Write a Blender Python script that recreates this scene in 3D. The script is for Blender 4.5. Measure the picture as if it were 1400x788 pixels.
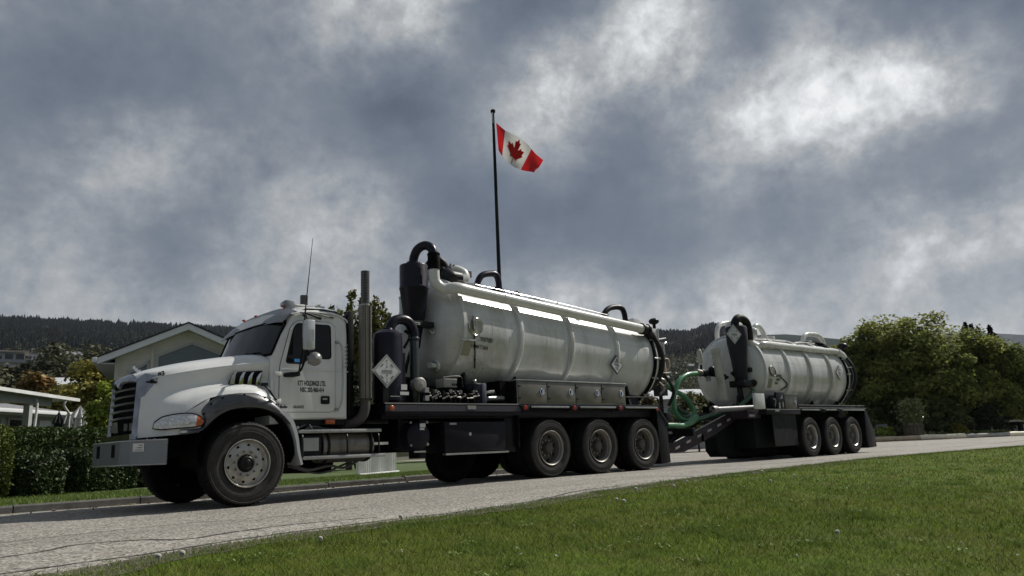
import bpy, bmesh, math, random
import numpy as np
from mathutils import Vector, Matrix, noise
S = bpy.context.scene; COL = S.collection
PI = math.pi; R = math.radians
random.seed(7); RNG = np.random.default_rng(7)
for o in list(bpy.data.objects): bpy.data.objects.remove(o)

# ------------------------------------------------------------------ camera
YAW, PITCH, ROLL, FOC, CY, CZ = 0.7422, 0.2064, 0.0417, 1044.6, -9.932, 0.5438
def cam_axes():
    f = Vector((math.sin(YAW)*math.cos(PITCH), math.cos(YAW)*math.cos(PITCH), math.sin(PITCH)))
    r = Vector((math.cos(YAW), -math.sin(YAW), 0)); u = r.cross(f)
    c, s = math.cos(ROLL), math.sin(ROLL)
    return c*r - s*u, s*r + c*u, f
RR, UU, FF = cam_axes()
cam = bpy.data.cameras.new('camera'); camo = bpy.data.objects.new('camera', cam); COL.objects.link(camo)
camo.matrix_world = Matrix(((RR.x, UU.x, -FF.x, 0), (RR.y, UU.y, -FF.y, CY), (RR.z, UU.z, -FF.z, CZ), (0, 0, 0, 1)))
cam.sensor_width = 36; cam.lens = FOC*36/1400; cam.clip_end = 20000; cam.clip_start = 0.05
S.camera = camo
def sky_dir(u, v):            # the direction in the world of a feature of the sky
    return (FF*FOC + RR*(u-700) - UU*(v-394)).normalized()

# ------------------------------------------------------------------ light
SUN_EL, SUN_AZ = R(45), R(-8)           # azimuth measured from +X (rear of the truck), towards -Y
sd = Vector((math.cos(SUN_EL)*math.cos(SUN_AZ), math.cos(SUN_EL)*math.sin(SUN_AZ), math.sin(SUN_EL)))
sl = bpy.data.lights.new('sun', 'SUN'); sl.energy = 4.8; sl.angle = R(0.53); sl.color = (1, .955, .88)
so = bpy.data.objects.new('sun', sl); COL.objects.link(so); so.rotation_euler = sd.to_track_quat('Z', 'Y').to_euler(); so.location = (0, 0, 60)
S.view_settings.view_transform = 'Standard'; S.view_settings.look = 'None'
S.view_settings.exposure = 0; S.view_settings.gamma = 1
# ------------------------------------------------------------------ sky: Nishita air above, a broken deck of rain cloud below it
W = bpy.data.worlds.new('World'); S.world = W; W.use_nodes = True
nt = W.node_tree; nt.nodes.clear()
class G:
    """tiny node-graph helper"""
    def __init__(s, nt): s.nt = nt
    def n(s, t, **k):
        x = s.nt.nodes.new(t)
        for a, b in k.items(): setattr(x, a, b)
        return x
    def put(s, sock, v):
        if hasattr(v, 'is_output') or isinstance(v, bpy.types.NodeSocket): s.nt.links.new(v, sock)
        elif v is not None: sock.default_value = v
    def m(s, op, a, b=None, c=None, clamp=False):
        x = s.n('ShaderNodeMath', operation=op, use_clamp=clamp)
        for i, v in enumerate((a, b, c)):
            if v is not None: s.put(x.inputs[i], v)
        return x.outputs[0]
    def v(s, op, a, b=None, c=None):
        x = s.n('ShaderNodeVectorMath', operation=op)
        s.put(x.inputs[0], a)
        if b is not None:
            if op == 'SCALE': s.put(x.inputs['Scale'], b)
            else: s.put(x.inputs[1], b)
        return x.outputs['Value'] if op in ('DOT_PRODUCT', 'LENGTH') else x.outputs[0]
    def noise(s, vec, scale, detail=4, rough=.55, dist=0, out='Fac', typ='FBM'):
        x = s.n('ShaderNodeTexNoise', noise_type=typ); s.put(x.inputs['Vector'], vec)
        x.inputs['Scale'].default_value = scale; x.inputs['Detail'].default_value = detail
        x.inputs['Roughness'].default_value = rough; x.inputs['Distortion'].default_value = dist
        return x.outputs[out]
    def ramp(s, f, pts, interp='LINEAR'):
        x = s.n('ShaderNodeValToRGB'); s.put(x.inputs[0], f); cr = x.color_ramp; cr.interpolation = interp
        while len(cr.elements) < len(pts): cr.elements.new(.5)
        for e, (p, c) in zip(cr.elements, pts): e.position = p; e.color = (*c, 1) if len(c) == 3 else c
        return x.outputs[0]
    def mix(s, f, a, b, mode='MIX'):
        x = s.n('ShaderNodeMix', data_type='RGBA', blend_type=mode)
        s.put(x.inputs[0], f); s.put(x.inputs[6], a if not isinstance(a, tuple) else (*a, 1)); s.put(x.inputs[7], b if not isinstance(b, tuple) else (*b, 1))
        return x.outputs[2]
    def sep(s, v): x = s.n('ShaderNodeSeparateXYZ'); s.put(x.inputs[0], v); return x.outputs
    def comb(s, a, b, c):
        x = s.n('ShaderNodeCombineXYZ')
        for i, q in enumerate((a, b, c)): s.put(x.inputs[i], q)
        return x.outputs[0]
    def mapr(s, f, a, b, c, d, smooth=False):
        x = s.n('ShaderNodeMapRange', interpolation_type='SMOOTHSTEP' if smooth else 'LINEAR'); s.put(x.inputs[0], f)
        for i, q in enumerate((a, b, c, d)): x.inputs[i+1].default_value = q
        return x.outputs[0]
def build_sky():
    g = G(nt)
    sky = g.n('ShaderNodeTexSky', sky_type='NISHITA', sun_disc=False, sun_elevation=SUN_EL, sun_rotation=PI/2 - SUN_AZ, altitude=400)
    bg1 = g.n('ShaderNodeBackground'); nt.links.new(sky.outputs[0], bg1.inputs[0]); bg1.inputs[1].default_value = .08
    tc = g.n('ShaderNodeTexCoord').outputs['Generated']
    d = g.v('NORMALIZE', tc)
    x, y, z = g.sep(d)
    # a cloud layer overhead: coordinates on a plane, so that clouds flatten towards the horizon
    k = g.m('DIVIDE', 1.0, g.m('ADD', g.m('MAXIMUM', z, 0.0), .42))
    pl = g.comb(g.m('MULTIPLY', x, k), g.m('MULTIPLY', y, k), g.m('MULTIPLY', z, .9))
    warp = g.v('SUBTRACT', g.noise(pl, 3.2, 6, .62, out='Color'), (.5, .5, .5))
    warp2 = g.v('SUBTRACT', g.noise(pl, 9.5, 7, .66, out='Color'), (.5, .5, .5))
    dw = g.v('NORMALIZE', g.v('ADD', g.v('ADD', d, g.v('SCALE', warp, .11)), g.v('SCALE', warp2, .065)))
    # cloud masses: (u, v) names the direction of a mass, w how much brighter or darker than the mean it is
    feats = [(1120,120,0.097), (1240,355,0.035), (905,65,0.198), (467,355,0.027), (93,400,0.022), (1000,440,0.119), (765,120,0.25), (620,215,-0.043), (500,20,0.054), (900,262,0.085), (1060,20,-0.014), (187,215,0.201), (93,65,-0.047), (1187,262,-0.103), (800,440,0.101), (1280,120,0.3), (1000,215,0.033), (467,120,-0.027), (700,20,-0.128), (280,440,0.074), (800,310,-0.044), (187,355,-0.015), (1390,310,0.171), (850,170,-0.247), (1000,355,0.048), (600,440,0.1), (600,20,0.164), (560,120,-0.136), (620,310,-0.022), (280,65,0.029), (1280,20,-0.106), (1300,215,-0.297), (0,170,-0.049), (525,262,0.174), (187,120,-0.12), (1390,120,-0.025), (1120,440,0.124), (1060,310,-0.056), (990,65,-0.164), (830,20,-0.24), (1373,400,-0.185), (280,310,-0.095), (373,310,0.082), (467,440,0.074), (900,355,-0.182), (1060,170,0.1), (1373,440,0.293), (700,355,-0.02), (1240,310,0.272), (900,440,0.046), (187,440,0.109), (0,310,-0.023), (373,400,0.054), (1280,440,0.214), (1373,20,-0.139), (187,20,0.023), (300,215,-0.0), (440,65,0.11), (0,20,0.028), (660,65,-0.183), (650,170,0.145), (700,262,-0.045), (900,20,0.174), (960,170,0.078), (1187,20,-0.125), (1240,215,-0.258), (1120,355,-0.14), (1280,400,-0.227), (760,65,0.257), (990,20,-0.196), (1187,170,0.126), (800,215,0.027), (1310,310,0.222), (187,310,-0.156), (560,170,-0.097), (680,120,-0.172), (1120,20,0.174), (1390,262,0.151), (1325,120,0.214), (650,400,0.027), (1390,170,-0.143), (1390,355,-0.162), (467,215,-0.046), (780,20,-0.136), (960,262,-0.081), (0,400,0.032), (93,120,-0.089), (120,215,0.072), (1175,310,0.116), (620,120,0.078), (830,400,0.101), (60,355,0.076), (240,215,0.091), (935,20,0.152), (850,65,0.083), (1300,355,-0.124), (1200,120,0.146), (1187,65,-0.127), (1060,120,0.081), (960,400,0.078), (770,355,-0.124), (760,400,0.084), (620,262,-0.1), (373,20,-0.084), (280,120,-0.068), (500,65,-0.12), (560,20,0.093), (560,355,-0.024), (440,20,0.085), (680,215,0.063), (93,20,0.052), (612,65,0.084)]
    tot = None
    for (u, v, w) in feats:
        c = sky_dir(u, v); e = g.m('EXPONENT', g.m('MULTIPLY_ADD', g.v('DOT_PRODUCT', dw, tuple(c)), 260.0, -260.0))
        tot = g.m('MULTIPLY', e, w) if tot is None else g.m('MULTIPLY_ADD', e, w, tot)
    f = g.m('ADD', .520, g.m('MULTIPLY', tot, 1.14))
    n1 = g.noise(g.v('ADD', pl, (3.1, 1.7, 0)), 2.6, 6, .5, .1)
    n2 = g.noise(g.v('ADD', d, g.v('SCALE', warp, .05)), 13.0, 8, .63, .15)
    n3 = g.noise(g.v('ADD', d, (9.1, 4.7, 0)), 40.0, 6, .6, .2)
    f = g.m('ADD', f, g.m('MULTIPLY', g.m('SUBTRACT', n1, .5), .09))
    amp = g.mapr(f, .45, .76, .13, .62)
    f = g.m('ADD', f, g.m('MULTIPLY', g.m('SUBTRACT', n2, .5), amp))
    f = g.m('ADD', f, g.m('MULTIPLY', g.m('MULTIPLY', g.m('SUBTRACT', n3, .5), amp), .6))
    col = g.ramp(f, [(0.20, (.035, .045, .066)), (.35, (.082, .105, .146)), (.42, (.124, .153, .200)), (.50, (.186, .214, .256)), (.60, (.295, .320, .352)),
                     (.70, (.440, .452, .460)), (.80, (.625, .640, .650)), (.95, (.93, .94, .945))])
    bg2 = g.n('ShaderNodeBackground'); nt.links.new(col, bg2.inputs[0]); bg2.inputs[1].default_value = 1.0
    ms = g.n('ShaderNodeMixShader'); ms.inputs[0].default_value = .95
    nt.links.new(bg1.outputs[0], ms.inputs[1]); nt.links.new(bg2.outputs[0], ms.inputs[2])
    out = g.n('ShaderNodeOutputWorld'); nt.links.new(ms.outputs[0], out.inputs[0])
build_sky()

# ------------------------------------------------------------------ mesh builder
class MB:
    def __init__(s): s.v = []; s.f = []; s.mi = []; s.uv = None
    def add(s, vs, fs, mi=0):
        n = len(s.v); s.v += [tuple(q) for q in vs]; s.f += [tuple(i+n for i in f) for f in fs]; s.mi += [mi]*len(fs); return s
    def box(s, x0, x1, y0, y1, z0, z1, mi=0, M=None):
        vs = [Vector((x, y, z)) for x in (x0, x1) for y in (y0, y1) for z in (z0, z1)]
        if M is not None: vs = [M @ q for q in vs]
        return s.add(vs, [(0, 1, 3, 2), (4, 6, 7, 5), (0, 4, 5, 1), (2, 3, 7, 6), (0, 2, 6, 4), (1, 5, 7, 3)], mi)
    def cyl(s, p0, p1, r0, r1=None, n=16, caps=True, mi=0):
        r1 = r0 if r1 is None else r1; p0 = Vector(p0); p1 = Vector(p1); a = (p1-p0).normalized()
        t = Vector((0, 0, 1)) if abs(a.z) < .9 else Vector((1, 0, 0)); b = a.cross(t).normalized(); c = a.cross(b)
        vs = []
        for p, r in ((p0, r0), (p1, r1)):
            for i in range(n):
                an = 2*PI*i/n; vs.append(p + b*r*math.cos(an) + c*r*math.sin(an))
        fs = [(i, (i+1) % n, n+(i+1) % n, n+i) for i in range(n)]
        if caps: fs += [tuple(range(n-1, -1, -1)), tuple(range(n, 2*n))]
        return s.add(vs, fs, mi)
    def tube(s, pts, r, n=10, smooth=6, caps=True, mi=0):
        P = catmull(pts, smooth) if smooth else [Vector(q) for q in pts]
        rr = r if callable(r) else (lambda t: r)
        T = [(P[min(i+1, len(P)-1)]-P[max(i-1, 0)]).normalized() for i in range(len(P))]
        up = Vector((0, 0, 1)) if abs(T[0].z) < .9 else Vector((1, 0, 0)); b = T[0].cross(up).normalized(); vs = []
        for i, (p, t) in enumerate(zip(P, T)):
            b = (b - t*b.dot(t)).normalized(); c = t.cross(b); q = rr(i/(len(P)-1))
            vs += [p + b*q*math.cos(2*PI*k/n) + c*q*math.sin(2*PI*k/n) for k in range(n)]
        fs = [(i*n+k, i*n+(k+1) % n, (i+1)*n+(k+1) % n, (i+1)*n+k) for i in range(len(P)-1) for k in range(n)]
        if caps: fs += [tuple(range(n-1, -1, -1)), tuple(range((len(P)-1)*n, len(P)*n))]
        return s.add(vs, fs, mi)
    def lathe(s, prof, o, a, n=32, mi=0, closed=False, ang=(0, 2*PI), rf=None):
        """prof: (along axis, radius)"""
        o = Vector(o); a = Vector(a).normalized(); t = Vector((0, 0, 1)) if abs(a.z) < .9 else Vector((1, 0, 0)); b = a.cross(t).normalized(); c = a.cross(b)
        full = abs(ang[1]-ang[0]-2*PI) < 1e-6; m = n if full else n+1; vs = []
        for j, (h, r) in enumerate(prof):
            for i in range(m):
                an = ang[0]+(ang[1]-ang[0])*i/n; q = r if rf is None else rf(j, i, r)
                vs.append(o + a*h + b*q*math.cos(an) + c*q*math.sin(an))
        k = len(prof); fs = []
        for j in range(k if closed else k-1):
            for i in range(n):
                i2 = (i+1) % m if full else i+1; j2 = (j+1) % k
                fs.append((j*m+i, j*m+i2, j2*m+i2, j2*m+i))
        return s.add(vs, fs, mi)
    def prism(s, poly, axis, a, b, mi=0):
        """poly in the two other axes, extruded along axis from a to b"""
        def P(q, t): return {'x': (t, q[0], q[1]), 'y': (q[0], t, q[1]), 'z': (q[0], q[1], t)}[axis]
        n = len(poly); vs = [P(q, a) for q in poly]+[P(q, b) for q in poly]
        fs = [(i, (i+1) % n, n+(i+1) % n, n+i) for i in range(n)]+[tuple(range(n-1, -1, -1)), tuple(range(n, 2*n))]
        return s.add(vs, fs, mi)
    def loft(s, secs, closed=False, caps=False, mi=0):
        n = len(secs[0]); vs = [q for c in secs for q in c]
        fs = [(j*n+i, j*n+(i+1) % n, (j+1)*n+(i+1) % n, (j+1)*n+i) for j in range(len(secs)-1) for i in range(n if closed else n-1)]
        if caps: fs += [tuple(range(n-1, -1, -1)), tuple(range((len(secs)-1)*n, len(secs)*n))]
        return s.add(vs, fs, mi)
    def sphere(s, c, r, n=12, m=8, sc=(1, 1, 1), mi=0):
        prof = [(-math.cos(PI*j/m)*r, max(math.sin(PI*j/m)*r, 1e-4)) for j in range(m+1)]
        k = len(s.v); s.lathe(prof, (0, 0, 0), (0, 0, 1), n, mi)
        for i in range(k, len(s.v)): q = s.v[i]; s.v[i] = (c[0]+q[0]*sc[0], c[1]+q[1]*sc[1], c[2]+q[2]*sc[2])
        return s
def catmull(pts, k):
    P = [Vector(q) for q in pts]
    if len(P) < 3: return P
    Q = [P[0]*2-P[1]]+P+[P[-1]*2-P[-2]]; out = []
    for i in range(1, len(Q)-2):
        a, b, c, d = Q[i-1:i+3]
        for j in range(k):
            t = j/k; out.append(.5*((2*b)+(c-a)*t+(2*a-5*b+4*c-d)*t*t+(3*b-a-3*c+d)*t**3))
    return out+[P[-1]]
ORIG = {}
def origin(o):
    return ORIG.get(o.name, Vector((0, 0, 0))) if o else Vector((0, 0, 0))
def fin(me, smooth, normals=True):
    if normals:
        bm = bmesh.new(); bm.from_mesh(me); bmesh.ops.remove_doubles(bm, verts=bm.verts, dist=1e-5); bmesh.ops.recalc_face_normals(bm, faces=bm.faces); bm.to_mesh(me); bm.free()
    if smooth:
        me.polygons.foreach_set('use_smooth', [True]*len(me.polygons)); me.set_sharp_from_angle(angle=R(smooth))
def obj(name, mb, m, parent=None, smooth=35, bev=0, seg=2, kind=None, label=None, rot=None):
    me = bpy.data.meshes.new(name); o0 = origin(parent)
    me.from_pydata([(a-o0.x, b-o0.y, c-o0.z) for a, b, c in mb.v], [], mb.f)
    ms = m if isinstance(m, (list, tuple)) else [m]
    for q in ms: me.materials.append(q)
    if len(ms) > 1: me.polygons.foreach_set('material_index', mb.mi)
    if bev:
        bm = bmesh.new(); bm.from_mesh(me); bmesh.ops.recalc_face_normals(bm, faces=bm.faces)
        es = [e for e in bm.edges if len(e.link_faces) == 2 and e.calc_face_angle(0) > R(28)]
        bmesh.ops.bevel(bm, geom=es, offset=bev, segments=seg, affect='EDGES', profile=.5, clamp_overlap=True); bm.to_mesh(me); bm.free()
        fin(me, smooth, False)
    else: fin(me, smooth)
    o = bpy.data.objects.new(name, me); COL.objects.link(o)
    if parent: o.parent = parent; ORIG[o.name] = o0
    if kind: o['kind'] = kind
    if label: o['label'] = label
    return o
def tag(o, label, cat, group=None, kind=None):
    o['label'] = label; o['category'] = cat
    if group: o['group'] = group
    if kind: o['kind'] = kind
    return o
def thing(name, loc, label, cat, group=None):
    o = bpy.data.objects.new(name, None); COL.objects.link(o); o.location = loc; o.empty_display_size = .2
    ORIG[o.name] = Vector(loc); return tag(o, label, cat, group)
def struct(name, mb, m, smooth=35, **k):
    return obj(name, mb, m, None, smooth, kind='structure', **k)
def copy_tree(o, parent=None, delta=None):
    c = o.copy(); COL.objects.link(c)
    if parent: c.parent = parent
    if delta is not None: c.location = Vector(o.location)+Vector(delta)
    for ch in o.children: copy_tree(ch, c)
    return c

# ------------------------------------------------------------------ materials
MATS = {}
def mat(name, col, rough=.5, metal=0, var=.12, vs=3.0, bump=0, bs=60, dirt=0, dirtcol=(.12, .10, .08), coat=0, spec=.5, leaf=0, trans=0, island=0, col2=None, ds=1.2, bd=.01, streak=False):
    m = bpy.data.materials.new(name); m.use_nodes = True; nt = m.node_tree; g = G(nt); b = nt.nodes['Principled BSDF']; MATS[name] = m
    tc = g.n('ShaderNodeTexCoord').outputs['Object']
    n = g.noise(tc, vs, 5, .6)
    k = g.mapr(n, .3, .7, 1-var, 1+var)
    c = g.mix(1.0, (*col,), g.comb(k, k, k), 'MULTIPLY')
    if col2: c = g.mix(g.mapr(g.noise(tc, vs*.5, 4, .6), .4, .62, 0, 1, True), c, col2)
    if island:
        ri = g.n('ShaderNodeNewGeometry').outputs['Random Per Island']
        kk = g.mapr(ri, 0, 1, 1-island, 1+island); c = g.mix(1.0, c, g.comb(kk, kk, g.m('MULTIPLY', kk, .9)), 'MULTIPLY')
    if dirt:
        vec = tc
        if streak:
            mp = g.n('ShaderNodeMapping'); nt.links.new(tc, mp.inputs[0]); mp.inputs['Scale'].default_value = (1, 1, .18); vec = mp.outputs[0]
        dn = g.noise(vec, ds, 8, .68, .4)
        c = g.mix(g.m('MULTIPLY', g.mapr(dn, .46, .72, 0, 1, True), dirt), c, dirtcol)
    nt.links.new(c, b.inputs['Base Color'])
    b.inputs['Metallic'].default_value = metal
    rn = g.mapr(g.noise(tc, vs*2.3, 6, .65), .3, .7, max(rough*.8, .02), min(rough*1.2, 1)); nt.links.new(rn, b.inputs['Roughness'])
    b.inputs['Coat Weight'].default_value = coat; b.inputs['Coat Roughness'].default_value = .12; b.inputs['Specular IOR Level'].default_value = spec
    if bump:
        bp = g.n('ShaderNodeBump'); bp.inputs['Strength'].default_value = bump; bp.inputs['Distance'].default_value = bd
        nt.links.new(g.noise(tc, bs, 6, .6), bp.inputs['Height']); nt.links.new(bp.outputs[0], b.inputs['Normal'])
    if trans:
        t = g.n('ShaderNodeBsdfTranslucent'); nt.links.new(c, t.inputs[0]); mx = g.n('ShaderNodeMixShader'); mx.inputs[0].default_value = trans
        o = nt.nodes['Material Output']; nt.links.new(b.outputs[0], mx.inputs[1]); nt.links.new(t.outputs[0], mx.inputs[2]); nt.links.new(mx.outputs[0], o.inputs[0])
    return m
white = mat('truck_white', (.66, .665, .65), .22, var=.05, coat=.35, dirt=.25, dirtcol=(.36, .33, .27), ds=1.6, streak=True)
tankw = mat('tank_white', (.60, .605, .59), .24, var=.07, vs=1.2, coat=.3, dirt=.7, dirtcol=(.30, .28, .225), ds=1.3, streak=True, bump=.16, bs=1.9, bd=.03)
tankh = mat('tank_head_white', (.52, .525, .50), .28, var=.06, coat=.2, dirt=.5, dirtcol=(.30, .27, .2), ds=1.4, streak=True)
pipew = mat('pipe_white', (.62, .62, .59), .28, var=.06, dirt=.25, dirtcol=(.3, .28, .22))
grillec = mat('grille_chrome', (.30, .31, .335), .22, 1, var=.25, vs=9, dirt=.4, dirtcol=(.10, .10, .10))
chrome = mat('chrome', (.62, .63, .66), .14, 1, var=.05, dirt=.3, dirtcol=(.2, .2, .2))
alu = mat('brushed_aluminium', (.46, .46, .45), .32, 1, var=.10, vs=8, dirt=.35, dirtcol=(.2, .19, .17))
alud = mat('dull_aluminium', (.36, .36, .345), .48, .85, var=.12, vs=6, dirt=.4, dirtcol=(.14, .13, .11), bump=.15, bs=90, bd=.002)
rimm = mat('rim_alloy', (.40, .39, .355), .40, .85, var=.15, dirt=.6, dirtcol=(.15, .12, .08), ds=4)
rimh = mat('rim_dark', (.085, .078, .068), .55, .3, var=.2, dirt=.5, dirtcol=(.04, .034, .028), ds=5)
rimd = mat('rim_dusty', (.28, .265, .24), .5, .5, var=.15, dirt=.5, dirtcol=(.09, .075, .06), ds=5)
grey = mat('bumper_grey', (.20, .215, .23), .42, .45, var=.08, dirt=.3, dirtcol=(.1, .1, .1), bump=.1, bs=40, bd=.003)
flare = mat('fender_flare_grey', (.055, .058, .065), .36, var=.10, vs=5, dirt=.45, dirtcol=(.22, .22, .22), ds=3)
black = mat('black_paint', (.005, .005, .006), .45, var=.2, dirt=.3, dirtcol=(.014, .012, .011), ds=3, spec=.22)
blackm = mat('black_matte', (.004, .004, .004), .85, var=.2, dirt=.3, dirtcol=(.010, .009, .008), spec=.1)
purple = mat('dark_purple_paint', (.005, .0035, .014), .36, var=.15, spec=.25, coat=.06, dirt=.25, dirtcol=(.03, .028, .03))
deckm = mat('deck_purple_steel', (.006, .0045, .009), .5, var=.2, dirt=.4, dirtcol=(.016, .014, .014), ds=4, spec=.2)
tread = mat('tyre_tread', (.009, .009, .009), .85, spec=.15, var=.2, dirt=.3, dirtcol=(.022, .02, .017), ds=6)
rubber = mat('tyre_rubber', (.036, .035, .033), .8, spec=.2, var=.2, vs=9, dirt=.6, dirtcol=(.050, .045, .038), ds=6, bump=.2, bs=50, bd=.004)
glass = mat('window_glass', (.004, .006, .006), .04, var=.1, spec=.28)
lens = mat('lamp_lens', (.55, .57, .58), .12, .3, var=.3, vs=40)
amber = mat('amber_lens', (.38, .085, .02), .2, var=.1)
red = mat('red_lens', (.30, .03, .03), .2, var=.1)
decal = mat('black_decal', (.02, .02, .022), .5, var=.05)
stick = mat('sticker_white', (.6, .6, .58), .5, var=.05)
placm = mat('placard_white', (.55, .56, .55), .4, var=.06, dirt=.2, dirtcol=(.3, .3, .28))
green = mat('green_hose', (.055, .20, .085), .33, var=.12, vs=5, dirt=.35, dirtcol=(.12, .13, .09))
greend = mat('green_hose_dark', (.035, .095, .05), .4, var=.12, dirt=.4, dirtcol=(.05, .05, .04))
creamvalve = mat('cream_valve', (.42, .33, .24), .5, dirt=.4, dirtcol=(.18, .1, .06), ds=6)
bluep = mat('blue_paint', (.05, .12, .22), .4)
brass = mat('valve_steel', (.22, .21, .19), .4, .75, var=.4, vs=14, dirt=.6, dirtcol=(.03, .03, .03), ds=9)
# perforated stainless shroud
def perf():
    m = mat('perforated_steel', (.19, .175, .15), .48, .75, var=.1); nt = m.node_tree; g = G(nt); b = nt.nodes['Principled BSDF']
    tc = g.n('ShaderNodeTexCoord').outputs['Object']; x, y, z = g.sep(tc)
    w = g.n('ShaderNodeTexVoronoi', feature='F1'); w.inputs['Scale'].default_value = 42; w.inputs['Randomness'].default_value = 0.0; nt.links.new(tc, w.inputs['Vector'])
    h = g.m('LESS_THAN', w.outputs['Distance'], .30)
    src = b.inputs['Base Color'].links[0].from_socket
    nt.links.new(g.mix(h, src, (.02, .02, .02)), b.inputs['Base Color']); nt.links.new(g.m('MULTIPLY', g.m('SUBTRACT', 1.0, h), .85), b.inputs['Metallic'])
    return m
perfm = perf()
FONT = None
def text(s, size, loc, xdir, ydir, m, parent, name='lettering', spacing=1.0, xs=1.0, bold=0.0):
    """flat lettering as a mesh; loc = left end of the baseline"""
    cu = bpy.data.curves.new('t', 'FONT'); cu.body = s; cu.size = size; cu.space_character = spacing; cu.offset = bold; cu.extrude = .0008; cu.resolution_u = 3
    to = bpy.data.objects.new('t', cu); COL.objects.link(to); bpy.context.view_layer.update()
    me = bpy.data.meshes.new_from_object(to.evaluated_get(bpy.context.evaluated_depsgraph_get())); bpy.data.objects.remove(to)
    X = Vector(xdir).normalized(); Y = Vector(ydir).normalized(); Z = X.cross(Y); o0 = origin(parent); L = Vector(loc)-o0
    me.name = name; me.transform(Matrix(((X.x*xs, Y.x, Z.x, L.x), (X.y*xs, Y.y, Z.y, L.y), (X.z*xs, Y.z, Z.z, L.z), (0, 0, 0, 1))))
    me.materials.clear(); me.materials.append(m)
    o = bpy.data.objects.new(name, me); COL.objects.link(o); o.parent = parent; ORIG[o.name] = o0; return o
# ================================================================== WHEELS (built round their own hub, axis +Y = inwards)
def tyre_mb(Rr, w, lugs=64, y0=0.0):
    t = MB(); q = Rr
    prof = [(y0+.035, .292), (y0+.012, .312), (y0-.004, .36), (y0-.012, q*.80), (y0-.006, q*.90), (y0+.012, q*.955), (y0+.03, q*.985), (y0+.055, q), (y0+w*.5, q+.004),
            (y0+w-.055, q), (y0+w-.03, q*.985), (y0+w-.012, q*.955), (y0+w+.008, q*.85), (y0+w, .36), (y0+w-.03, .30)]
    def rf(j, i, r):
        if j in (5, 6, 7, 8, 9, 10, 11) and i % 3 == 0: return r-(.004, .010, .014, .004, .014, .010, .004)[j-5]
        return r
    t.lathe(prof, (0, 0, 0), (0, 1, 0), lugs*3, rf=rf); t.mi = [1 if (i//(lugs*3)) > 4 else 0 for i in range(len(t.mi))]
    # raised ring and lettering blocks on the side wall
    t.lathe([(y0-.0145, q*.735), (y0-.0175, q*.745), (y0-.0145, q*.755)], (0, 0, 0), (0, 1, 0), 96)
    t.lathe([(y0-.009, q*.905), (y0-.0125, q*.915), (y0-.005, q*.925)], (0, 0, 0), (0, 1, 0), 96)
    return t
def place_sub(name, mb, m, parent, **k):
    o = obj(name, mb, m, None, **k); o.parent = parent; return o
def make_wheel(kind, root, loc):
    if kind == 'steer':
        d = MB().lathe([(.012, .30), (.03, .285), (.05, .262), (.046, .235), (.034, .19), (.036, .15), (.04, .115)], (0, 0, 0), (0, 1, 0), 64)
        disc = obj('wheel', d, rimm, None)
        place_sub('rim', MB().lathe([(.034, .292), (.0, .302), (-.014, .309), (-.016, .300), (.004, .288), (.03, .283)], (0, 0, 0), (0, 1, 0), 64), rimm, disc)
        place_sub('tyre', tyre_mb(.54, .38), [rubber, tread], disc)
        place_sub('hub', MB().lathe([(.05, .112), (.02, .108), (-.005, .092), (-.015, .075), (-.01, .05), (-.02, .04), (-.024, .0005)], (0, 0, 0), (0, 1, 0), 32), black, disc)
        h = MB(); b = MB()
        for i in range(10):
            a = 2*PI*(i+.3)/10; h.cyl((math.cos(a)*.232, .0425, math.sin(a)*.232), (math.cos(a)*.232, .08, math.sin(a)*.232), .020, n=14)
            a = 2*PI*(i+.8)/10; c, s = math.cos(a), math.sin(a)
            b.cyl((c*.152, .04, s*.152), (c*.152, .0, s*.152), .0165, n=6); b.cyl((c*.152, .0, s*.152), (c*.152, -.018, s*.152), .009, n=8)
        place_sub('hand_holes', h, blackm, disc, kind='stuff'); place_sub('lug_nuts', b, rimd, disc, kind='stuff')
    else:
        light = kind == 'trailer'
        rm = rimm if light else rimd
        d = MB().lathe([(.165, .278), (.172, .262), (.176, .23), (.155, .19), (.15, .15), (.15, .10)], (0, 0, 0), (0, 1, 0), 48)
        disc = obj('wheel', d, rimd if light else rimh, None)
        place_sub('rim', MB().lathe([(.034, .29), (.012, .298), (-.002, .306), (-.006, .300), (.006, .288), (.03, .279), (.06, .276), (.065, .268), (.10, .264), (.166, .272), (.166, .279)], (0, 0, 0), (0, 1, 0), 48), rm, disc)
        place_sub('tyre', tyre_mb(.52, .27, 54), [rubber, tread], disc)
        place_sub('inner_tyre', tyre_mb(.515, .27, 30, .33), tread, disc)
        place_sub('hub', MB().lathe([(.15, .105), (.12, .10), (.05, .085), (.045, .06), (.035, .055), (.03, .0005)], (0, 0, 0), (0, 1, 0), 28), rimh, disc)
        h = MB(); b = MB()
        for i in range(8):
            a = 2*PI*(i+.3)/8; n = Vector((math.cos(a), 0, math.sin(a))); h.cyl(n*.218+Vector((0, .162, 0)), n*.218+Vector((0, .19, 0)), .027, n=14)
        for i in range(10):
            a = 2*PI*(i+.8)/10; c, s = math.cos(a), math.sin(a); b.cyl((c*.142, .155, s*.142), (c*.142, .115, s*.142), .0165, n=6)
        place_sub('hand_holes', h, blackm, disc, kind='stuff'); place_sub('lug_nuts', b, rimd, disc, kind='stuff')
    place_sub('brake_drum', MB().lathe([(.20, .001), (.20, .20), (.24, .27), (.37 if kind == 'steer' else .61, .285), (.38 if kind == 'steer' else .62, .001)], (0, 0, 0), (0, 1, 0), 32), blackm, disc)
    disc.parent = root; disc.location = Vector(loc)-origin(root); return disc
def far_copy(w, root, y, dz=-.008):
    c = copy_tree(w, root); l = Vector(w.location)
    c.rotation_euler = (0, 0, PI); c.location = (l.x, y-origin(root).y, l.z+dz); return c
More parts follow.
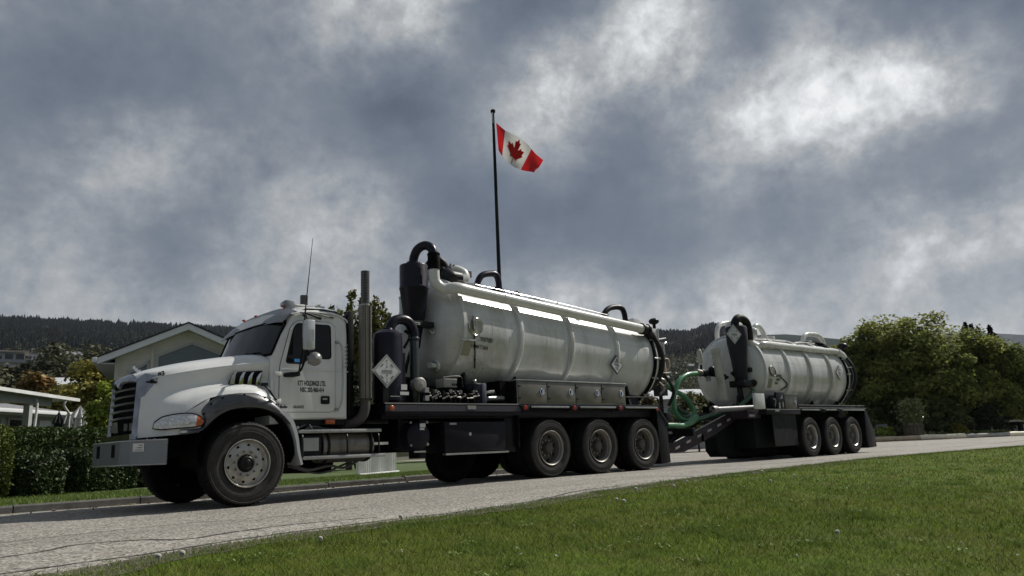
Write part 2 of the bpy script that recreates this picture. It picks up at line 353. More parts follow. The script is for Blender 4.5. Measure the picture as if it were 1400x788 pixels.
def same_side(w, root, dx, rot=0):
    c = copy_tree(w, root); c.location = Vector(w.location)+Vector((dx, 0, 0)); c.rotation_euler = (0, rot, 0); return c

def grid_patch(rows, k=4, mirror=None):
    """rows of control points -> smooth dense grid"""
    A = [catmull(r, k) for r in rows]; cols = [catmull([A[i][j] for i in range(len(A))], k) for j in range(len(A[0]))]
    if mirror is not None: cols = [[Vector((q.x, 2*mirror-q.y, q.z)) for q in c] for c in cols]
    return cols

# ================================================================== THE TANKER TRUCK
T = thing('tanker_truck', (8.0, 1.25, 0), 'long white vacuum tanker truck with purple-black plumbing parked at the kerb', 'truck')
YC = 1.22                                     # centre line of the cab
# ---- bumper
plan = [(3.27, .0), (2.96, .40), (2.90, .62), (2.90, 1.84), (2.96, 2.04), (3.27, 2.44)]
inn = [(3.31, .10), (3.04, .46), (2.99, .66), (2.99, 1.80), (3.04, 1.98), (3.31, 2.34)]
b = MB()
for i in range(5): b.prism([plan[i], plan[i+1], inn[i+1], inn[i]], 'z', .53, .82)
bump = obj('bumper', b, grey, T)
lip = MB().tube([(x, y, .822) for x, y in plan], .010, 8, 0); lip.tube([(x, y, .528) for x, y in plan], .010, 8, 0)
obj('bumper_edge', lip, alu, bump)
for (ya, yb) in ((.82, .95), (1.50, 1.63)):
    obj('tow_slot', MB().box(2.893, 2.90, ya, yb, .63, .79), blackm, bump)
n_ = Vector((-.40, -.31, 0)).normalized()
def on_sweep(t, z, off=.004): x = 3.27-.31*t; y = .40*t; return (x-.79*off, y-.61*off, z)
obj('sticker', MB().add([on_sweep(.62, .69), on_sweep(.92, .69), on_sweep(.92, .79), on_sweep(.62, .79)], [(0, 1, 2, 3)]), stick, bump)
sl_ = MB()
for k in range(3): sl_.add([on_sweep(.66, .705+.028*k, .006), on_sweep(.66+.2-.05*k, .705+.028*k, .006), on_sweep(.66+.2-.05*k, .712+.028*k, .006), on_sweep(.66, .712+.028*k, .006)], [(0, 1, 2, 3)])
obj('sticker_print', sl_, decal, bump)
obj('bolts', MB().sphere(on_sweep(.05, .79, .0), .012, 8, 5).sphere(on_sweep(.05, .56, .0), .012, 8, 5).sphere(on_sweep(.35, .83, .0), .013, 8, 5).sphere(on_sweep(.55, .83, .0), .013, 8, 5), alud, bump, kind='stuff')
# ---- hood skin
rows = [
 [(3.10, YC, 1.70), (3.3, YC, 1.79), (3.6, YC, 1.87), (3.95, YC, 1.94), (4.3, YC, 1.99), (4.5, YC, 2.015), (4.68, YC, 2.02)],
 [(3.06, .84, 1.69), (3.25, .76, 1.76), (3.58, .70, 1.845), (3.93, .68, 1.915), (4.3, .66, 1.975), (4.5, .65, 2.0), (4.68, .65, 2.0)],
 [(3.05, .69, 1.655), (3.22, .56, 1.71), (3.55, .46, 1.785), (3.9, .41, 1.855), (4.27, .37, 1.92), (4.5, .35, 1.955), (4.68, .35, 1.955)],
 [(3.09, .63, 1.58), (3.28, .46, 1.635), (3.55, .34, 1.69), (3.9, .275, 1.755), (4.27, .235, 1.81), (4.5, .225, 1.84), (4.66, .22, 1.865)],
 [(3.10, .615, 1.53), (3.29, .44, 1.58), (3.55, .325, 1.63), (3.9, .27, 1.69), (4.27, .24, 1.735), (4.5, .235, 1.76), (4.66, .23, 1.78)],
 [(3.10, .57, 1.34), (3.27, .42, 1.40), (3.55, .32, 1.46), (3.9, .28, 1.535), (4.27, .27, 1.575), (4.5, .265, 1.57), (4.66, .25, 1.52)],
 [(3.09, .57, 1.15), (3.22, .36, 1.22), (3.45, .16, 1.29), (3.80, .09, 1.43), (4.2, .07, 1.478), (4.5, .08, 1.445), (4.70, .10, 1.30)],
 [(3.085, .57, .99), (3.19, .34, 1.03), (3.45, .075, 1.13), (3.78, .03, 1.335), (4.2, .02, 1.405), (4.5, .02, 1.37), (4.76, .05, 1.15)]]
h = MB()
for mir in (None, YC): h.loft(grid_patch(rows, 4, mir))
low = [rows[-1][:4], [(3.085, .57, .86), (3.19, .34, .865), (3.43, .07, .88), (3.66, .04, .90)]]
for mir in (None, YC): h.loft(grid_patch([[Vector(p) for p in r] for r in (low[0], [(Vector(a)+Vector(c_))/2 for a, c_ in zip(*low)], low[1])], 4, mir))
hood = obj('hood', h, white, T, smooth=50)
for s in (1, -1):
    obj('hood_highlight_bead', MB().tube([(x, (y if s > 0 else 2*YC-y), z) for x, y, z in rows[3]], .012, 8, 4), white, hood, smooth=60)  # raised bead added along the crease to catch the sun as a bright line
# shut line between hood side and the fixed cowl
obj('cowl_panel', MB().prism([(4.66, 1.0), (4.80, 1.0), (4.84, 1.95), (4.70, 2.0), (4.66, 1.90)], 'y', .18, 2*YC-.18), white, T, bev=.015)
# intake vents on the hood side
def vx(t, z): return Vector((4.095+.46*t, .262-.05*t*.3, z))
v = MB(); base = [(4.09, 1.52), (4.15, 1.665), (4.22, 1.705), (4.565, 1.735), (4.53, 1.535)]
v.prism(base, 'y', .222, .27); vent = obj('hood_vent', v, blackm, hood, bev=.004)
for k in range(4):
    x0 = 4.10+.118*k; pts = [(x0, 1.53), (x0+.02, 1.64), (x0+.055, 1.695), (x0+.10, 1.715), (x0+.075, 1.66), (x0+.062, 1.54)]
    obj('vent_louvre', MB().prism(pts, 'y', .196, .222), chrome if k != 0 else alu, hood, bev=.005)
obj('hood_latch', MB().tube([(4.55, .15, 1.53), (4.60, .10, 1.47), (4.68, .10, 1.36), (4.73, .12, 1.33)], .012, 8).box(4.53, 4.60, .12, .2, 1.52, 1.56), black, hood)
obj('hood_lifting_knob', MB().tube([(3.13, .58, 1.575), (3.19, .50, 1.565), (3.25, .455, 1.56)], .014, 8, 2).sphere((3.20, .495, 1.575), .028, 10, 6), black, hood)
from mathutils.bvhtree import BVHTree
def on_surface(o, p, d, off=.004):
    bv = BVHTree.FromPolygons([tuple(v.co) for v in o.data.vertices], [tuple(f.vertices) for f in o.data.polygons]); o0 = origin(o.parent)
    h_, n_, i_, q_ = bv.ray_cast(Vector(p)-o0, Vector(d)); n_ = n_ if n_.dot(Vector(d)) < 0 else -n_; return h_+o0+n_*off, n_
p83, n83 = on_surface(hood, (3.27, -1, 1.628), (0, 1, 0), .006); x83 = Vector((.82, -.3, .22)); x83 = (x83-n83*x83.dot(n83)).normalized()
text('83', .088, p83, x83, n83.cross(x83), decal, hood, bold=.004)
# ---- radiator grille with chrome surround
def gx(y, z): return 3.05-.075*(1-((y-1.16)/.56)**2)+.03*(z-.9)/.8
def arc_z(t, top): return top
g_ = MB(); N = 26; GC = 1.16
def gf(s_, y): return y if s_ > 0 else 2*GC-y
rim0, rim1, rim2, rim3 = [], [], [], []
for i in range(N+1):
    t = 2*i/N-1; e = abs(t)
    zi = 1.585-.07*max(0, 1-e*4.2)-.03*e**4
    rim0.append(Vector((gx(GC+.52*t, zi)+.012, GC+.52*t, zi))); rim1.append(Vector((gx(GC+.54*t, zi+.02)-.02, GC+.54*t, zi+.022)))
    rim2.append(Vector((gx(GC+.57*t, 1.65)-.006+.03*e**3, GC+.57*t, 1.662-.03*e**4))); rim3.append(Vector((gx(GC+.60*t, 1.69)+.085-.02*e, GC+.60*t, 1.712-.03*e**3)))
g_.loft([rim0, rim1, rim2, rim3])
for s in (1, -1):
    cols = []
    for k in range(17):
        t = k/16; z = .88+.72*t; wd = .012+.10*t**1.6
        cols.append([Vector((gx(.64, z)+.03, gf(s, .645), z)), Vector((gx(.64, z)+.0, gf(s, .638), z)), Vector((gx(.62, z)-.016, gf(s, .622), z)), Vector((gx(.59, z)+.012, gf(s, .592), z)), Vector((gx(.57, z)+.028+wd*.5, gf(s, .575-wd*.5), z+.01*t)), Vector((gx(.57, z)+.045+wd*1.2, gf(s, .565-wd*.95), z+.02*t))])
    g_.loft(cols)
    g_.loft([[rim1[0 if s > 0 else -1], rim2[0 if s > 0 else -1], rim3[0 if s > 0 else -1]], [cols[-1][2], cols[-1][3]+Vector((.0, 0, .03)), cols[-1][4]+Vector((.02, 0, .05))], [cols[-1][3], cols[-1][4], cols[-1][5]+Vector((.0, 0, .03))]])
g_.box(3.0, 3.10, .60, 1.72, .845, .915)
sur = obj('grille_surround', g_, grillec, T, smooth=60)
gr = obj('grille', MB().box(3.09, 3.13, .62, 1.70, .88, 1.62), blackm, T)
for k in range(5):
    z = 1.12+.092*k
    obj('grille_bar', MB().loft([[Vector((gx(y, z)+.012+dx, y, z+dz+.012)) for dx, dz in ((0, -.014), (-.022, 0), (0, .013), (.03, .008), (.03, -.01))] for y in [.655+1.01*i/16 for i in range(17)]], closed=True), alu, gr)
em = obj('emblem_plate', MB().prism([(1.00, .945), (1.14, .945), (1.20, 1.085), (1.06, 1.085)], 'x', 2.955, 2.972), alu, gr)
lt = MB()
for (ya, yb) in ((.70, .81), (.84, .95), (1.26, 1.38), (1.42, 1.54)):
    for k in range(3): lt.box(gx(ya, 1)+.02, gx(ya, 1)+.034, ya+.042*k, ya+.02+.042*k, .965, 1.06)
    lt.box(gx(ya, 1)+.02, gx(ya, 1)+.032, ya, yb, 1.045, 1.06)
obj('emblem_letters', lt, alud, gr, kind='stuff')
# chrome animal ornament on the hood's nose, kept generic
obj('hood_ornament', MB().tube([(3.27, YC, 1.735), (3.24, YC, 1.765), (3.21, YC, 1.80), (3.185, YC, 1.825)], lambda t: .024-.006*t, 8).sphere((3.178, YC, 1.828), .022, 8, 6).tube([(3.215, YC-.02, 1.79), (3.20, YC-.03, 1.77)], .009, 6, 0).tube([(3.25, YC, 1.775), (3.262, YC, 1.80)], .01, 6, 0), chrome, hood)
# ---- headlights
def headlight(s):
    f = lambda y: y if s > 0 else 2*YC-y
    up = [(3.215, .32, 1.045), (3.28, .225, 1.105), (3.41, .09, 1.135), (3.55, .02, 1.138), (3.65, .0, 1.108), (3.715, -.006, 1.045)]
    lo = [(3.20, .325, .965), (3.27, .20, .948), (3.40, .065, .955), (3.54, .01, .962), (3.63, -.002, .972), (3.685, -.006, .99)]
    def sec(a, b, off, n=5): return [Vector((a[0]+(b[0]-a[0])*k/n-off*.5*math.sin(PI*k/n)-.012, f(a[1]+(b[1]-a[1])*k/n-off*math.sin(PI*k/n)-.014), a[2]+(b[2]-a[2])*k/n)) for k in range(n+1)]
    U = catmull(up, 4); L = catmull(lo, 4); n = len(U); cut = int(n*.76)
    hl = obj('headlight', MB().loft([sec(a, b_, .016) for a, b_ in zip(U[:cut+1], L[:cut+1])]), lens, T)
    obj('turn_signal', MB().loft([sec(a, b_, .016) for a, b_ in zip(U[cut:], L[cut:])]), amber, hl)
    rim_ = MB().tube([Vector((q.x-.014, f(q.y-.012), q.z)) for q in U]+[Vector((q.x-.014, f(q.y-.012), q.z)) for q in reversed(L)]+[Vector((U[0].x-.014, f(U[0].y-.012), U[0].z))], .008, 6, 0)
    obj('headlight_rim', rim_, blackm, hl)
    for (x, y, r) in ((3.36, .12, .05), (3.50, .032, .042)):
        obj('lamp_bowl', MB().lathe([(0, .005), (.004, r*.6), (-.006, r), (-.002, r*1.06)], (x-.014, f(y-.034), 1.04), (-.45, -.9*s, 0), 20), chrome, hl)
headlight(1); headlight(-1)
# ---- grey rubber fender flares and rear quarter guards
I_ = [(3.40, .875), (3.62, .895), (3.74, .975), (3.82, 1.06), (3.92, 1.13), (4.05, 1.185), (4.25, 1.215), (4.45, 1.205), (4.62, 1.155), (4.76, 1.075), (4.85, .985)]
O_ = [(3.42, .935), (3.68, .955), (3.715, 1.06), (3.68, 1.17), (3.79, 1.30), (3.95, 1.375), (4.21, 1.412), (4.46, 1.385), (4.64, 1.295), (4.77, 1.17), (4.90, 1.03)]
for s in (1, -1):
    f = lambda y: y if s > 0 else 2*YC-y
    I2 = catmull([(x, 0, z) for x, z in I_], 5); O2 = catmull([(x, 0, z) for x, z in O_], 5); secs = []
    for a, c_ in zip(I2, O2):
        m_ = (a+c_)/2
        secs.append([Vector((a.x, f(.30), a.z)), Vector((a.x, f(-.02), a.z)), Vector((a.x*.75+c_.x*.25, f(-.045), a.z*.75+c_.z*.25)), Vector((m_.x, f(-.04), m_.z)), Vector((c_.x*.8+a.x*.2, f(-.015), c_.z*.8+a.z*.2)), Vector((c_.x, f(.03), c_.z+.004))])
    fl = obj('fender_flare', MB().loft(secs), flare, T, smooth=50)
    bl = MB()
    for k in (14, 19, 24, 30, 36, 41, 46): q = O2[k]*.85+I2[k]*.15; bl.cyl((q.x, f(-.02), q.z), (q.x, f(.02), q.z), .012, n=8)
    obj('flare_bolts', bl, blackm, fl, kind='stuff')
    qg = catmull([(4.74, 0, 1.16), (4.84, 0, 1.09), (4.92, 0, .95), (4.97, 0, .78), (5.0, 0, .60), (5.045, 0, .44)], 5)
    secs = []
    for k, q in enumerate(qg):
        t = k/(len(qg)-1); w_ = .085-.045*t; nx, nz = .92, .4
        secs.append([Vector((q.x-w_*.5*nx, f(.02), q.z-w_*.5*nz)), Vector((q.x-w_*.4*nx, f(-.035), q.z-w_*.4*nz)), Vector((q.x+w_*.4*nx, f(-.035), q.z+w_*.4*nz)), Vector((q.x+w_*.5*nx, f(.02), q.z+w_*.5*nz)), Vector((q.x+.05*nx, f(.40), q.z+.05*nz)), Vector((q.x, f(.40), q.z))])
    obj('quarter_guard', MB().loft(secs, closed=True, caps=True), mat('guard_white_%d' % s, (.42, .44, .44), .35, dirt=.3) if s > 0 else MATS['guard_white_1'], T, smooth=50)
    lin = MB(); secs = []
    for k in range(21):
        a = R(-12)+R(204)*k/20; secs.append([Vector((4.30+.66*math.cos(a), f(.02 if k else .1), .60+.62*math.sin(a))), Vector((4.30+.66*math.cos(a), f(.62), .60+.62*math.sin(a)))])
    obj('wheel_arch_liner', lin.loft(secs), blackm, T)
# engine block, axle, radiator bottom : dark mass under the hood
eb = MB().box(3.16, 4.75, .66, 1.80, .62, 1.45).box(3.15, 3.35, .30, 2.14, .60, .86).box(4.1, 4.5, .3, 2.1, .42, .58).cyl((4.3, .25, .54), (4.3, 2.2, .47), .09)
obj('engine_block', eb, blackm, T, bev=.02)
# ---- cab shell
def cab_front(z): return 4.70+.215*max(0, (z-1.95))/.52 if z > 1.95 else 4.70
def bow(y): return .14*(1-min(1, abs((y-YC)/(YC-.15)))**2.4)
prof = [(4.70, 1.06), (4.70, 1.5), (4.70, 1.95), (4.80, 2.20), (4.915, 2.47), (4.96, 2.56), (5.06, 2.62), (5.35, 2.645), (5.62, 2.635), (5.78, 2.595), (5.84, 2.51), (5.855, 2.3), (5.86, 1.7), (5.86, 1.06)]
ys = [.15, .152, .165, .19, .24, .35, .6, .9, YC]; ys = ys+[2*YC-y for y in reversed(ys[:-1])]
secs = []
for j, y in enumerate(ys):
    e = min(y-.15, 2*YC-.15-y); inset = .0 if e > .05 else .05*(1-math.sqrt(max(0, 1-(1-e/.05)**2))); dome = .085*(1-abs((y-YC)/(YC-.15))**2.6)
    sec = []
    for x, z in prof:
        cx, cz = 5.28, 1.9
        xx = x-bow(y)*(1 if x < 5 else 0)*(1 if z > 1.9 else 0)
        zz = z+(dome*(min(1, max(0, (z-2.45)/.15))) if z > 2.45 else 0)
        xx += inset*(1 if x < cx else -1); zz += (-inset if z > 2.4 else (inset if z < 1.2 else 0))
        sec.append(Vector((xx, y, zz)))
    secs.append(sec)
cab = obj('cab', MB().loft(secs, closed=True, caps=True), white, T, smooth=40)
obj('roof_gutter', MB().tube([(4.93, .14, 2.555), (5.2, .135, 2.60), (5.6, .135, 2.60), (5.80, .14, 2.545), (5.845, .15, 2.50)], .011, 8), white, cab)
obj('roof_cap', MB().loft([[Vector((x, y, z+.012*(1 if 0 < j < 4 else -.4))) for j, (x, z) in enumerate(((5.02, 2.615+d), (5.2, 2.665+d), (5.45, 2.675+d), (5.68, 2.66+d), (5.80, 2.60+d)))] for y, d in ((.19, -.01), (.30, .03), (.6, .065), (YC, .085), (2*YC-.6, .065), (2*YC-.3, .03), (2*YC-.19, -.01))]), white, cab, smooth=60)
# windscreen (follows the bowed front)
def wsp(y, t, off=.0): z = 1.97+.49*t; return Vector((cab_front(z)-bow(y)-off, y, z-.0))
wg = MB().loft([[wsp(y, t, .010) for t in (0, .25, .5, .75, 1)] for y in [.235+(2*YC-.47)*i/18 for i in range(19)]])
ws = obj('windshield', wg, glass, T)
fr = [wsp(.21, t, .012) for t in (0, .3, .6, 1)]+[wsp(y, 1.03, .012) for y in (.5, YC, 2*YC-.5)]+[wsp(2*YC-.21, t, .012) for t in (1, .6, .3, 0)]+[wsp(y, -.02, .012) for y in (2*YC-.5, YC, .5)]+[wsp(.21, 0, .012)]
obj('windshield_seal', MB().tube(fr, .017, 8, 3), blackm, ws)
obj('wiper', MB().tube([wsp(.5, .02, .03), wsp(.85, .16, .03)], .008, 6, 0).tube([wsp(.45, .10, .035), wsp(1.15, .14, .035)], .007, 6, 0), blackm, ws)
# ---- sun visor
vs_ = []
for i in range(25):
    y = .14+(2*YC-.28)*i/24; e = abs((y-YC)/(YC-.14)); g2 = 1-e**4
    lipx = 4.785-.005*g2; lipz = 2.42+.045*g2; tx = 5.0-.02*g2; tz = 2.605+.115*g2
    c1 = Vector((lipx+.05, y, lipz+.10)); vs_.append([Vector((lipx, y, lipz)), Vector((lipx+.035, y, lipz+.065+.01*g2)), Vector((lipx+.11, y, (lipz+tz)/2+.045)), Vector((tx, y, tz)), Vector((tx+.03, y, tz-.02)), Vector((lipx+.12, y, (lipz+tz)/2+.02)), Vector((lipx+.012, y, lipz))])
mvis = mat('visor_grey', (.17, .175, .19), .3, .3, dirt=.2)
vis = obj('sun_visor', MB().loft(vs_, closed=True, caps=True), mvis, T, smooth=50)
for y in (1.45, 1.9):
    m_ = obj('marker_lamp', MB().sphere((4.99, y, 2.722), .022, 10, 6, (1.8, 1, .9)), amber, vis)
obj('visor_strut', MB().tube([(5.06, .13, 2.58), (5.3, .11, 2.575), (5.60, .13, 2.545)], .010, 6, 2), black, cab)
# ---- door
def rr_poly(pts, r, n=5):
    out = []; m = len(pts)
    for i in range(m):
        p = Vector(pts[i]); a = (Vector(pts[i-1])-p); c_ = (Vector(pts[(i+1) % m])-p); ra = min(r, a.length*.45, c_.length*.45); a.normalize(); c_.normalize()
        p0 = p+a*ra; p1 = p+c_*ra
        for k in range(n+1): t = k/n; q = p0*(1-t)**2+p*2*t*(1-t)+p1*t*t; out.append((q.x, q.y))
    return out
dp = rr_poly([(4.775, 1.165), (4.775, 1.80), (4.93, 2.375), (5.03, 2.47), (5.56, 2.475), (5.635, 2.40), (5.645, 1.165)], .09)
for s in (1, -1):
    f = (lambda y: y) if s > 0 else (lambda y: 2*YC-y)
    door = obj('door', MB().prism(dp, 'y', f(.138), f(.16)), white, T, bev=.004)
    obj('door_gap', MB().tube([(x, f(.1485), z) for x, z in dp]+[(dp[0][0], f(.1485), dp[0][1])], .0062, 6, 0), blackm, door)
    obj('door_crease', MB().prism([(4.79, 1.745), (5.635, 1.745), (5.635, 1.765), (4.79, 1.765)], 'y', f(.128), f(.14)), white, door, bev=.004)
    wp1 = rr_poly([(4.86, 1.845), (4.97, 2.335), (5.02, 2.42), (5.55, 2.425), (5.565, 1.935), (5.2, 1.93), (5.13, 1.845)], .05)
    obj('door_window', MB().prism(wp1, 'y', f(.134), f(.14)), glass, door)
    obj('window_seal', MB().tube([(x, f(.134), z) for x, z in wp1]+[(wp1[0][0], f(.134), wp1[0][1])], .009, 6, 0), blackm, door)
    obj('door_hinges', MB().box(4.70, 4.80, f(.128), f(.142), 1.28, 1.34).box(4.70, 4.80, f(.128), f(.142), 1.66, 1.72), white, door, bev=.004, kind='stuff')
    obj('window_post', MB().box(5.205, 5.235, f(.120), f(.142), 1.85, 2.425), white if 0 else black, door)
    hd = obj('door_handle', MB().prism(rr_poly([(5.41, 1.275), (5.41, 1.39), (5.545, 1.39), (5.545, 1.275)], .02), 'y', f(.122), f(.142)), black, door)
    obj('handle_lever', MB().box(5.43, 5.50, f(.112), f(.124), 1.335, 1.36), alud, door)
obj('cab_rear_crease', MB().prism([(5.655, 1.748), (5.86, 1.748), (5.86, 1.764), (5.655, 1.764)], 'y', .143, .16), white, cab, bev=.003)
dn = [c for c in T.children if c.name == 'door'][0]
text('KTT HOLDINGS LTD.', .098, (5.045, .1355, 1.535), (1, 0, 0), (0, 0, 1), decal, dn, xs=.475, bold=.003, spacing=1.0)
text('NSC 202-960-414', .092, (5.085, .1355, 1.445), (1, 0, 0), (0, 0, 1), decal, dn, xs=.55, bold=.003)
text('GRANITE', .050, (4.98, .1355, 1.215), (1, 0, 0), (0, 0, 1), mat('badge', (.12, .12, .12), .3, .6), dn, xs=.8, bold=.002)
obj('badge', MB().sphere((4.815, .13, 1.235), .028, 8, 6, (1.2, .3, .8)).sphere((4.865, .13, 1.235), .028, 8, 6, (1.2, .3, .8)), decal, dn)
obj('blue_sticker', MB().box(4.99, 5.07, .1325, .136, 1.865, 1.91), mat('blue_sticker', (.05, .25, .55), .4), dn)
# sheet of paper behind the rear window
obj('grab_handle', MB().tube([(5.67, .145, 2.19), (5.675, .085, 2.17), (5.715, .07, 2.08), (5.725, .07, 1.7), (5.715, .07, 1.35), (5.68, .085, 1.22), (5.67, .145, 1.19)], .015, 10).cyl((5.67, .15, 1.19), (5.67, .125, 1.19), .03, n=10).cyl((5.67, .15, 2.19), (5.67, .125, 2.19), .03, n=10), alu, cab)
obj('cab_marker_lamp', MB().box(5.50, 5.64, .13, .18, .99, 1.055), amber, T, bev=.008)
obj('cab_sill', MB().box(4.80, 5.84, .22, .4, .98, 1.06), black, T)
for k in range(7): z = 1.83+.05*k
obj('cab_louvres', MB().add([v_ for k in range(6) for v_ in ((5.80, .148, 1.80+.06*k), (5.855, .155, 1.85+.06*k), (5.855, .155, 1.875+.06*k), (5.80, .148, 1.825+.06*k))], [tuple(range(4*k, 4*k+4)) for k in range(6)]), alud, cab, kind='stuff')
# ---- mirrors, antenna
mr = obj('mirror_arm', MB().tube([(4.87, .13, 1.685), (4.93, -.02, 1.69), (4.98, -.10, 1.74), (5.02, -.17, 2.0), (5.03, -.17, 2.43), (5.0, -.10, 2.50), (5.10, .02, 2.56), (5.4, .14, 2.52)], .016, 8, 4).tube([(4.845, .13, 1.675), (4.90, .02, 1.67), (4.97, -.07, 1.675)], lambda t: .040-.02*abs(t-.5), 10, 3), black, T)
mm = obj('mirror', MB().box(4.965, 5.105, -.26, -.13, 2.0, 2.42), mat('mirror_shell', (.52, .53, .54), .25, .3), T, bev=.02)
obj('mirror_recess', MB().box(5.0, 5.085, -.2625, -.258, 2.12, 2.28), mat('mirror_logo', (.35, .36, .37), .35), mm)
obj('convex_mirror', MB().lathe([(.0, .002), (.02, .05), (.05, .085), (.085, .098), (.095, .098)], (5.075, -.33, 1.87), (.35, .94, 0), 24).cyl((5.03, -.17, 1.90), (5.11, -.22, 1.88), .012, n=8), mat('convex_grey', (.20, .20, .195), .35, .3), mm)
obj('antenna', MB().tube([(4.93, -.13, 1.70), (4.965, -.15, 2.0), (5.0, -.16, 2.6)], .011, 6, 0).tube([(5.0, -.16, 2.6), (5.085, -.18, 3.62)], lambda t: .008-.0045*t, 6, 0), black, T)
rf_ = obj('roof_horn', MB().tube([(5.02, .62, 2.79), (5.55, .62, 2.79)], lambda t: .032-.018*t, 10, 0).tube([(5.06, .74, 2.80), (5.75, .74, 2.80)], lambda t: .034-.02*t, 10, 0).box(5.2, 5.24, .58, .78, 2.70, 2.79).box(5.6, 5.74, .66, .8, 2.70, 2.82), alu, T)
obj('beacon', MB().sphere((5.0, .55, 2.735), .024, 10, 6, (1.6, 1, .8)), amber, T)
obj('radio_box', MB().box(5.02, 5.16, .50, .60, 2.70, 2.83), grey, T, bev=.01)
# ---- exhaust stacks and headache rack
def stack(x, y, shroud):
    st = obj('exhaust_stack', MB().cyl((x, y, 1.28), (x, y, 2.80), .072, n=24), alud, T)
    if shroud:
        obj('heat_shield', MB().lathe([(1.36, .090), (1.36, .100), (2.77, .100), (2.77, .090)], (x, y, 0), (0, 0, 1), 32, ang=(R(20), R(20)+2*PI)), perfm, st)
        obj('shield_seam', MB().box(x-.05, x-.035, y-.112, y-.09, 1.36, 2.77).box(x+.02, x+.034, y-.112, y-.09, 1.36, 2.77), perfm, st)
        obj('elbow', MB().tube([(x, y, 1.36), (x-.01, y, 1.2), (x-.06, y+.05, 1.06), (x-.2, y+.25, .96), (x-.3, y+.6, .93)], .075, 16), mat('rusty_pipe', (.05, .045, .042), .6, dirt=.5, dirtcol=(.1, .06, .04)), st)
    obj('stack_tip', MB().lathe([(2.78, .066), (3.32, .066), (3.32, .060), (2.9, .058)], (x, y, 0), (0, 0, 1), 24), mat('tip_perf_%d' % shroud, (.10, .10, .10), .4, .8) if 0 else MATS['diamond_perf'], st)
def dperf():
    m = mat('diamond_perf', (.11, .105, .10), .45, .7, var=.1); nt = m.node_tree; g = G(nt); b = nt.nodes['Principled BSDF']
    uv = g.n('ShaderNodeTexCoord').outputs['Object']
    w = g.n('ShaderNodeTexVoronoi', feature='F1'); w.inputs['Scale'].default_value = 24; w.inputs['Randomness'].default_value = .15; nt.links.new(uv, w.inputs['Vector'])
    h = g.m('LESS_THAN', w.outputs['Distance'], .36); src = b.inputs['Base Color'].links[0].from_socket
    nt.links.new(g.mix(h, src, (.01, .01, .01)), b.inputs['Base Color']); nt.links.new(g.m('MULTIPLY', g.m('SUBTRACT', 1.0, h), .8), b.inputs['Metallic'])
dperf()
stack(6.125, .10, 1); stack(6.2, 2.25, 0)
obj('headache_rack', MB().box(5.93, 5.98, .28, 2.2, 1.1, 2.66).box(5.93, 6.02, .26, .34, 1.1, 2.70).box(5.93, 6.02, 2.14, 2.22, 1.1, 2.70), black, T, bev=.005)
# ---- chassis
ch = MB()
for y in (.78, 1.60): ch.box(3.2, 13.3, y, y+.09, .74, 1.02)
for x in (4.3, 9.91, 11.24, 12.57): ch.box(x-.06, x+.06, .55, 1.95, .42, .60)
ch.cyl((5.6, 1.24, .62), (9.9, 1.24, .62), .07).box(5.5, 6.4, .95, 1.5, .55, 1.05)
obj('chassis', ch, blackm, T, bev=.01)
# battery box, fuel tank and steps
bb = obj('battery_box', MB().box(5.10, 5.42, .12, .55, .50, .84), black, T, bev=.01)
obj('battery_box_lid', MB().box(5.115, 5.37, .105, .12, .62, .80), alud, bb)
ft = obj('fuel_tank', MB().cyl((5.46, .36, .68), (6.30, .36, .68), .235, n=36), mat('fuel_tank_steel', (.20, .19, .165), .38, .8, var=.2, vs=4, dirt=.6, dirtcol=(.08, .07, .055), ds=4), T, bev=.012)
for x in (5.52, 6.22): obj('tank_strap', MB().lathe([(0, .238), (0, .243), (.045, .243), (.045, .238)], (x, .36, .68), (1, 0, 0), 36), black, ft)
obj('fuel_cap', MB().cyl((5.9, .36, .90), (5.9, .34, .945), .05, n=20), chrome, ft)
for (x0, x1, z, y0) in ((5.06, 6.37, .865, .04), (5.10, 6.42, .50, .02)):
    st_ = obj('step', MB().box(x0, x1, y0, y0+.22, z, z+.045), alud, T, bev=.006)
    t_ = MB()
    for k in range(26): t_.box(x0+.03+k*.049, x0+.05+k*.049, y0+.02, y0+.20, z+.046, z+.052)
    obj('step_tread', t_, alud, st_, kind='stuff')
for x in (5.10, 5.80, 6.33): obj('step_bracket', MB().tube([(x, .10, .865), (x-.02, .03, .80), (x-.02, .02, .60), (x+.02, .10, .51)], .014, 8), black, T)
hs = MB()
for k, (x0, y, x1, z) in enumerate(((5.08, .25, 5.6, .95), (5.1, .3, 5.5, .94), (5.2, .2, 5.9, .93))): hs.tube([(x0, y, .92), (x0+.12, y-.03, z+.03), ((x0+x1)/2, y+.04, z), (x1, y, .9)], .013, 6)
hs.tube([(5.05, .3, .45), (5.3, .28, .36), (5.7, .4, .40), (6.0, .5, .36), (6.3, .5, .48)], .02, 6).tube([(5.1, .5, .42), (5.6, .5, .30), (6.1, .6, .42)], .016, 6)
obj('air_lines', hs, mat('air_line', (.10, .10, .10), .5), T)
obj('air_line_fitting', MB().sphere((5.09, .2, .95), .03, 8, 6).tube([(5.28, .12, .92), (5.22, .1, .985)], .008, 6, 0), alu, T)
obj('crossmember', MB().cyl((5.75, .6, .45), (5.75, 1.9, .42), .13, n=18).box(5.6, 5.9, .7, 1.7, .3, .5), blackm, T)
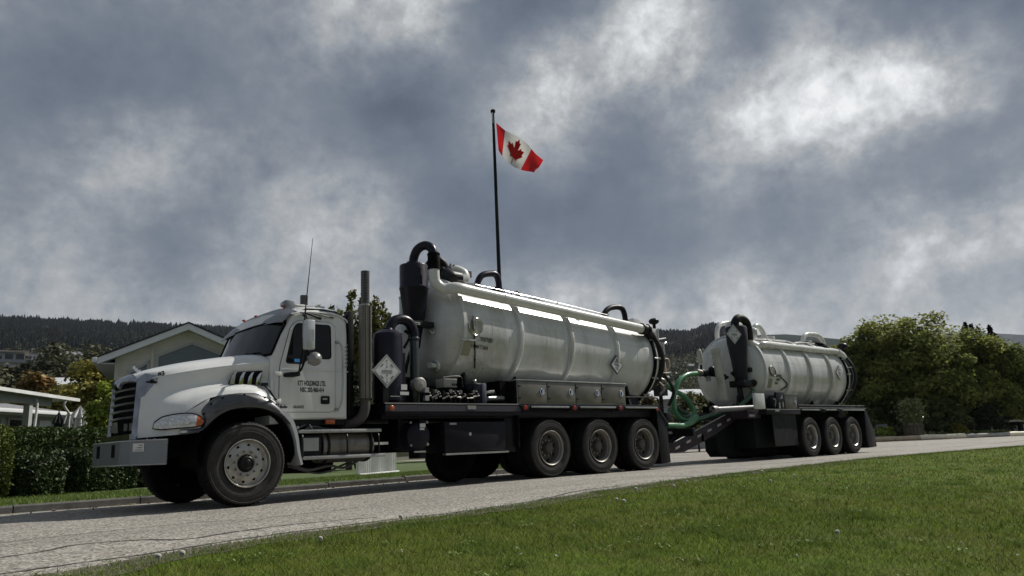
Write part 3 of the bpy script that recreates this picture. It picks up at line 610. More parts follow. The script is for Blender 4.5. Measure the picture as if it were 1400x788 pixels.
# air tank drum hung beside the frame
dr = obj('air_drum', MB().lathe([(0, .001), (.012, .12), (.035, .185), (.075, .218), (.6, .222)], (7.11, .06, .79), (0, 1, 0), 32).box(6.85, 6.95, .32, .6, .62, 1.1).box(7.24, 7.36, .30, .6, .44, 1.1), mat('drum_dark', (.006, .005, .012), .5, dirt=.3, dirtcol=(.016, .016, .016), spec=.25), T)
obj('drum_label', MB().box(7.08, 7.18, .045, .06, .92, .98).box(7.08, 7.16, .045, .06, .88, .91), stick, dr)
obj('drum_lugs', MB().sphere((6.93, .09, 1.0), .022, 8, 5).sphere((7.24, .09, 1.0), .025, 8, 5).sphere((6.93, .09, .65), .022, 8, 5).sphere((7.24, .09, .66), .03, 8, 5).box(6.98, 7.2, .07, .09, .535, .56), alud, dr, kind='stuff')
# purple tool box below the deck
tb = obj('tool_locker', MB().box(7.56, 8.86, .05, .62, .52, 1.0), deckm, T, bev=.012)
obj('locker_shelf', MB().box(7.54, 8.88, .0, .1, .475, .505), alud, tb)
obj('locker_lock', MB().cyl((8.07, .05, .80), (8.07, .03, .80), .028, n=16), alu, tb)
obj('locker_dent', MB().box(7.66, 7.80, .044, .05, .955, .985), alud, tb)
obj('rear_locker', MB().box(8.90, 9.16, .12, .6, .48, 1.08), black, T, bev=.01)
# ---- deck
dk = MB().box(6.40, 13.10, .0, 2.5, 1.262, 1.30).box(6.42, 9.20, .01, .05, 1.10, 1.17).box(6.42, 13.0, .12, 2.38, 1.06, 1.262)
deck = obj('deck', dk, deckm, T, bev=.004)
obj('deck_edge', MB().box(6.40, 9.15, -.006, .0, 1.280, 1.295), alud, deck)
obj('deck_side_plate', MB().box(6.42, 9.20, -.004, .03, 1.165, 1.262), mat('tread_plate', (.040, .036, .048), .45, .3, var=.5, vs=40, bump=.8, bs=70, bd=.01, dirt=.3, dirtcol=(.02, .02, .02)), deck)
obj('deck_plate', MB().box(8.0, 8.18, -.01, .0, 1.20, 1.262), alud, deck)
obj('deck_marker_lamp', MB().sphere((6.52, -.01, 1.215), .045, 14, 8, (1, .5, 1)), amber, deck)
for x in (9.29, 10.545, 11.87):
    br = obj('lamp_bracket', MB().prism([(x-.13, 1.275), (x+.13, 1.275), (x+.08, 1.18), (x-.08, 1.18)], 'y', -.02, .05), deckm, deck, bev=.004)
    obj('side_marker_lamp', MB().lathe([(0, .001), (.006, .03), (.02, .042), (.03, .045)], (x, -.05, 1.232), (0, 1, 0), 16), red, deck)
for (x0, x1) in ((9.43, 10.40), (10.70, 11.73), (12.02, 13.06)): obj('fender_trim', MB().box(x0, x1, -.03, .0, 1.228, 1.262), alu, deck, bev=.003)
# rear wheel skirt and the angled mud guard
obj('wheel_skirt', MB().box(9.16, 13.05, .60, .63, .55, 1.23).box(9.16, 9.20, .05, .6, .55, 1.23), blackm, T)
obj('rear_mudguard', MB().prism([(13.06, 1.25), (13.36, .90), (13.40, .12), (13.08, .10), (13.06, .6)], 'y', .0, .55).prism([(13.10, 1.30), (13.42, .92), (13.40, .86), (13.06, 1.22)], 'y', -.01, .6), black, T, bev=.004)
obj('reflector', MB().box(13.04, 13.11, -.012, -.002, 1.18, 1.25), red, T)
# stainless locker row on the deck
xs_ = [9.163, 9.889, 10.644, 11.384, 12.11]
obj('added_dark_cover', MB().box(9.135, 9.149, .03, .53, 1.30, 1.70), black, T)  # black cover added over the lockers' lit end to keep it dark
lr = obj('deck_lockers', MB().box(9.15, 12.12, .04, .52, 1.302, 1.703).box(9.13, 12.14, .01, .54, 1.705, 1.73), alud, T, bev=.004)
for k in range(4):
    x0, x1 = xs_[k]+.014, xs_[k+1]-.014
    dd = obj('locker_door', MB().box(x0, x1, .02, .04, 1.325, 1.69), mat('locker_steel', (.175, .165, .14), .42, .55, dirt=.35, dirtcol=(.12, .11, .09), vs=6) if k == 0 else MATS['locker_steel'], T, bev=.006)
    xh = x1-.12
    hh = obj('handle', MB().lathe([(0, .060), (-.014, .056), (-.014, .042), (.0, .038)], (xh, .018, 1.52), (0, 1, 0), 24).box(xh-.012, xh+.022, -.004, .01, 1.485, 1.55), chrome, dd); obj('handle_dish', MB().cyl((xh, .0185, 1.52), (xh, .012, 1.52), .04, n=20), blackm, dd)
    obj('hinges', MB().box(x0+.0, x0+.05, .008, .02, 1.60, 1.625).box(x0, x0+.05, .008, .02, 1.385, 1.41), black, dd, kind='stuff')
rw = make_wheel('drive', T, (9.91, 0, .52)); same_side(rw, T, 1.331, .7); same_side(rw, T, 2.662, 1.9)
fw = make_wheel('steer', T, (4.262, -.06, .492)); far_copy(fw, T, 2.5)
for k in range(3):
    c = far_copy(rw, T, 2.5); c.location.x += 1.331*k
pt_ = obj('pusher_tyre', tyre_mb(.50, .27, 40), tread, None); pt_.parent = T; pt_.location = Vector((8.50, 1.0, .50))-origin(T); place_sub('pusher_hub', MB().cyl((0, .05, 0), (0, .2, 0), .31, n=24), blackm, pt_)
# ================================================================== TANKS
class Tank:
    def __init__(s, x0, z0, tilt, R0, taper, y0=1.25):
        s.o = Vector((x0, y0, z0)); s.a = Vector((math.cos(tilt), 0, -math.sin(tilt))); s.b = Vector((math.sin(tilt), 0, math.cos(tilt))); s.R0 = R0; s.tp = taper
    def R(s, t): return s.R0-s.tp*t
    def P(s, t, phi, dr=0): r = s.R(t)+dr; return s.o+s.a*t+(s.b*math.cos(phi)-Vector((0, 1, 0))*math.sin(phi))*r
    def patch(s, mb, t0, t1, p0, p1, dr, n=6):
        mb.loft([[s.P(t0+(t1-t0)*i/2, p0+(p1-p0)*k/n, dr) for k in range(n+1)] for i in range(3)])
        return mb
def placard(root, c, half, nrm, lab, par=None, yaw=0, frame=True):
    """a square turned on its corner, facing -Y (yaw turns it about Z)"""
    par = par or root
    M = Matrix.Translation(Vector(c)) @ Matrix.Rotation(yaw, 4, 'Z') @ (nrm if nrm is not None else Matrix.Identity(4))
    q = lambda r, y: [M @ Vector(v) for v in ((-r, y, 0), (0, y, -r), (r, y, 0), (0, y, r))]
    mb = MB(); a, b = q(half, 0), q(half, -.012); mb.add(a+b, [(0, 1, 2, 3), (7, 6, 5, 4)]+[(i, (i+1) % 4, 4+(i+1) % 4, 4+i) for i in range(4)])
    p = obj('placard', mb, alud if frame else decal, par)
    r2 = half*(.80 if frame else .86); mb = MB(); a, b = q(r2, -.0125), q(r2, -.016); mb.add(a+b, [(7, 6, 5, 4)]+[(i, (i+1) % 4, 4+(i+1) % 4, 4+i) for i in range(4)])
    pl = obj('placard_face', mb, placm, p)
    d = MB()
    if frame:
        def bx(x0, x1, z0, z1, y=-.018):
            d.add([M @ Vector(v) for v in ((x0, y, z0), (x1, y, z0), (x1, y, z1), (x0, y, z1))], [(0, 1, 2, 3)])
        h = half
        bx(-.36*h, .36*h, .02*h, .05*h, -.0185); bx(-.36*h, .36*h, -.14*h, -.11*h, -.0185); bx(-.36*h, -.33*h, -.14*h, .05*h, -.0185); bx(.33*h, .36*h, -.14*h, .05*h, -.0185)
        bx(-.3*h, .3*h, -.07*h, -.02*h, -.0185)
        bx(-.012*h, .012*h, .22*h, .6*h); bx(-.012*h, .012*h, -.62*h, -.2*h)
        for (x, z) in ((0, .64), (0, .24), (0, -.24), (0, -.66), (-.34, .32), (.34, .32), (-.34, -.36), (.34, -.36)):
            d.cyl(M @ Vector((x*h, -.0125, z*h)), M @ Vector((x*h, -.021, z*h)), .04*h, n=8)
            if abs(x) > .1:
                s_ = 1 if x*z > 0 else -1; bb = [M @ Vector((x*h+k*.10*h+e*.02*h, -.019, z*h+k*.10*h*s_*(-1)-e*.02*h*s_*(-1))) for k, e in ((-1, -1), (1, -1), (1, 1), (-1, 1))]; d.add(bb, [(0, 1, 2, 3)])
    else:
        h = half
        def poly(ps): d.add([M @ Vector((x*h, -.0185, z*h)) for x, z in ps], [tuple(range(len(ps)))])
        poly([(-.40, .10), (.30, .0), (.42, -.16), (-.30, -.02)]); poly([(-.06, .55), (.06, .62), (.12, .30), (.0, .2)]); poly([(-.28, .32), (-.16, .38), (-.10, .22), (-.2, .18)])
        poly([(-.22, -.2), (-.08, -.16), (-.14, -.5), (-.2, -.46)]); poly([(.05, -.22), (.22, -.2), (.14, -.56), (.06, -.6)])
    obj('placard_print', d, decal, p)
    return p
def build_tank(root, tk, rings, L, dish):
    Rf = tk.R(0)
    shell = MB().lathe([(0, tk.R(0)), (L*.25, tk.R(L*.25)), (L*.5, tk.R(L*.5)), (L*.75, tk.R(L*.75)), (L, tk.R(L))], tk.o, tk.a, 96)
    sh = obj('tank_shell', shell, tankw, root, smooth=60)
    pr = [(-dish*math.cos(a), Rf*math.sin(a)*.985 if a < 1.4 else Rf*.992) for a in [PI/2*k/10 for k in range(11)]]
    pr = [(-dish*math.sqrt(max(0, 1-(r/Rf)**2.6)), max(r, .001)) for r in [Rf*k/14*.995 for k in range(15)]]+[(.02, Rf*.997)]
    hd = obj('tank_head', MB().lathe(pr, tk.o, tk.a, 96), tankh, root, smooth=60)
    obj('head_weld', MB().lathe([(-.03, Rf-.002), (-.02, Rf+.012), (.03, Rf+.012), (.04, Rf-.002)], tk.o, tk.a, 96), tankh, hd, smooth=60)
    for t in rings:
        r = tk.R(t)
        obj('stiffener_ring', MB().lathe([(-.055, r-.002), (-.048, r+.045), (-.03, r+.058), (.03, r+.058), (.048, r+.045), (.055, r-.002)], tk.o+tk.a*t, tk.a, 96), tankw, root, smooth=40)
    rr = tk.R(L)
    fl = obj('rear_flange', MB().lathe([(-.05, rr), (-.05, rr+.055), (.0, rr+.06), (.0, rr-.02)], tk.o+tk.a*L, tk.a, 96), blackm, root)
    dr = obj('rear_door', MB().lathe([(.01, rr+.055), (.05, rr+.055), (.055, rr-.02), (.20, rr*.8), (.29, rr*.5), (.33, rr*.2), (.335, .001)], tk.o+tk.a*L, tk.a, 96), tankh, root, smooth=60)
    cl = MB()
    for k in range(14):
        ph = 2*PI*k/14+.2; p = tk.P(L-.07, ph, .05); q = tk.P(L+.10, ph, .05); cl.cyl(p, q, .018, n=6); cl.sphere(tk.P(L+.08, ph, .065), .03, 8, 5)
    obj('door_clamps', cl, alud, dr, kind='stuff')
    return sh, hd, dr
tk = Tank(8.16, 2.63, .0585, .985, .013)
sh, hd, rdoor = build_tank(T, tk, (1.38, 2.76, 4.14), 5.42, .36)
def shell_marks(root, tk, sh, rings, L, seed):
    g = np.random.default_rng(seed); w = MB()
    for t in [r+.69 for r in (0,)+rings]:
        r = tk.R(t); w.lathe([(-.009, r-.001), (-.005, r+.0025), (.005, r+.0025), (.009, r-.001)], tk.o+tk.a*t, tk.a, 96)
    w.loft([[tk.P(t, R(76), .0), tk.P(t, R(76.4), .003), tk.P(t, R(76.8), .0)] for t in (.1, L*.3, L*.6, L-.1)])
    obj('weld_seams', w, tankw, sh, kind='stuff')
    d = MB()
    for k in range(64):
        if k % 2: t = float(g.choice(rings))+g.normal()*.05
        else: t = g.uniform(.1, L-.1)
        p0 = g.uniform(60, 108); ln = g.uniform(6, 34); wd = g.uniform(.003, .010); n = 7; A, B = [], []
        for i in range(n):
            q = i/(n-1); ww = wd*(1-q)**.7; dr = .0012 if k % 2 == 0 else .0015; ph = R(p0+ln*q)
            rr = .06 if abs(min(rings, key=lambda r_: abs(r_-t))-t) < .06 else 0
            A.append(tk.P(t-ww, ph, dr+rr)); B.append(tk.P(t+ww, ph, dr+rr))
        d.loft([A, B])
    obj('drip_stains', d, MATS['drip'], sh, kind='stuff')
mat('drip', (.40, .385, .34), .5, var=.2, vs=3)
shell_marks(T, tk, sh, (1.38, 2.76, 4.14), 5.42, 5)
obj('front_ring', MB().lathe([(-.04, .983), (-.03, 1.03), (.04, 1.03), (.05, .983)], tk.o+tk.a*.03, tk.a, 96), tankw, T, smooth=40)
# cradle
cr = MB()
for x in (8.4, 9.6, 11.2, 12.8): cr.prism([(.45, 1.30), (2.05, 1.30), (1.9, 1.9), (1.6, 1.70), (1.25, 1.62), (.9, 1.70), (.6, 1.9)], 'x', x, x+.05)
cr.box(8.2, 13.4, .75, .85, 1.30, 1.62).box(8.2, 13.4, 1.65, 1.75, 1.30, 1.62)
obj('tank_cradle', cr, black, T)
# ---- main white suction pipe with black couplings
PH = R(55); DP = .185
pl_ = [tk.P(t, PH, DP) for t in (-.12, .3, 1.4, 2.8, 4.1, 5.05)]
pipe = obj('suction_pipe', MB().tube([Vector((7.745, .50, 3.66)), Vector((7.745, .50, 3.52)), Vector((7.765, .495, 3.42)), Vector((7.83, .46, 3.33)), Vector((7.93, .41, 3.295))]+pl_, .097, 20, 6), pipew, T, smooth=60)
for t in (.95,): obj('pipe_flange', MB().lathe([(-.012, .092), (-.012, .104), (.012, .104), (.012, .092)], tk.P(t, PH, DP), tk.a, 24), pipew, pipe)
obj('pipe_bracket', MB().box(8.6, 8.72, .5, .62, 3.05, 3.2).box(11.3, 11.4, .5, .62, 2.9, 3.05), tankh, pipe)
obj('pipe_clamp', MB().lathe([(-.10, .092), (-.10, .125), (-.04, .125), (-.04, .11), (.06, .11), (.08, .13), (.12, .13), (.12, .1)], tk.P(5.1, PH, DP), tk.a, 24), black, pipe)
# rear black hose hugging the door
obj('rear_hose', MB().tube([tk.P(5.05, PH, DP), tk.P(5.28, PH, .13), tk.P(5.48, R(58), .05), tk.P(5.62, R(75), -.0), tk.P(5.68, R(95), -.04), tk.P(5.64, R(116), -.06), tk.P(5.5, R(136), -.06)], .10, 18, 6), mat('black_hose', (.009, .0085, .008), .6, spec=.25, dirt=.3, dirtcol=(.025, .022, .02), bump=.3, bs=30, bd=.006), T, smooth=60)
obj('door_hoses', MB().tube([tk.P(5.5, R(48), .03), tk.P(5.56, R(75), .0), tk.P(5.56, R(105), -.02), tk.P(5.5, R(130), -.02)], .022, 8).tube([tk.P(5.6, R(44), -.06), tk.P(5.68, R(72), -.12), tk.P(5.68, R(104), -.14), tk.P(5.6, R(135), -.1)], .018, 8)
    .tube([tk.P(5.55, R(60), .05), tk.P(5.62, R(70), .07)], .02, 6, 0).tube([tk.P(5.42, R(88), .05), tk.P(5.70, R(88), .02)], .014, 6, 0), alud, rdoor)
# ---- cyclone and its elbow
cx, cy = 7.60, .90
cyc = obj('cyclone', MB().lathe([(2.30, .09), (2.50, .12), (2.70, .16), (2.92, .20), (3.33, .25), (3.34, .257), (3.37, .257), (3.38, .252), (3.75, .250), (3.77, .24), (3.775, .20), (3.795, .13), (3.83, .12)], (cx, cy, 0), (0, 0, 1), 48), purple, T, smooth=40)
obj('cyclone_leg', MB().cyl((cx, cy, 2.34), (cx, cy, 1.3), .05, n=16), black, cyc)
obj('cyclone_elbow', MB().tube([(cx-.02, cy-.03, 3.78), (cx-.02, cy-.04, 3.90), (cx+.0, cy-.12, 4.03), (cx+.06, cy-.24, 4.09), (cx+.12, cy-.35, 4.04), (7.745, .50, 3.92), (7.745, .50, 3.84)], .080, 20, 6), purple, T, smooth=60)
obj('rubber_coupling', MB().cyl((7.745, .50, 3.63), (7.745, .50, 3.93), .107, n=28).lathe([(3.64, .107), (3.64, .114), (3.665, .114), (3.665, .107)], (7.745, .50, 0), (0, 0, 1), 28).lathe([(3.89, .107), (3.89, .114), (3.915, .114), (3.915, .107)], (7.745, .50, 0), (0, 0, 1), 28), blackm, T, bev=.004)
brk = obj('cyclone_bracket', MB().box(7.36, 7.80, .60, .75, 2.63, 2.73), black, T, bev=.006)
obj('bracket_label', MB().box(7.36, 7.50, .592, .60, 2.655, 2.70), stick, brk)
obj('label_print', MB().box(7.38, 7.48, .589, .592, 2.67, 2.685), decal, brk)
obj('hook', MB().tube([(7.72, .62, 2.58), (7.74, .6, 2.54), (7.78, .6, 2.54), (7.80, .62, 2.58)], .008, 6), tankh, T)
# second elbow and the white turret on the top of the tank
obj('far_elbow', MB().tube([(8.25, 1.45, 3.55), (8.25, 1.42, 3.86), (8.32, 1.35, 4.02), (8.45, 1.28, 4.06), (8.56, 1.26, 3.95), (8.58, 1.26, 3.75)], .075, 16), black, T, smooth=60)
obj('top_valve', MB().cyl((8.42, 1.2, 3.76), (8.86, 1.2, 3.74), .13, n=24).cyl((8.44, 1.05, 3.78), (8.40, .8, 3.6), .1, n=18).cyl((8.40, 1.2, 3.76), (8.44, 1.2, 3.76), .16, n=24).box(8.5, 8.8, 1.0, 1.4, 3.5, 3.66), black, T, bev=.006)
obj('white_elbow', MB().tube([(8.76, 1.2, 3.71), (8.88, 1.2, 3.72), (8.98, 1.2, 3.77), (8.98, 1.24, 3.86), (8.88, 1.3, 3.92), (8.78, 1.36, 3.91)], .105, 20, 6), pipew, T, smooth=60)
obj('valve_hardware', MB().cyl((8.72, 1.3, 3.8), (8.72, 1.3, 3.98), .07, n=10).cyl((8.80, 1.3, 3.9), (8.80, 1.3, 4.02), .04, n=8).box(9.05, 9.17, 1.2, 1.3, 3.80, 3.92).sphere((9.06, 1.15, 3.62), .05, 8, 6).tube([(8.9, 1.1, 3.62), (9.15, 1.1, 3.60)], .035, 8, 0).tube([(8.66, 1.2, 3.9), (8.7, 1.25, 4.0), (8.78, 1.3, 4.01)], .03, 6), brass, T)
for t_ in (.9, 2.6): obj('manway', MB().cyl(tk.P(t_, 0, -.02), tk.P(t_, 0, .08), .28, n=28), tankw, T, bev=.006)
# ---- rollover hoops
def hoop(root, pts, r, m, gus=None, name='rollover_hoop'):
    h = obj(name, MB().tube(pts, r, 16, 6), m, root, smooth=60)
    if gus: obj('gusset', MB().prism(gus[0], 'y', gus[1]-.02, gus[1]+.02), m, h)
    return h
hoop(T, [(9.10, 1.0, 3.40), (9.12, 1.0, 3.60), (9.24, 1.0, 3.80), (9.45, 1.0, 3.87), (9.60, 1.0, 3.87), (9.67, 1.0, 3.77), (9.685, 1.0, 3.56), (9.68, 1.0, 3.36)], .062, purple, ([(9.42, 3.40), (9.56, 3.62), (9.68, 3.66), (9.80, 3.66), (10.0, 3.44), (10.0, 3.36), (9.42, 3.36)], 1.08))
hoop(T, [(12.72, 1.0, 3.16), (12.76, 1.0, 3.36), (12.93, 1.0, 3.50), (13.2, 1.0, 3.56), (13.38, 1.0, 3.54), (13.46, 1.0, 3.42), (13.475, 1.0, 3.25), (13.47, 1.0, 3.08)], .062, black, ([(12.68, 3.18), (13.5, 3.14), (13.5, 3.26), (13.15, 3.22), (13.1, 3.27), (13.0, 3.24), (12.68, 3.30)], 1.04))
obj('top_hoses', MB().tube([(12.4, .80, 3.19), (12.8, .78, 3.20), (13.2, .76, 3.14), (13.6, .72, 3.02)], .028, 8).tube([(12.5, .86, 3.24), (12.9, .84, 3.23), (13.3, .8, 3.16), (13.65, .75, 3.05)], .024, 8), blackm, T, smooth=60)
# safety line along the top with posts
sl2 = MB().tube([tk.P(.8, R(18), .09), tk.P(1.5, R(18), .10), tk.P(3.0, R(18), .11), tk.P(4.6, R(18), .10)], .006, 6, 3)
for t in (.8, 1.5, 3.0, 4.6): sl2.cyl(tk.P(t, R(18), 0), tk.P(t, R(18), .13), .01, n=6)
obj('safety_line', sl2, alu, T)
obj('top_fitting', MB().cyl((10.1, 1.1, 3.42), (10.1, 1.1, 3.60), .02, n=8).cyl((10.3, 1.1, 3.4), (10.3, 1.1, 3.58), .03, n=8).tube([(10.05, 1.1, 3.52), (10.38, 1.1, 3.54)], .016, 6, 0).sphere((10.26, 1.1, 3.6), .045, 8, 6), brass, T)
# ---- rear top box, strobe, float valve
wb = obj('rear_box', MB().prism([(13.85, 3.10), (14.30, 3.10), (14.32, 3.22), (14.1, 3.36), (13.88, 3.38)], 'y', 1.1, 1.5), tankw, T, bev=.01)
wb2 = obj('valve_box', MB().prism([(14.42, 3.10), (15.05, 3.0), (15.05, 3.24), (14.42, 3.24)], 'y', 1.3, 1.36), tankw, T, bev=.005)
obj('strobe_lamp', MB().sphere((15.06, 1.4, 3.44), .13, 14, 8, (1, 1, .62)).cyl((15.06, 1.4, 3.22), (15.06, 1.4, 3.40), .04, n=10), black, T)
obj('rear_ladder_rail', MB().tube([(15.05, 1.3, 2.98), (15.28, 1.25, 3.02)], .02, 6, 0).tube([(15.05, 1.3, 2.92), (15.1, 1.2, 2.85), (15.2, 1.2, 2.9), (15.26, 1.2, 2.86)], .022, 6).box(15.02, 15.06, 1.28, 1.36, 3.0, 3.24).tube([(15.1, 1.2, 2.9), (15.12, 1.2, 2.6)], .02, 6, 0), alu, T)
cv = obj('cream_valve', MB().lathe([(0, .07), (.03, .085), (.22, .06), (.42, .04), (.44, .06), (.47, .06)], (15.02, 1.2, 2.08), (.05, 0, 1), 18).tube([(15.05, 1.18, 2.50), (15.2, 1.16, 2.48), (15.22, 1.16, 2.3), (15.08, 1.18, 2.2)], .018, 6), creamvalve, T, smooth=50)
mnf = MB().cyl((14.0, 1.25, 2.08), (15.2, 1.25, 2.0), .10, n=18).cyl((14.9, 1.25, 2.0), (14.9, 1.25, 1.2), .045, n=10).sphere((14.95, 1.22, 1.95), .12, 12, 8).tube([(14.6, .9, 2.1), (14.8, .8, 1.7), (14.7, .9, 1.35)], .04, 8).tube([(14.75, 1.1, 2.1), (15.1, 1.0, 2.13)], .02, 6, 0).box(14.7, 14.85, 1.0, 1.3, 1.6, 1.85)
obj('rear_manifold', mnf, black, T, smooth=40)
obj('rear_fittings', MB().cyl((14.84, 1.2, 1.98), (15.0, 1.16, 1.93), .075, n=16).sphere((14.72, 1.1, 2.05), .06, 10, 6).cyl((14.62, 1.0, 1.75), (14.7, .92, 1.8), .06, n=12).tube([(14.4, .9, 1.6), (14.6, .9, 1.75), (14.55, 1.0, 1.9)], .03, 8).tube([(14.8, 1.1, 2.13), (15.1, 1.05, 2.16)], .014, 6, 0), brass, T)
# rear hand rail and frame tail
obj('rear_rail', MB().tube([(12.2, .1, 1.46), (13.15, .1, 1.46), (13.25, .1, 1.40), (13.38, .1, 1.22)], .016, 8, 3).cyl((12.55, .1, 1.3), (12.55, .1, 1.46), .012, n=6).cyl((12.95, .1, 1.3), (12.95, .1, 1.46), .012, n=6).tube([(12.6, .3, 1.3), (12.75, .5, 1.52), (12.95, .6, 1.34)], .02, 6), black, T)
obj('blue_bottle', MB().lathe([(1.31, .06), (1.58, .06), (1.62, .035), (1.66, .035), (1.66, .001)], (12.28, .3, 0), (0, 0, 1), 16), bluep, T, smooth=40)
obj('rear_bumper_beam', MB().box(13.3, 14.62, .72, 1.72, .78, 1.06).box(13.5, 13.7, .1, 2.4, .95, 1.15).box(14.56, 14.66, .2, 2.3, .64, .82), black, T, bev=.008)
tl = obj('tail_lamp_bar', MB().box(14.30, 15.10, .76, .80, .66, .82), deckm, T)
for x in (14.42, 14.90): obj('tail_lamp_lettering', MB().box(x, x+.16, .755, .76, .715, .765), mat('worn_marking', (.35, .33, .32), .5, dirt=.8, dirtcol=(.1, .08, .08), ds=20) if x < 14.5 else MATS['worn_marking'], tl)
# ---- silencer, its pipe, the placard
sil = obj('silencer', MB().lathe([(1.31, .205), (1.345, .235), (2.33, .235), (2.40, .22), (2.45, .15), (2.465, .095), (2.49, .085)], (6.655, .30, 0), (0, 0, 1), 40), purple, T, smooth=40)
obj('silencer_elbow', MB().tube([(6.70, .30, 2.42), (6.72, .30, 2.54), (6.80, .30, 2.63), (6.95, .30, 2.66), (7.08, .30, 2.61), (7.155, .30, 2.48), (7.165, .30, 2.36)], .082, 18, 6), purple, T, smooth=60)
obj('silencer_pipe', MB().cyl((7.165, .30, 1.31), (7.165, .30, 2.36), .075, n=24).lathe([(2.34, .075), (2.34, .092), (2.36, .092), (2.38, .082)], (7.165, .30, 0), (0, 0, 1), 24), mat('dark_teal_pipe', (.015, .022, .022), .35, coat=.2), T, bev=.003)
obj('silencer_sticker', MB().box(6.74, 6.85, .055, .062, 1.50, 1.585).box(6.72, 6.88, .053, .06, 1.42, 1.47), stick, sil)
obj('silencer_seam', MB().box(6.54, 6.72, .052, .062, 1.39, 1.405), alud, sil)
placard(T, (6.455, .03, 1.775), .262, None, 'x')
obj('placard_post', MB().box(6.40, 6.50, .04, .08, 1.3, 1.75).box(6.86, 6.92, .2, .26, 1.3, 2.1), black, T)
obj('white_oil_tank', MB().box(7.26, 7.46, .85, 1.1, 1.98, 2.55), mat('cabinet_grey', (.40, .41, .40), .4, dirt=.3), T, bev=.02)
obj('white_stub_pipe', MB().cyl((7.86, 1.6, 2.6), (7.86, 1.6, 3.33), .085, n=20).cyl((7.86, 1.6, 3.31), (7.86, 1.6, 3.35), .095, n=20), tankw, T)
bl_ = MB().box(6.95, 7.55, .45, .9, 1.3, 1.75).cyl((7.1, .38, 1.6), (7.1, .6, 1.6), .12, n=18).tube([(7.05, .4, 1.8), (7.15, .42, 2.1), (7.3, .5, 2.3)], .03, 8).tube([(7.0, .35, 2.2), (7.1, .33, 2.4), (7.05, .4, 2.5)], .025, 8)
obj('blower', bl_, black, T, bev=.01)
obj('air_filter', MB().lathe([(0, .001), (.01, .09), (.04, .118), (.16, .118), (.20, .08), (.3, .05)], (7.18, .12, 1.60), (0, 1, 0), 28), mat('filter_grey', (.25, .24, .22), .5, .3, dirt=.4), T, smooth=40)
obj('tank_stub', MB().cyl((7.70, .62, 1.98), (7.9, .7, 1.98), .05, n=14).lathe([(0, .08), (.03, .10), (.05, .10)], (7.86, .7, 1.98), (1, .2, 0), 18), tankh, T)
# pump bay: valves, gauges, pipes
random.seed(3)
pb = MB(); pbl = MB()
for k in range(9):
    x = 7.25+k*.13; y = .12+.12*random.random(); z = 1.33
    pb.cyl((x, y, z), (x, y, z+.10+.12*random.random()), .02+.015*random.random(), n=8)
    if k % 2 == 0: pbl.cyl((x, y-.03, z+.17), (x, y+.01, z+.17), .035, n=12)
    pb.tube([(x, y, z+.08), (x+.06, y-.05, z+.13), (x+.13, y, z+.06)], .016, 6)
    pbl.tube([(x-.04, y-.04, z+.04+.05*random.random()), (x+.09, y-.05, z+.04+.08*random.random())], .017, 6, 0)
    pb.sphere((x+.05, y, z+.12*random.random()+.04), .045, 8, 6)
obj('pump_valves', pb, black, T, smooth=40); obj('valve_handles', pbl, brass, T, smooth=40)
obj('outlet_box', MB().box(7.215, 7.29, .08, .14, 1.47, 1.55), mat('outlet_grey', (.3, .3, .3), .5), T); obj('outlet_box', MB().box(7.215, 7.29, .08, .14, 1.34, 1.42), MATS['outlet_grey'], T)
obj('control_box', MB().box(7.70, 7.97, .22, .45, 1.575, 1.72), mat('control_box_grey', (.34, .34, .31), .5, dirt=.4), T, bev=.006)
obj('control_levers', MB().tube([(7.66, .2, 1.73), (7.9, .2, 1.76), (8.05, .2, 1.74), (8.07, .2, 1.58)], .012, 6, 3).box(7.86, 7.875, .205, .22, 1.60, 1.64).box(7.90, 7.915, .205, .22, 1.60, 1.64).box(7.94, 7.955, .205, .22, 1.60, 1.64), black, T)
oil = obj('hydraulic_reservoir', MB().box(8.34, 8.52, .22, .52, 1.31, 1.655), purple, T, bev=.02)
obj('reservoir_side', MB().box(8.50, 8.60, .20, .5, 1.31, 1.66), mat('reservoir_grey', (.10, .10, .14), .4), oil, bev=.02)
obj('reservoir_cap', MB().sphere((8.45, .34, 1.70), .04, 10, 6).box(8.38, 8.47, .2, .3, 1.640, 1.66), alu, oil)
obj('bay_pipes', MB().cyl((8.66, .26, 1.40), (9.02, .26, 1.41), .045, n=14).cyl((8.6, .4, 1.52), (9.1, .4, 1.50), .03, n=10).tube([(8.55, .3, 1.36), (8.62, .22, 1.5), (8.8, .24, 1.53)], .02, 6), alud, T)
obj('bay_block', MB().box(7.3, 9.1, .55, .75, 1.3, 1.62).box(8.95, 9.12, .25, .6, 1.3, 1.72), blackm, T)
# ---- level gauge, vertical rope, marks and lettering on the shell
def lathe_disc(tk, t, phi, r, dr, name, m, par, n=28):
    c = tk.P(t, phi, dr); nrm = (tk.b*math.cos(phi)-Vector((0, 1, 0))*math.sin(phi))
    return obj(name, MB().lathe([(-.03, r), (.0, r), (.012, r*.9), (.012, .001)], c, nrm, n), m, par)
sg = lathe_disc(tk, .28, R(88), .155, .012, 'level_gauge', mat('gauge_khaki', (.33, .33, .25), .4, dirt=.3), T)
c0 = tk.P(.28, R(88), .03)
obj('gauge_bezel', MB().tube([c0+(tk.a*math.cos(a)+(tk.b*math.sin(R(88))+Vector((0, math.cos(R(88)), 0)))*math.sin(a))*.155 for a in [2*PI*k/16 for k in range(17)]], .010, 6, 2), chrome, sg)
obj('gauge_arm', MB().box(c0.x-.09, c0.x-.02, c0.y-.05, c0.y, c0.z-.06, c0.z+.18).tube([c0+Vector((-.05, -.05, .1)), c0+Vector((.02, -.04, -.1)), c0+Vector((.06, -.03, -.22)), c0+Vector((-.02, -.02, -.28))], .008, 6), alud, sg)
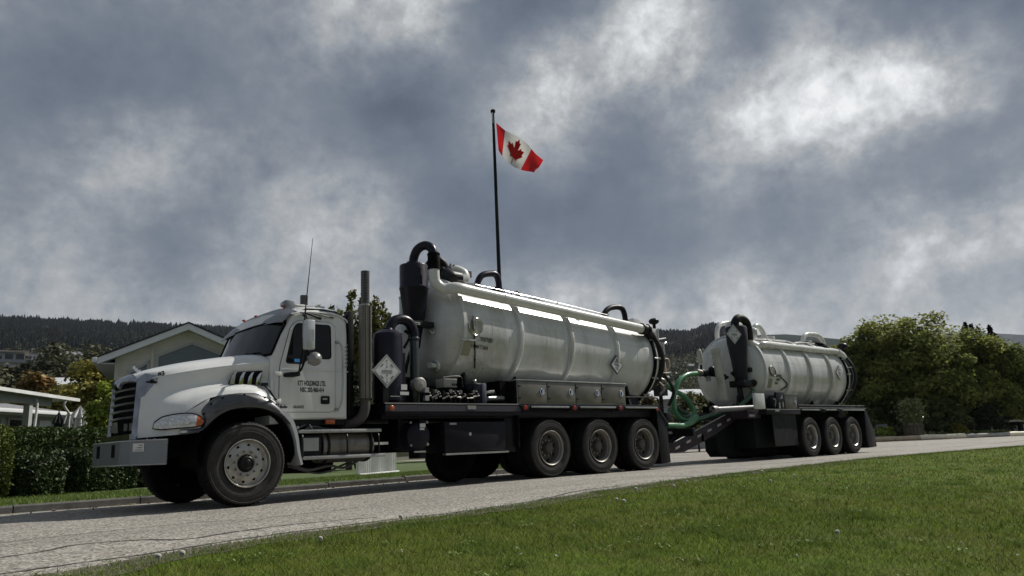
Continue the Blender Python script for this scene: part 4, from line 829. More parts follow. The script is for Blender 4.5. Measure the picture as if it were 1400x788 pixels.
ropep = [tk.P(.22+.25*(a/47)**1.6, R(84+a), .02) for a in (0, 9, 18, 28, 38, 47)]
obj('level_cord', MB().tube(ropep, .011, 6, 2), blackm, T)
obj('sign_holder', tk.patch(MB(), .02, .20, R(104), R(118), .05), mat('holder_khaki', (.25, .24, .17), .5, dirt=.3), T)
obj('sign_holder_top', MB().box(8.10, 8.42, .23, .27, 2.39, 2.415), tankh, T)
def on_tank_text(tk, s, size, t, phi, xs, dr=.004, bold=.0035, m=decal):
    c = tk.P(t, phi, dr); yd = (tk.b*math.sin(phi)+Vector((0, 1, 0))*math.cos(phi)); xd = tk.a
    return text(s, size, c, xd, yd, m, T if tk is globals()['tk'] else T2, 'stencil', xs=xs, bold=bold)
on_tank_text(tk, 'TESTED', .092, .40, R(101.5), .95, .012, .002); on_tank_text(tk, '2023 PMKT 26A', .088, .10, R(109.5), .85, .014, .002)
mk = MB(); random.seed(11)
for k in range(34):
    t = .3+.65*random.random(); ph = R(112+24*random.random()); w_ = .006+.012*random.random()**2; l_ = .006+.03*random.random()**2
    a = random.random()*3; p = tk.P(t, ph, .0035); q = tk.P(t+l_*math.cos(a), ph+l_*math.sin(a), .0035); q2 = tk.P(t+l_*math.cos(a)+w_, ph+l_*math.sin(a)+w_*.4, .0035); p2 = tk.P(t+w_, ph+w_*.4, .0035); mk.add([p, q, q2, p2], [(0, 1, 2, 3)])
p = [tk.P(.26+.22*k/5, R(128-8*k/5), .004) for k in range(6)]; p2 = [tk.P(.27+.22*k/5, R(127.4-8*k/5), .004) for k in range(6)]; mk.loft([p, p2])
obj('paint_chips', mk, decal, sh, kind='stuff')
# black and white placard on the rear of the shell
pc = tk.P(4.08, R(105), .05)
placard(T, pc, .20, None, 'x', frame=False)
# green hose reel line etc.
# ================================================================== THE TRAILER
T2 = thing('tank_trailer', (19.5, 1.25, 0), 'white tank trailer with sloping drawbar hitched behind the tanker truck', 'trailer')
t2 = Tank(18.07, 2.24, -.003, 1.0, 0.0)
sh2, hd2, rd2 = build_tank(T2, t2, (1.18, 2.42, 3.62), 4.62, .40)
shell_marks(T2, t2, sh2, (1.18, 2.42, 3.62), 4.62, 6)
obj('front_ring', MB().lathe([(-.05, .998), (-.04, 1.04), (.05, 1.04), (.06, .998)], t2.o, t2.a, 96), tankw, T2, smooth=40)
cr = MB().box(17.3, 22.9, .75, .85, 1.0, 1.4).box(17.3, 22.9, 1.65, 1.75, 1.0, 1.4)
for x in (17.9, 19.6, 21, 22.5): cr.prism([(.5, 1.2), (2.0, 1.2), (1.9, 1.6), (1.25, 1.25), (.6, 1.6)], 'x', x, x+.05)
for x in (19.6, 20.85, 22.1): cr.box(x-.06, x+.06, .5, 2.0, .42, .58)
obj('frame', cr, blackm, T2)
dk2 = obj('deck', MB().box(17.45, 19.14, .0, 2.5, 1.10, 1.235).box(19.14, 23.05, .02, .5, 1.235, 1.25).box(19.14, 23.05, 2.0, 2.48, 1.235, 1.25), deckm, T2, bev=.004)
obj('deck_edge', MB().box(17.45, 19.14, -.006, 0, 1.215, 1.235), alud, dk2)
obj('deck_plate', MB().box(17.85, 18.05, -.012, -.006, 1.17, 1.225), alud, dk2)
rl = MB().box(19.1, 23.02, .0, .02, 1.335, 1.352).box(19.1, 23.1, .0, .02, 1.26, 1.28)
obj('rail', rl, alud, T2)
rg = MB()
for k in range(9): x = 19.3+.44*k; rg.cyl((x, .02, 1.345), (x+.16, .35, 1.27), .014, n=6)
obj('rail_rungs', rg, alud, T2); obj('rail_back', MB().box(19.15, 23.0, .28, .30, 1.25, 1.36), deckm, T2)
obj('fender_trim', MB().box(19.2, 20.25, -.02, 0, 1.20, 1.235).box(20.50, 21.25, -.02, 0, 1.20, 1.235).box(21.5, 22.95, -.02, 0, 1.20, 1.235), alu, T2, bev=.003)
for x in (20.37, 21.38): obj('lamp_bracket', MB().prism([(x-.16, 1.25), (x+.16, 1.25), (x+.1, 1.16), (x-.1, 1.16)], 'y', -.03, .05).sphere((x, -.03, 1.21), .04, 8, 6), deckm, T2)
obj('wheel_skirt', MB().box(18.9, 23.0, .60, .63, .45, 1.23), blackm, T2)
obj('mudguard', MB().prism([(22.98, 1.26), (23.06, 1.22), (23.42, .66), (23.50, .15), (22.95, .13), (22.9, .5)], 'y', .0, .5), black, T2, bev=.004)
obj('front_flap', MB().box(17.78, 18.95, .05, .08, .32, 1.10), mat('flap_grey', (.008, .010, .010), .65, dirt=.3, dirtcol=(.016, .016, .014), spec=.2), T2)
obj('landing_gear_box', MB().prism([(16.62, .60), (16.60, .28), (16.78, .12), (17.4, .10), (19.3, .10), (19.3, 1.08), (17.5, 1.08), (17.3, .98)], 'y', .95, 1.3).box(17.4, 18.9, .35, 1.2, .30, 1.08), mat('flap_green_black', (.007, .009, .008), .7, dirt=.3, dirtcol=(.014, .014, .012), spec=.15), T2, bev=.01)
obj('underbody', MB().box(17.6, 18.9, .6, 1.4, .20, 1.05), blackm, T2)
# tyres of the forward dolly seen under the frame
w2 = make_wheel('trailer', T2, (19.605, 0, .52)); same_side(w2, T2, 1.2465, 1.0); same_side(w2, T2, 2.493, 2.2)
for k in range(3):
    c = far_copy(w2, T2, 2.5, -.05); c.location.x += 1.2465*k
# drawbar: two sloping channels, reflective tape
db = MB()
for y in (.70, 1.72): db.prism([(13.75, .30), (14.9, .30), (16.25, .68), (17.3, 1.05), (17.3, 1.22), (16.7, 1.13), (14.55, .52), (13.75, .52)], 'y', y, y+.08)
db.box(13.4, 14.2, 1.1, 1.4, .34, .50).box(15.6, 15.7, .7, 1.8, .5, .68).box(16.9, 17.5, .2, 2.3, 1.02, 1.22)
draw = obj('drawbar', db, mat('drawbar_purple', (.018, .011, .016), .5, dirt=.3, dirtcol=(.03, .025, .025), spec=.3), T2, bev=.006)
obj('drawbar_edge', MB().tube([(14.5, .695, .525), (16.68, .695, 1.13)], .014, 6, 0), alud, draw)
for k in range(6):
    x = 14.55+.44*k; z = .355+.44*k*.276; obj('reflective_tape', MB().add([(x, .694, z), (x+.17, .694, z+.047), (x+.17, .694, z+.10), (x, .694, z+.053)], [(0, 1, 2, 3)]), MATS['worn_marking'], draw)
obj('side_tape', MB().box(16.95, 17.2, .19, .2, 1.06, 1.11), MATS['worn_marking'], draw)
obj('hitch_chain', MB().tube([(14.3, .9, .8), (14.5, .85, .6), (14.7, .9, .55), (14.9, .8, .7)], .03, 8).tube([(14.2, 1.0, .7), (14.6, 1.0, .58), (15.0, .95, .72), (15.3, .9, .66)], .025, 8), black, T2)
# cyclone of the trailer
cx, cy = 17.46, .62
c2 = obj('cyclone', MB().lathe([(1.95, .12), (2.0, .16), (2.5, .205), (2.95, .265), (3.32, .275), (3.37, .25), (3.38, .12)], (cx, cy, 0), (0, 0, 1), 40), mat('dark_slate_paint', (.018, .018, .026), .6, dirt=.2, dirtcol=(.03,.03,.03), spec=.25), T2, smooth=40)
obj('cyclone_base', MB().box(cx-.25, cx+.3, cy-.22, cy+.2, 1.82, 1.98).cyl((cx-.15, cy, 1.3), (cx-.15, cy, 1.9), .05, n=10).sphere((cx+.25, cy-.2, 1.92), .09, 10, 6).box(cx+.2, cx+.55, cy-.15, cy-.05, 2.2, 2.32), black, c2, bev=.01)
placard(T2, (16.72, .25, 3.08), .25, None, 'x', yaw=R(-14))
obj('black_hose', MB().tube([(17.46, .62, 3.32), (17.44, .62, 3.48), (17.60, .60, 3.61), (17.86, .58, 3.56), (17.98, .58, 3.38), (17.99, .58, 3.05)], .105, 18, 6), MATS['black_hose'], T2, smooth=60)
PH2 = R(50)
pts = [t2.P(t, PH2, .10) for t in (.35, 1.2, 2.4, 3.6, 4.45)]
sp2 = obj('suction_pipe', MB().tube([Vector((17.99, .58, 3.10)), Vector((17.99, .57, 3.0)), Vector((18.06, .53, 2.93)), Vector((18.22, .49, 2.90))]+pts+[t2.P(4.75, R(56), .05), t2.P(4.85, R(62), .0)], .085, 18, 6), pipew, T2, smooth=60)
obj('elbow_pipe', MB().tube([t2.P(4.5, R(50), .1), t2.P(4.72, R(56), .06), t2.P(4.86, R(64), .0)], .11, 16), pipew, T2, smooth=60)
obj('rear_hose', MB().tube([t2.P(4.80, R(60), .03), t2.P(4.95, R(76), .02), t2.P(5.0, R(95), .0), t2.P(4.95, R(116), -.03), t2.P(4.8, R(140), -.05)], .115, 16), MATS['black_hose'], T2, smooth=60)
obj('door_hoses', MB().tube([t2.P(4.68, R(52), .02), t2.P(4.72, R(80), .04), t2.P(4.72, R(110), .03), t2.P(4.66, R(140), .02)], .025, 8).tube([t2.P(4.7, R(56), .1), t2.P(4.84, R(90), .09), t2.P(4.78, R(128), .06)], .018, 8).tube([t2.P(4.6, R(112), .04), t2.P(4.8, R(113), .12)], .02, 6, 0).tube([t2.P(4.6, R(78), .04), t2.P(4.8, R(78), .12)], .02, 6, 0), MATS['air_line'], rd2)
obj('side_lamp', MB().box(18.05, 18.28, .40, .52, 2.68, 2.80).tube([(18.0, .5, 2.66), (18.2, .45, 2.62), (18.3, .5, 2.7)], .02, 6), black, T2, bev=.01)
hoop(T2, [(18.32, 1.75, 3.0), (18.34, 1.75, 3.46), (18.55, 1.75, 3.68), (19.0, 1.75, 3.76), (19.5, 1.75, 3.76), (19.8, 1.75, 3.66), (19.95, 1.75, 3.45), (19.97, 1.75, 3.0)], .065, pipew)
hoop(T2, [(18.9, .95, 3.1), (18.92, .95, 3.45), (19.02, .95, 3.56), (19.2, .95, 3.55), (19.36, .95, 3.42), (19.45, .95, 3.25), (19.6, .95, 3.13)], .072, pipew)
hoop(T2, [(22.1, 1.2, 3.2), (22.12, 1.2, 3.40), (22.3, 1.2, 3.56), (22.65, 1.2, 3.61), (23.1, 1.2, 3.61), (23.35, 1.2, 3.5), (23.42, 1.2, 3.33), (23.43, 1.2, 3.1)], .07, pipew)
obj('top_turret', MB().sphere((18.1, 1.1, 3.5), .2, 14, 8, (1, 1, .8)).cyl((18.1, 1.0, 3.2), (18.4, .8, 3.3), .15, n=18).lathe([(0, .001), (.02, .14), (.12, .17), (.2, .12)], (18.35, .78, 3.28), (.4, -.9, 0), 18), tankw, T2, smooth=50)
obj('top_pipes', MB().tube([(18.4, .8, 3.12), (18.9, .7, 3.12), (19.4, .85, 3.17), (20.6, .9, 3.19)], .04, 8).tube([(20.8, .8, 3.16), (21.4, .85, 3.22), (22.2, .9, 3.24)], .03, 8), alud, T2)
obj('top_hoses', MB().tube([(22.1, 1.0, 3.28), (22.6, .9, 3.28), (23.2, .8, 3.05)], .045, 8).tube([(22.0, 1.05, 3.3), (22.5, 1.0, 3.34), (23.0, .9, 3.22)], .035, 8).box(21.9, 22.4, 1.0, 1.3, 3.2, 3.32), blackm, T2)
for t_ in (1.9, 4.1): obj('manway', MB().cyl(t2.P(t_, 0, -.02), t2.P(t_, 0, .1), .28, n=24), tankw, T2, bev=.006)
obj('rear_box', MB().prism([(22.7, 3.2), (23.5, 3.2), (23.45, 3.42), (22.75, 3.42)], 'y', 1.3, 1.5).prism([(23.35, 2.98), (24.3, 2.90), (24.3, 3.12), (23.4, 3.12)], 'y', .95, 1.0), tankw, T2, bev=.01)
obj('strobe_lamp', MB().sphere((24.25, .97, 3.30), .16, 12, 8, (1, 1, .7)).cyl((24.25, .97, 3.1), (24.25, .97, 3.26), .04, n=8), black, T2)
# sight tube, ladder frame, hoses on the head
obj('sight_tube', MB().tube([(16.78, .85, 2.68), (16.83, .85, 2.3), (16.90, .85, 1.9), (16.96, .85, 1.50)], .105, 18, 0).lathe([(0, .115), (.1, .125), (.12, .10)], (16.78, .85, 2.68), (0, 0, 1), 18), mat('sight_tube_beige', (.40, .40, .35), .5, dirt=.5), T2, smooth=50)
obj('white_panel', MB().box(17.10, 17.56, .08, .14, 1.235, 1.62), tankh, T2, bev=.005)
obj('control_panel', MB().box(18.1, 18.5, .06, .12, 1.24, 1.66).box(18.0, 18.1, .1, .3, 1.24, 1.5), black, T2, bev=.004)
obj('panel_marks', MB().prism([(18.28, 1.50), (18.40, 1.60), (18.40, 1.50)], 'y', .052, .058).box(18.18, 18.24, .05, .058, 1.25, 1.40).box(18.36, 18.41, .05, .058, 1.28, 1.42).tube([(18.0, .1, 1.5), (18.08, .08, 1.46), (18.06, .1, 1.3)], .018, 6), alud, T2, kind='stuff')
obj('locker', MB().box(18.50, 19.10, .05, .5, 1.235, 1.60).box(18.48, 19.12, .03, .52, 1.60, 1.615), MATS['locker_steel'], T2, bev=.005)
obj('locker_handle', MB().lathe([(0, .001), (.01, .05), (.03, .055)], (18.98, .02, 1.42), (0, 1, 0), 16).box(18.965, 18.995, .01, .03, 1.37, 1.47), chrome, T2)
hw = MB()
for (x, y, z) in ((16.75, 1.15, 2.18), (16.62, 1.2, 2.22), (16.85, 1.05, 2.28)): hw.sphere((x, y, z), .10, 10, 6)
hw.cyl((16.45, 1.22, 2.2), (17.5, 1.1, 2.15), .05, n=10).cyl((16.60, 1.2, 2.2), (16.60, 1.2, 2.42), .03, n=8).tube([(16.9, 1.0, 2.15), (17.1, .9, 2.05), (17.3, .9, 2.1)], .035, 8)
obj('head_valve', hw, black, T2, smooth=40)
obj('valve_fittings', MB().cyl((16.36, 1.2, 2.22), (16.56, 1.2, 2.2), .09, n=16).cyl((16.72, 1.1, 2.0), (16.72, 1.1, 2.12), .06, n=12).sphere((16.95, 1.0, 2.34), .06, 8, 6), brass, T2)
obj('white_float_pot', MB().lathe([(0, .05), (.02, .065), (.30, .065), (.34, .04), (.37, .02)], (16.58, 1.2, 2.45), (0, 0, 1), 20), MATS['sight_tube_beige'], T2, smooth=40)
obj('head_hoses', MB().tube([(17.25, .75, 2.2), (17.4, .7, 2.05), (17.5, .68, 1.75), (17.48, .7, 1.4)], .045, 10).tube([(17.55, .6, 1.95), (17.7, .55, 1.8), (17.9, .5, 1.75)], .012, 6).tube([(17.5, .7, 1.9), (17.6, .7, 1.5), (17.4, .6, 1.3)], .03, 8).tube([(17.7, .5, 1.3), (17.7, .5, 1.75)], .02, 6, 0).tube([(17.1, .6, 1.3), (17.1, .55, 1.6)], .02, 6, 0).box(16.95, 17.9, .45, .9, 1.22, 1.36), black, T2)
lathe_disc(t2, .28, R(91), .14, .012, 'level_gauge', MATS['gauge_khaki'], T2)
c0 = t2.P(.28, R(91), .03); obj('gauge_bezel', MB().tube([c0+Vector((math.cos(a)*.14, math.sin(a)*.03, math.sin(a)*.14)) for a in [2*PI*k/16 for k in range(17)]], .014, 6, 2), black, T2)
obj('sign_holder', t2.patch(MB(), .06, .28, R(102), R(116), .03), MATS['holder_khaki'], T2)
obj('cord', MB().tube([t2.P(.70, R(99), .02), t2.P(1.05, R(108), .02), t2.P(1.03, R(114), .02), t2.P(.80, R(119), .03)], .014, 6), blackm, T2)
on_tank_text(t2, 'TESTED', .085, .46, R(99), 1.0, .012); on_tank_text(t2, '2023', .085, .50, R(104.5), 1.0, .012); on_tank_text(t2, '26A', .085, .46, R(110), 1.0, .012)
placard(T2, t2.P(4.02, R(87), .04), .22, None, 'x', frame=False)
obj('silver_suction_tube', MB().cyl((15.75, .30, 1.235), (17.35, .30, 1.285), .062, n=20).lathe([(0, .001), (.0, .085), (.14, .09), (.16, .062)], (15.55, .30, 1.23), (1, 0, .03), 20), mat('tube_grey', (.16, .16, .165), .5, .5, dirt=.4, dirtcol=(.06, .06, .06)), T2, smooth=40)
obj('tube_end_bolts', MB().sphere((15.54, .28, 1.26), .03, 8, 5).sphere((15.54, .33, 1.2), .025, 8, 5), black, T2)
# ================================================================== LOOSE GREEN HOSES
hA = MB().tube([(16.50, 1.2, 2.20), (16.2, 1.15, 2.17), (15.80, 1.1, 2.12), (15.47, 1.1, 1.96), (15.24, 1.1, 1.66), (15.17, 1.1, 1.34), (15.30, 1.08, 1.10), (15.60, 1.05, 1.0), (15.88, 1.08, 1.07), (15.99, 1.12, 1.26), (15.88, 1.15, 1.47), (15.68, 1.18, 1.63), (15.36, 1.2, 1.74), (15.12, 1.2, 1.85), (14.94, 1.2, 1.95)], .062, 16, 8)
g_hose = tag(obj('green_hose', hA, green, None, smooth=60), 'green suction hose hanging in a loop between the truck and the trailer', 'hose')
tag(obj('green_hose', MB().tube([(14.3, .7, .90), (14.6, .72, .90), (14.96, .75, .89), (15.3, .75, .95), (15.56, .78, 1.05), (15.7, .85, 1.10)], .060, 16, 8), green, None, smooth=60), 'short bright green hose lying across the foot of the drawbar', 'hose')
tag(obj('green_hose', MB().tube([(14.6, .95, .84), (15.2, .95, .90), (15.9, .9, 1.04), (16.7, .85, 1.18), (17.3, .8, 1.27), (18.0, .8, 1.3)], .055, 14, 6), greend, None, smooth=60), 'long dark green hose running up along the sloping drawbar', 'hose')
tag(obj('green_hose', MB().tube([(16.95, .45, 1.29), (17.15, .42, 1.42), (17.45, .40, 1.58), (17.62, .40, 1.74)], .055, 14, 4), greend, None, smooth=60), 'green hose propped slantwise against the front head of the trailer tank', 'hose')
tag(obj('green_hose', MB().tube([(15.55, 1.5, 1.30), (15.75, 1.5, 1.22), (16.1, 1.5, 1.1), (16.6, 1.45, 1.15)], .075, 12, 4).tube([(15.9, 1.6, 1.38), (16.1, 1.6, 1.26), (16.4, 1.6, 1.18)], .075, 12, 4), greend, None, smooth=60), 'thick coiled dark green hose ends behind the silver tube on the drawbar', 'hose')
# ================================================================== GROUND
EDGE = [(-30, -5.8), (0, -5.2), (1.24, -5.05), (2.42, -4.5), (3.9, -4.25), (5.08, -4.2), (9.06, -3.55), (17.3, -2.7), (24, -3.2), (40, -4.5), (90, -10)]
KERB = [(-30, 2.95), (-8, 2.98), (2.2, 3.0), (6, 3.02), (11, 3.1), (14, 3.9), (17, 6.2), (19.5, 10.0), (21.5, 15), (24, 24), (28, 40)]
def ip(tab, x): return float(np.interp(x, [e[0] for e in tab], [e[1] for e in tab]))
def dip(x): return -.055*max(0, min(1, (9.5-x)/5))**1.3
def nz(x, y, s, k=0.0): return noise.noise(Vector((x*s+k, y*s-k, k*1.7)))
def edge_y(x): return ip(EDGE, x)+.07*nz(x, 0, 1.3, 3)+.03*nz(x, 0, 6, 5)
def road_z(x, y):
    fall = min(max(y, 0), 3.7)*.003
    return -fall*max(0, min(1, (19-x)/6))-.055*max(0, min(1, (9.5-x)/5))**1.3
def dip(x): return -.055*max(0, min(1, (9.5-x)/5))**1.3
def lawn_z(x, y): return .018+dip(x)-.05*min(max(ip(EDGE, x)-.7-y, 0), 6)
struct('ground', MB().lathe([(-.42, .01), (-.42, 150), (-.6, 600), (-1, 7000)], (0, 0, 0), (0, 0, 1), 64), mat('earth', (.07, .07, .035), .9, var=.3, vs=.05), smooth=60)
def asphalt_mat():
    m = mat('old_asphalt', (.250, .233, .206), .85, var=.10, vs=.6); nt = m.node_tree; g = G(nt); b = nt.nodes['Principled BSDF']
    tc = g.n('ShaderNodeTexCoord').outputs['Object']; src = b.inputs['Base Color'].links[0].from_socket
    v = g.n('ShaderNodeTexVoronoi', feature='F1'); v.inputs['Scale'].default_value = 46; nt.links.new(tc, v.inputs['Vector'])
    cr = g.sep(v.outputs['Color'])
    k = g.mapr(cr[0], 0, 1, .38, 1.72); c = g.mix(1.0, src, g.comb(k, k, g.m('MULTIPLY', k, .985)), 'MULTIPLY')
    k2 = g.mapr(g.noise(tc, 19, 5, .7), .3, .7, .78, 1.2); c = g.mix(1.0, c, g.comb(k2, k2, k2), 'MULTIPLY')
    mp = g.n('ShaderNodeMapping'); nt.links.new(tc, mp.inputs[0]); mp.inputs['Scale'].default_value = (.12, 1, 1)
    k3 = g.mapr(g.noise(mp.outputs[0], 1.1, 4, .6), .3, .7, .84, 1.12); c = g.mix(1.0, c, g.comb(k3, k3, k3), 'MULTIPLY')
    st = g.mapr(g.noise(tc, .9, 7, .7, 1.0), .58, .72, 0, .35, True); c = g.mix(st, c, (.10, .095, .085))
    y_ = g.sep(tc)[1]
    for yc in (-.4, -2.1):      # polished wheel tracks, slightly darker and smoother
        tr = g.m('EXPONENT', g.m('MULTIPLY', g.m('POWER', g.m('ADD', g.m('SUBTRACT', y_, yc), g.m('MULTIPLY', g.m('SUBTRACT', g.noise(tc, .25, 2), .5), .8)), 2.0), -6.0)); c = g.mix(g.m('MULTIPLY', tr, .22), c, (.13, .125, .115))
    oil = g.mapr(g.noise(g.v('ADD', tc, (4.0, 2.0, 0)), 1.7, 3, .5), .70, .74, 0, .55, True); c = g.mix(oil, c, (.055, .052, .048))
    nt.links.new(c, b.inputs['Base Color'])
    bp = g.n('ShaderNodeBump'); bp.inputs['Strength'].default_value = .9; bp.inputs['Distance'].default_value = .007
    nt.links.new(g.m('ADD', v.outputs['Distance'], g.noise(tc, 30, 4, .6)), bp.inputs['Height']); nt.links.new(bp.outputs[0], b.inputs['Normal'])
    return m
asph = asphalt_mat()
xs = [-30+2*i for i in range(15)]+[.5*i for i in range(0, 61)]+[30+3*i for i in range(1, 40)]
yy = [-40, -20, -12]+[-8+.5*i for i in range(0, 27)]+[6, 8, 11, 15, 20, 28, 36]
struct('road', MB().loft([[Vector((x, max(y, ip(EDGE, x)-.45+.01*i), road_z(x, y)-(.02 if y < ip(EDGE, x)-.4 else 0))) for i, y in enumerate(yy)] for x in xs]), asph, smooth=80)
# filled cracks and the old seam along the verge: thin sheets of sealant on the asphalt
def strip(mb, pts, w, dz=.004, jit=.03, zf=road_z):
    P = catmull([(x, y, 0) for x, y in pts], 14); L = []; Rr = []
    for i, p in enumerate(P):
        t = (P[min(i+1, len(P)-1)]-P[max(i-1, 0)]).normalized(); n = Vector((-t.y, t.x, 0)); j = jit*nz(p.x, p.y, 3.0, 2)+jit*.5*nz(p.x, p.y, 11, 4)
        ww = w*(.55+.9*abs(nz(p.x, p.y, 5, 9))+.1); 
        if i in (0, len(P)-1): ww = .002
        for A, s in ((L, 1), (Rr, -1)): q = p+n*(j+s*ww); A.append(Vector((q.x, q.y, zf(q.x, q.y)+dz)))
    mb.loft([L, Rr])
cm = mat('crack_dark', (.060, .056, .050), .9, var=.3, vs=12)
for pts, w in (([(.2, -3.6), (1.2, -3.37), (1.65, -3.03), (2.05, -3.16), (2.3, -3.5), (2.83, -3.29), (3.5, -3.2), (4.18, -3.36)], .020), ([(-.5, -2.3), (1.27, -2.09), (1.9, -1.99), (2.49, -1.9), (2.96, -1.92), (3.29, -2.12)], .012), ([(3.47, -2.15), (4.07, -2.08), (4.75, -2.0)], .010),
               ([(-1, -4.55), (.9, -4.40), (1.4, -4.3), (1.9, -4.2), (2.5, -3.98), (3.2, -3.85), (4.2, -3.75), (5.4, -3.72), (7.5, -3.35), (9.5, -3.05), (13, -2.6)], .018), ([(5.2, -4.1), (6.17, -3.55), (7.33, -3.09), (8.2, -3.05)], .022), ([(9.3, -1.2), (10.2, -1.8), (10.16, -2.7), (9.6, -3.3)], .016), ([(13.5, -.9), (15.5, -1.5), (17.5, -1.4), (20, -1.8)], .03), ([(20, 6), (24, 3.5), (29, 3.0), (35, 1.2)], .05), ([(22, 8.5), (28, 6), (36, 5)], .05), ([(30, -1), (40, -.4), (55, -1.6)], .06)):
    mb = MB(); strip(mb, pts, w); struct('crack', mb, cm, smooth=80)
# dirt and dead grass between road and lawn
L, M_, Rr = [], [], []
for i in range(700):
    x = -6+.09*i; e = edge_y(x); L.append(Vector((x, e+.36+.10*nz(x, 1, 1.7, 8)+.06*nz(x, 3, 8, 1), .006+dip(x)))); Rr.append(Vector((x, e-.22+.12*nz(x, 2, 2.3, 4)+.08*nz(x, 3, 8, 6), .026+dip(x))))
struct('verge', MB().loft([L, Rr]), mat('verge_dirt', (.115, .10, .075), .95, var=.5, vs=14, col2=(.07, .065, .04), bump=.6, bs=60), smooth=80)
lawnm = mat('lawn_ground', (.080, .125, .018), .95, var=.35, vs=5, col2=(.09, .105, .024), bump=.5, bs=70, spec=.05)
rows_ = []
for i in range(240):
    x = -14+.25*i if i < 160 else 26+1.2*(i-160); e = edge_y(x)
    rows_.append([Vector((x, e-t+(.0 if t else .0), lawn_z(x, e-t)+.012*nz(x, e-t, 1.1)+(0 if t else -.004))) for t in (0, .1, .3, .6, 1, 1.6, 2.4, 3.4, 4.6, 6, 8, 12, 20, 34)])
struct('lawn', MB().loft(rows_), lawnm, smooth=80)
# ------------------------------------------------------------------ fast leaf and blade meshes
def np_mesh(name, V, nper, m, parent=None, smooth=False):
    """V: (N*nper,3) vertices, one polygon per nper vertices"""
    o0 = origin(parent); me = bpy.data.meshes.new(name); N = len(V)//nper
    me.vertices.add(len(V)); me.vertices.foreach_set('co', (V-np.array([o0.x, o0.y, o0.z])).astype(np.float32).ravel())
    me.loops.add(len(V)); me.loops.foreach_set('vertex_index', np.arange(len(V), dtype=np.int32))
    me.polygons.add(N); me.polygons.foreach_set('loop_start', np.arange(0, len(V), nper, dtype=np.int32)); me.polygons.foreach_set('loop_total', np.full(N, nper, dtype=np.int32))
    me.materials.append(m); me.update(calc_edges=True); me.validate()
    o = bpy.data.objects.new(name, me); COL.objects.link(o)
    if parent: o.parent = parent; ORIG[o.name] = o0
    return o
def leaves(name, C, size, m, parent=None, el=1.7, flat=.35, seed=0, out=None):
    g = np.random.default_rng(seed); N = len(C)
    n = g.normal(size=(N, 3)); n[:, 2] = np.abs(n[:, 2])+flat
    if out is not None: n += out*.9
    n /= np.linalg.norm(n, axis=1)[:, None]
    t = g.normal(size=(N, 3)); t -= n*(t*n).sum(1)[:, None]; t /= np.linalg.norm(t, axis=1)[:, None]; b = np.cross(n, t)
    s = (size*g.uniform(.6, 1.35, N))[:, None]
    V = np.stack([C-t*s*el*.5, C+b*s*.5-t*s*.06, C+t*s*el*.5-n*s*.15, C-b*s*.5-t*s*.06], 1).reshape(-1, 3)
    return np_mesh(name, V, 4, m, parent)
def crown(g, N, c, rad, ncl=40, cr=.32, hollow=.55, low=-.75, shape=None):
    d = g.normal(size=(ncl*3, 3)); d /= np.linalg.norm(d, axis=1)[:, None]; d = d[d[:, 2] > low][:ncl]
    r = hollow+(1-hollow)*g.random(len(d))**.6
    cen = d*r[:, None]*.9; w = g.random(len(d))+.35; k = g.choice(len(d), N, p=w/w.sum()); sz = cr*g.uniform(.55, 1.35, len(d))
    q = g.normal(size=(N, 3)); q /= np.linalg.norm(q, axis=1)[:, None]; q *= (g.random(N)**.45)[:, None]
    P = cen[k]+q*sz[k][:, None]*np.array([1, 1, .75]); o = P/np.maximum(np.linalg.norm(P, axis=1), .01)[:, None]
    return np.array(c)+P*np.array(rad), o, np.array(c)+cen*np.array(rad)
bark = mat('bark', (.065, .052, .040), .9, var=.3, vs=12, bump=.6, bs=40)
def tree(name, label, cat, base, h, rad, N, leaf, m, seed, group=None, zc=.6, ncl=40, cr=.32, hollow=.5, low=-.8, trunk=.12, flat=.35, nl=9):
    g = np.random.default_rng(seed); base = Vector(base); t = thing(name, base, label, cat, group)
    c = (base.x, base.y, base.z+h*zc); rz = h*(1-zc)
    P, o, cen = crown(g, N, c, (rad, rad, rz), ncl, cr, hollow, low)
    P[:, 2] = np.maximum(P[:, 2], base.z+.05)
    leaves('crown', P, leaf, m, t, seed=seed, out=o, flat=flat)
    mb = MB(); top = Vector(c); mb.tube([base+Vector((0, 0, -.2)), base*.5+top*.5+Vector((rad*.04, rad*.03, 0)), top], lambda q: trunk*(1-.6*q), 10, 4)
    for k in range(nl):
        q = Vector(cen[k*len(cen)//nl]); s_ = base.lerp(top, .35+.5*k/nl); mid = s_.lerp(q, .5)+Vector((0, 0, rz*.08)); mb.tube([s_, mid, q], lambda w: trunk*.45*(1-.8*w)+.01, 6, 3)
    obj('trunk', mb, bark, t, smooth=60)
    return t
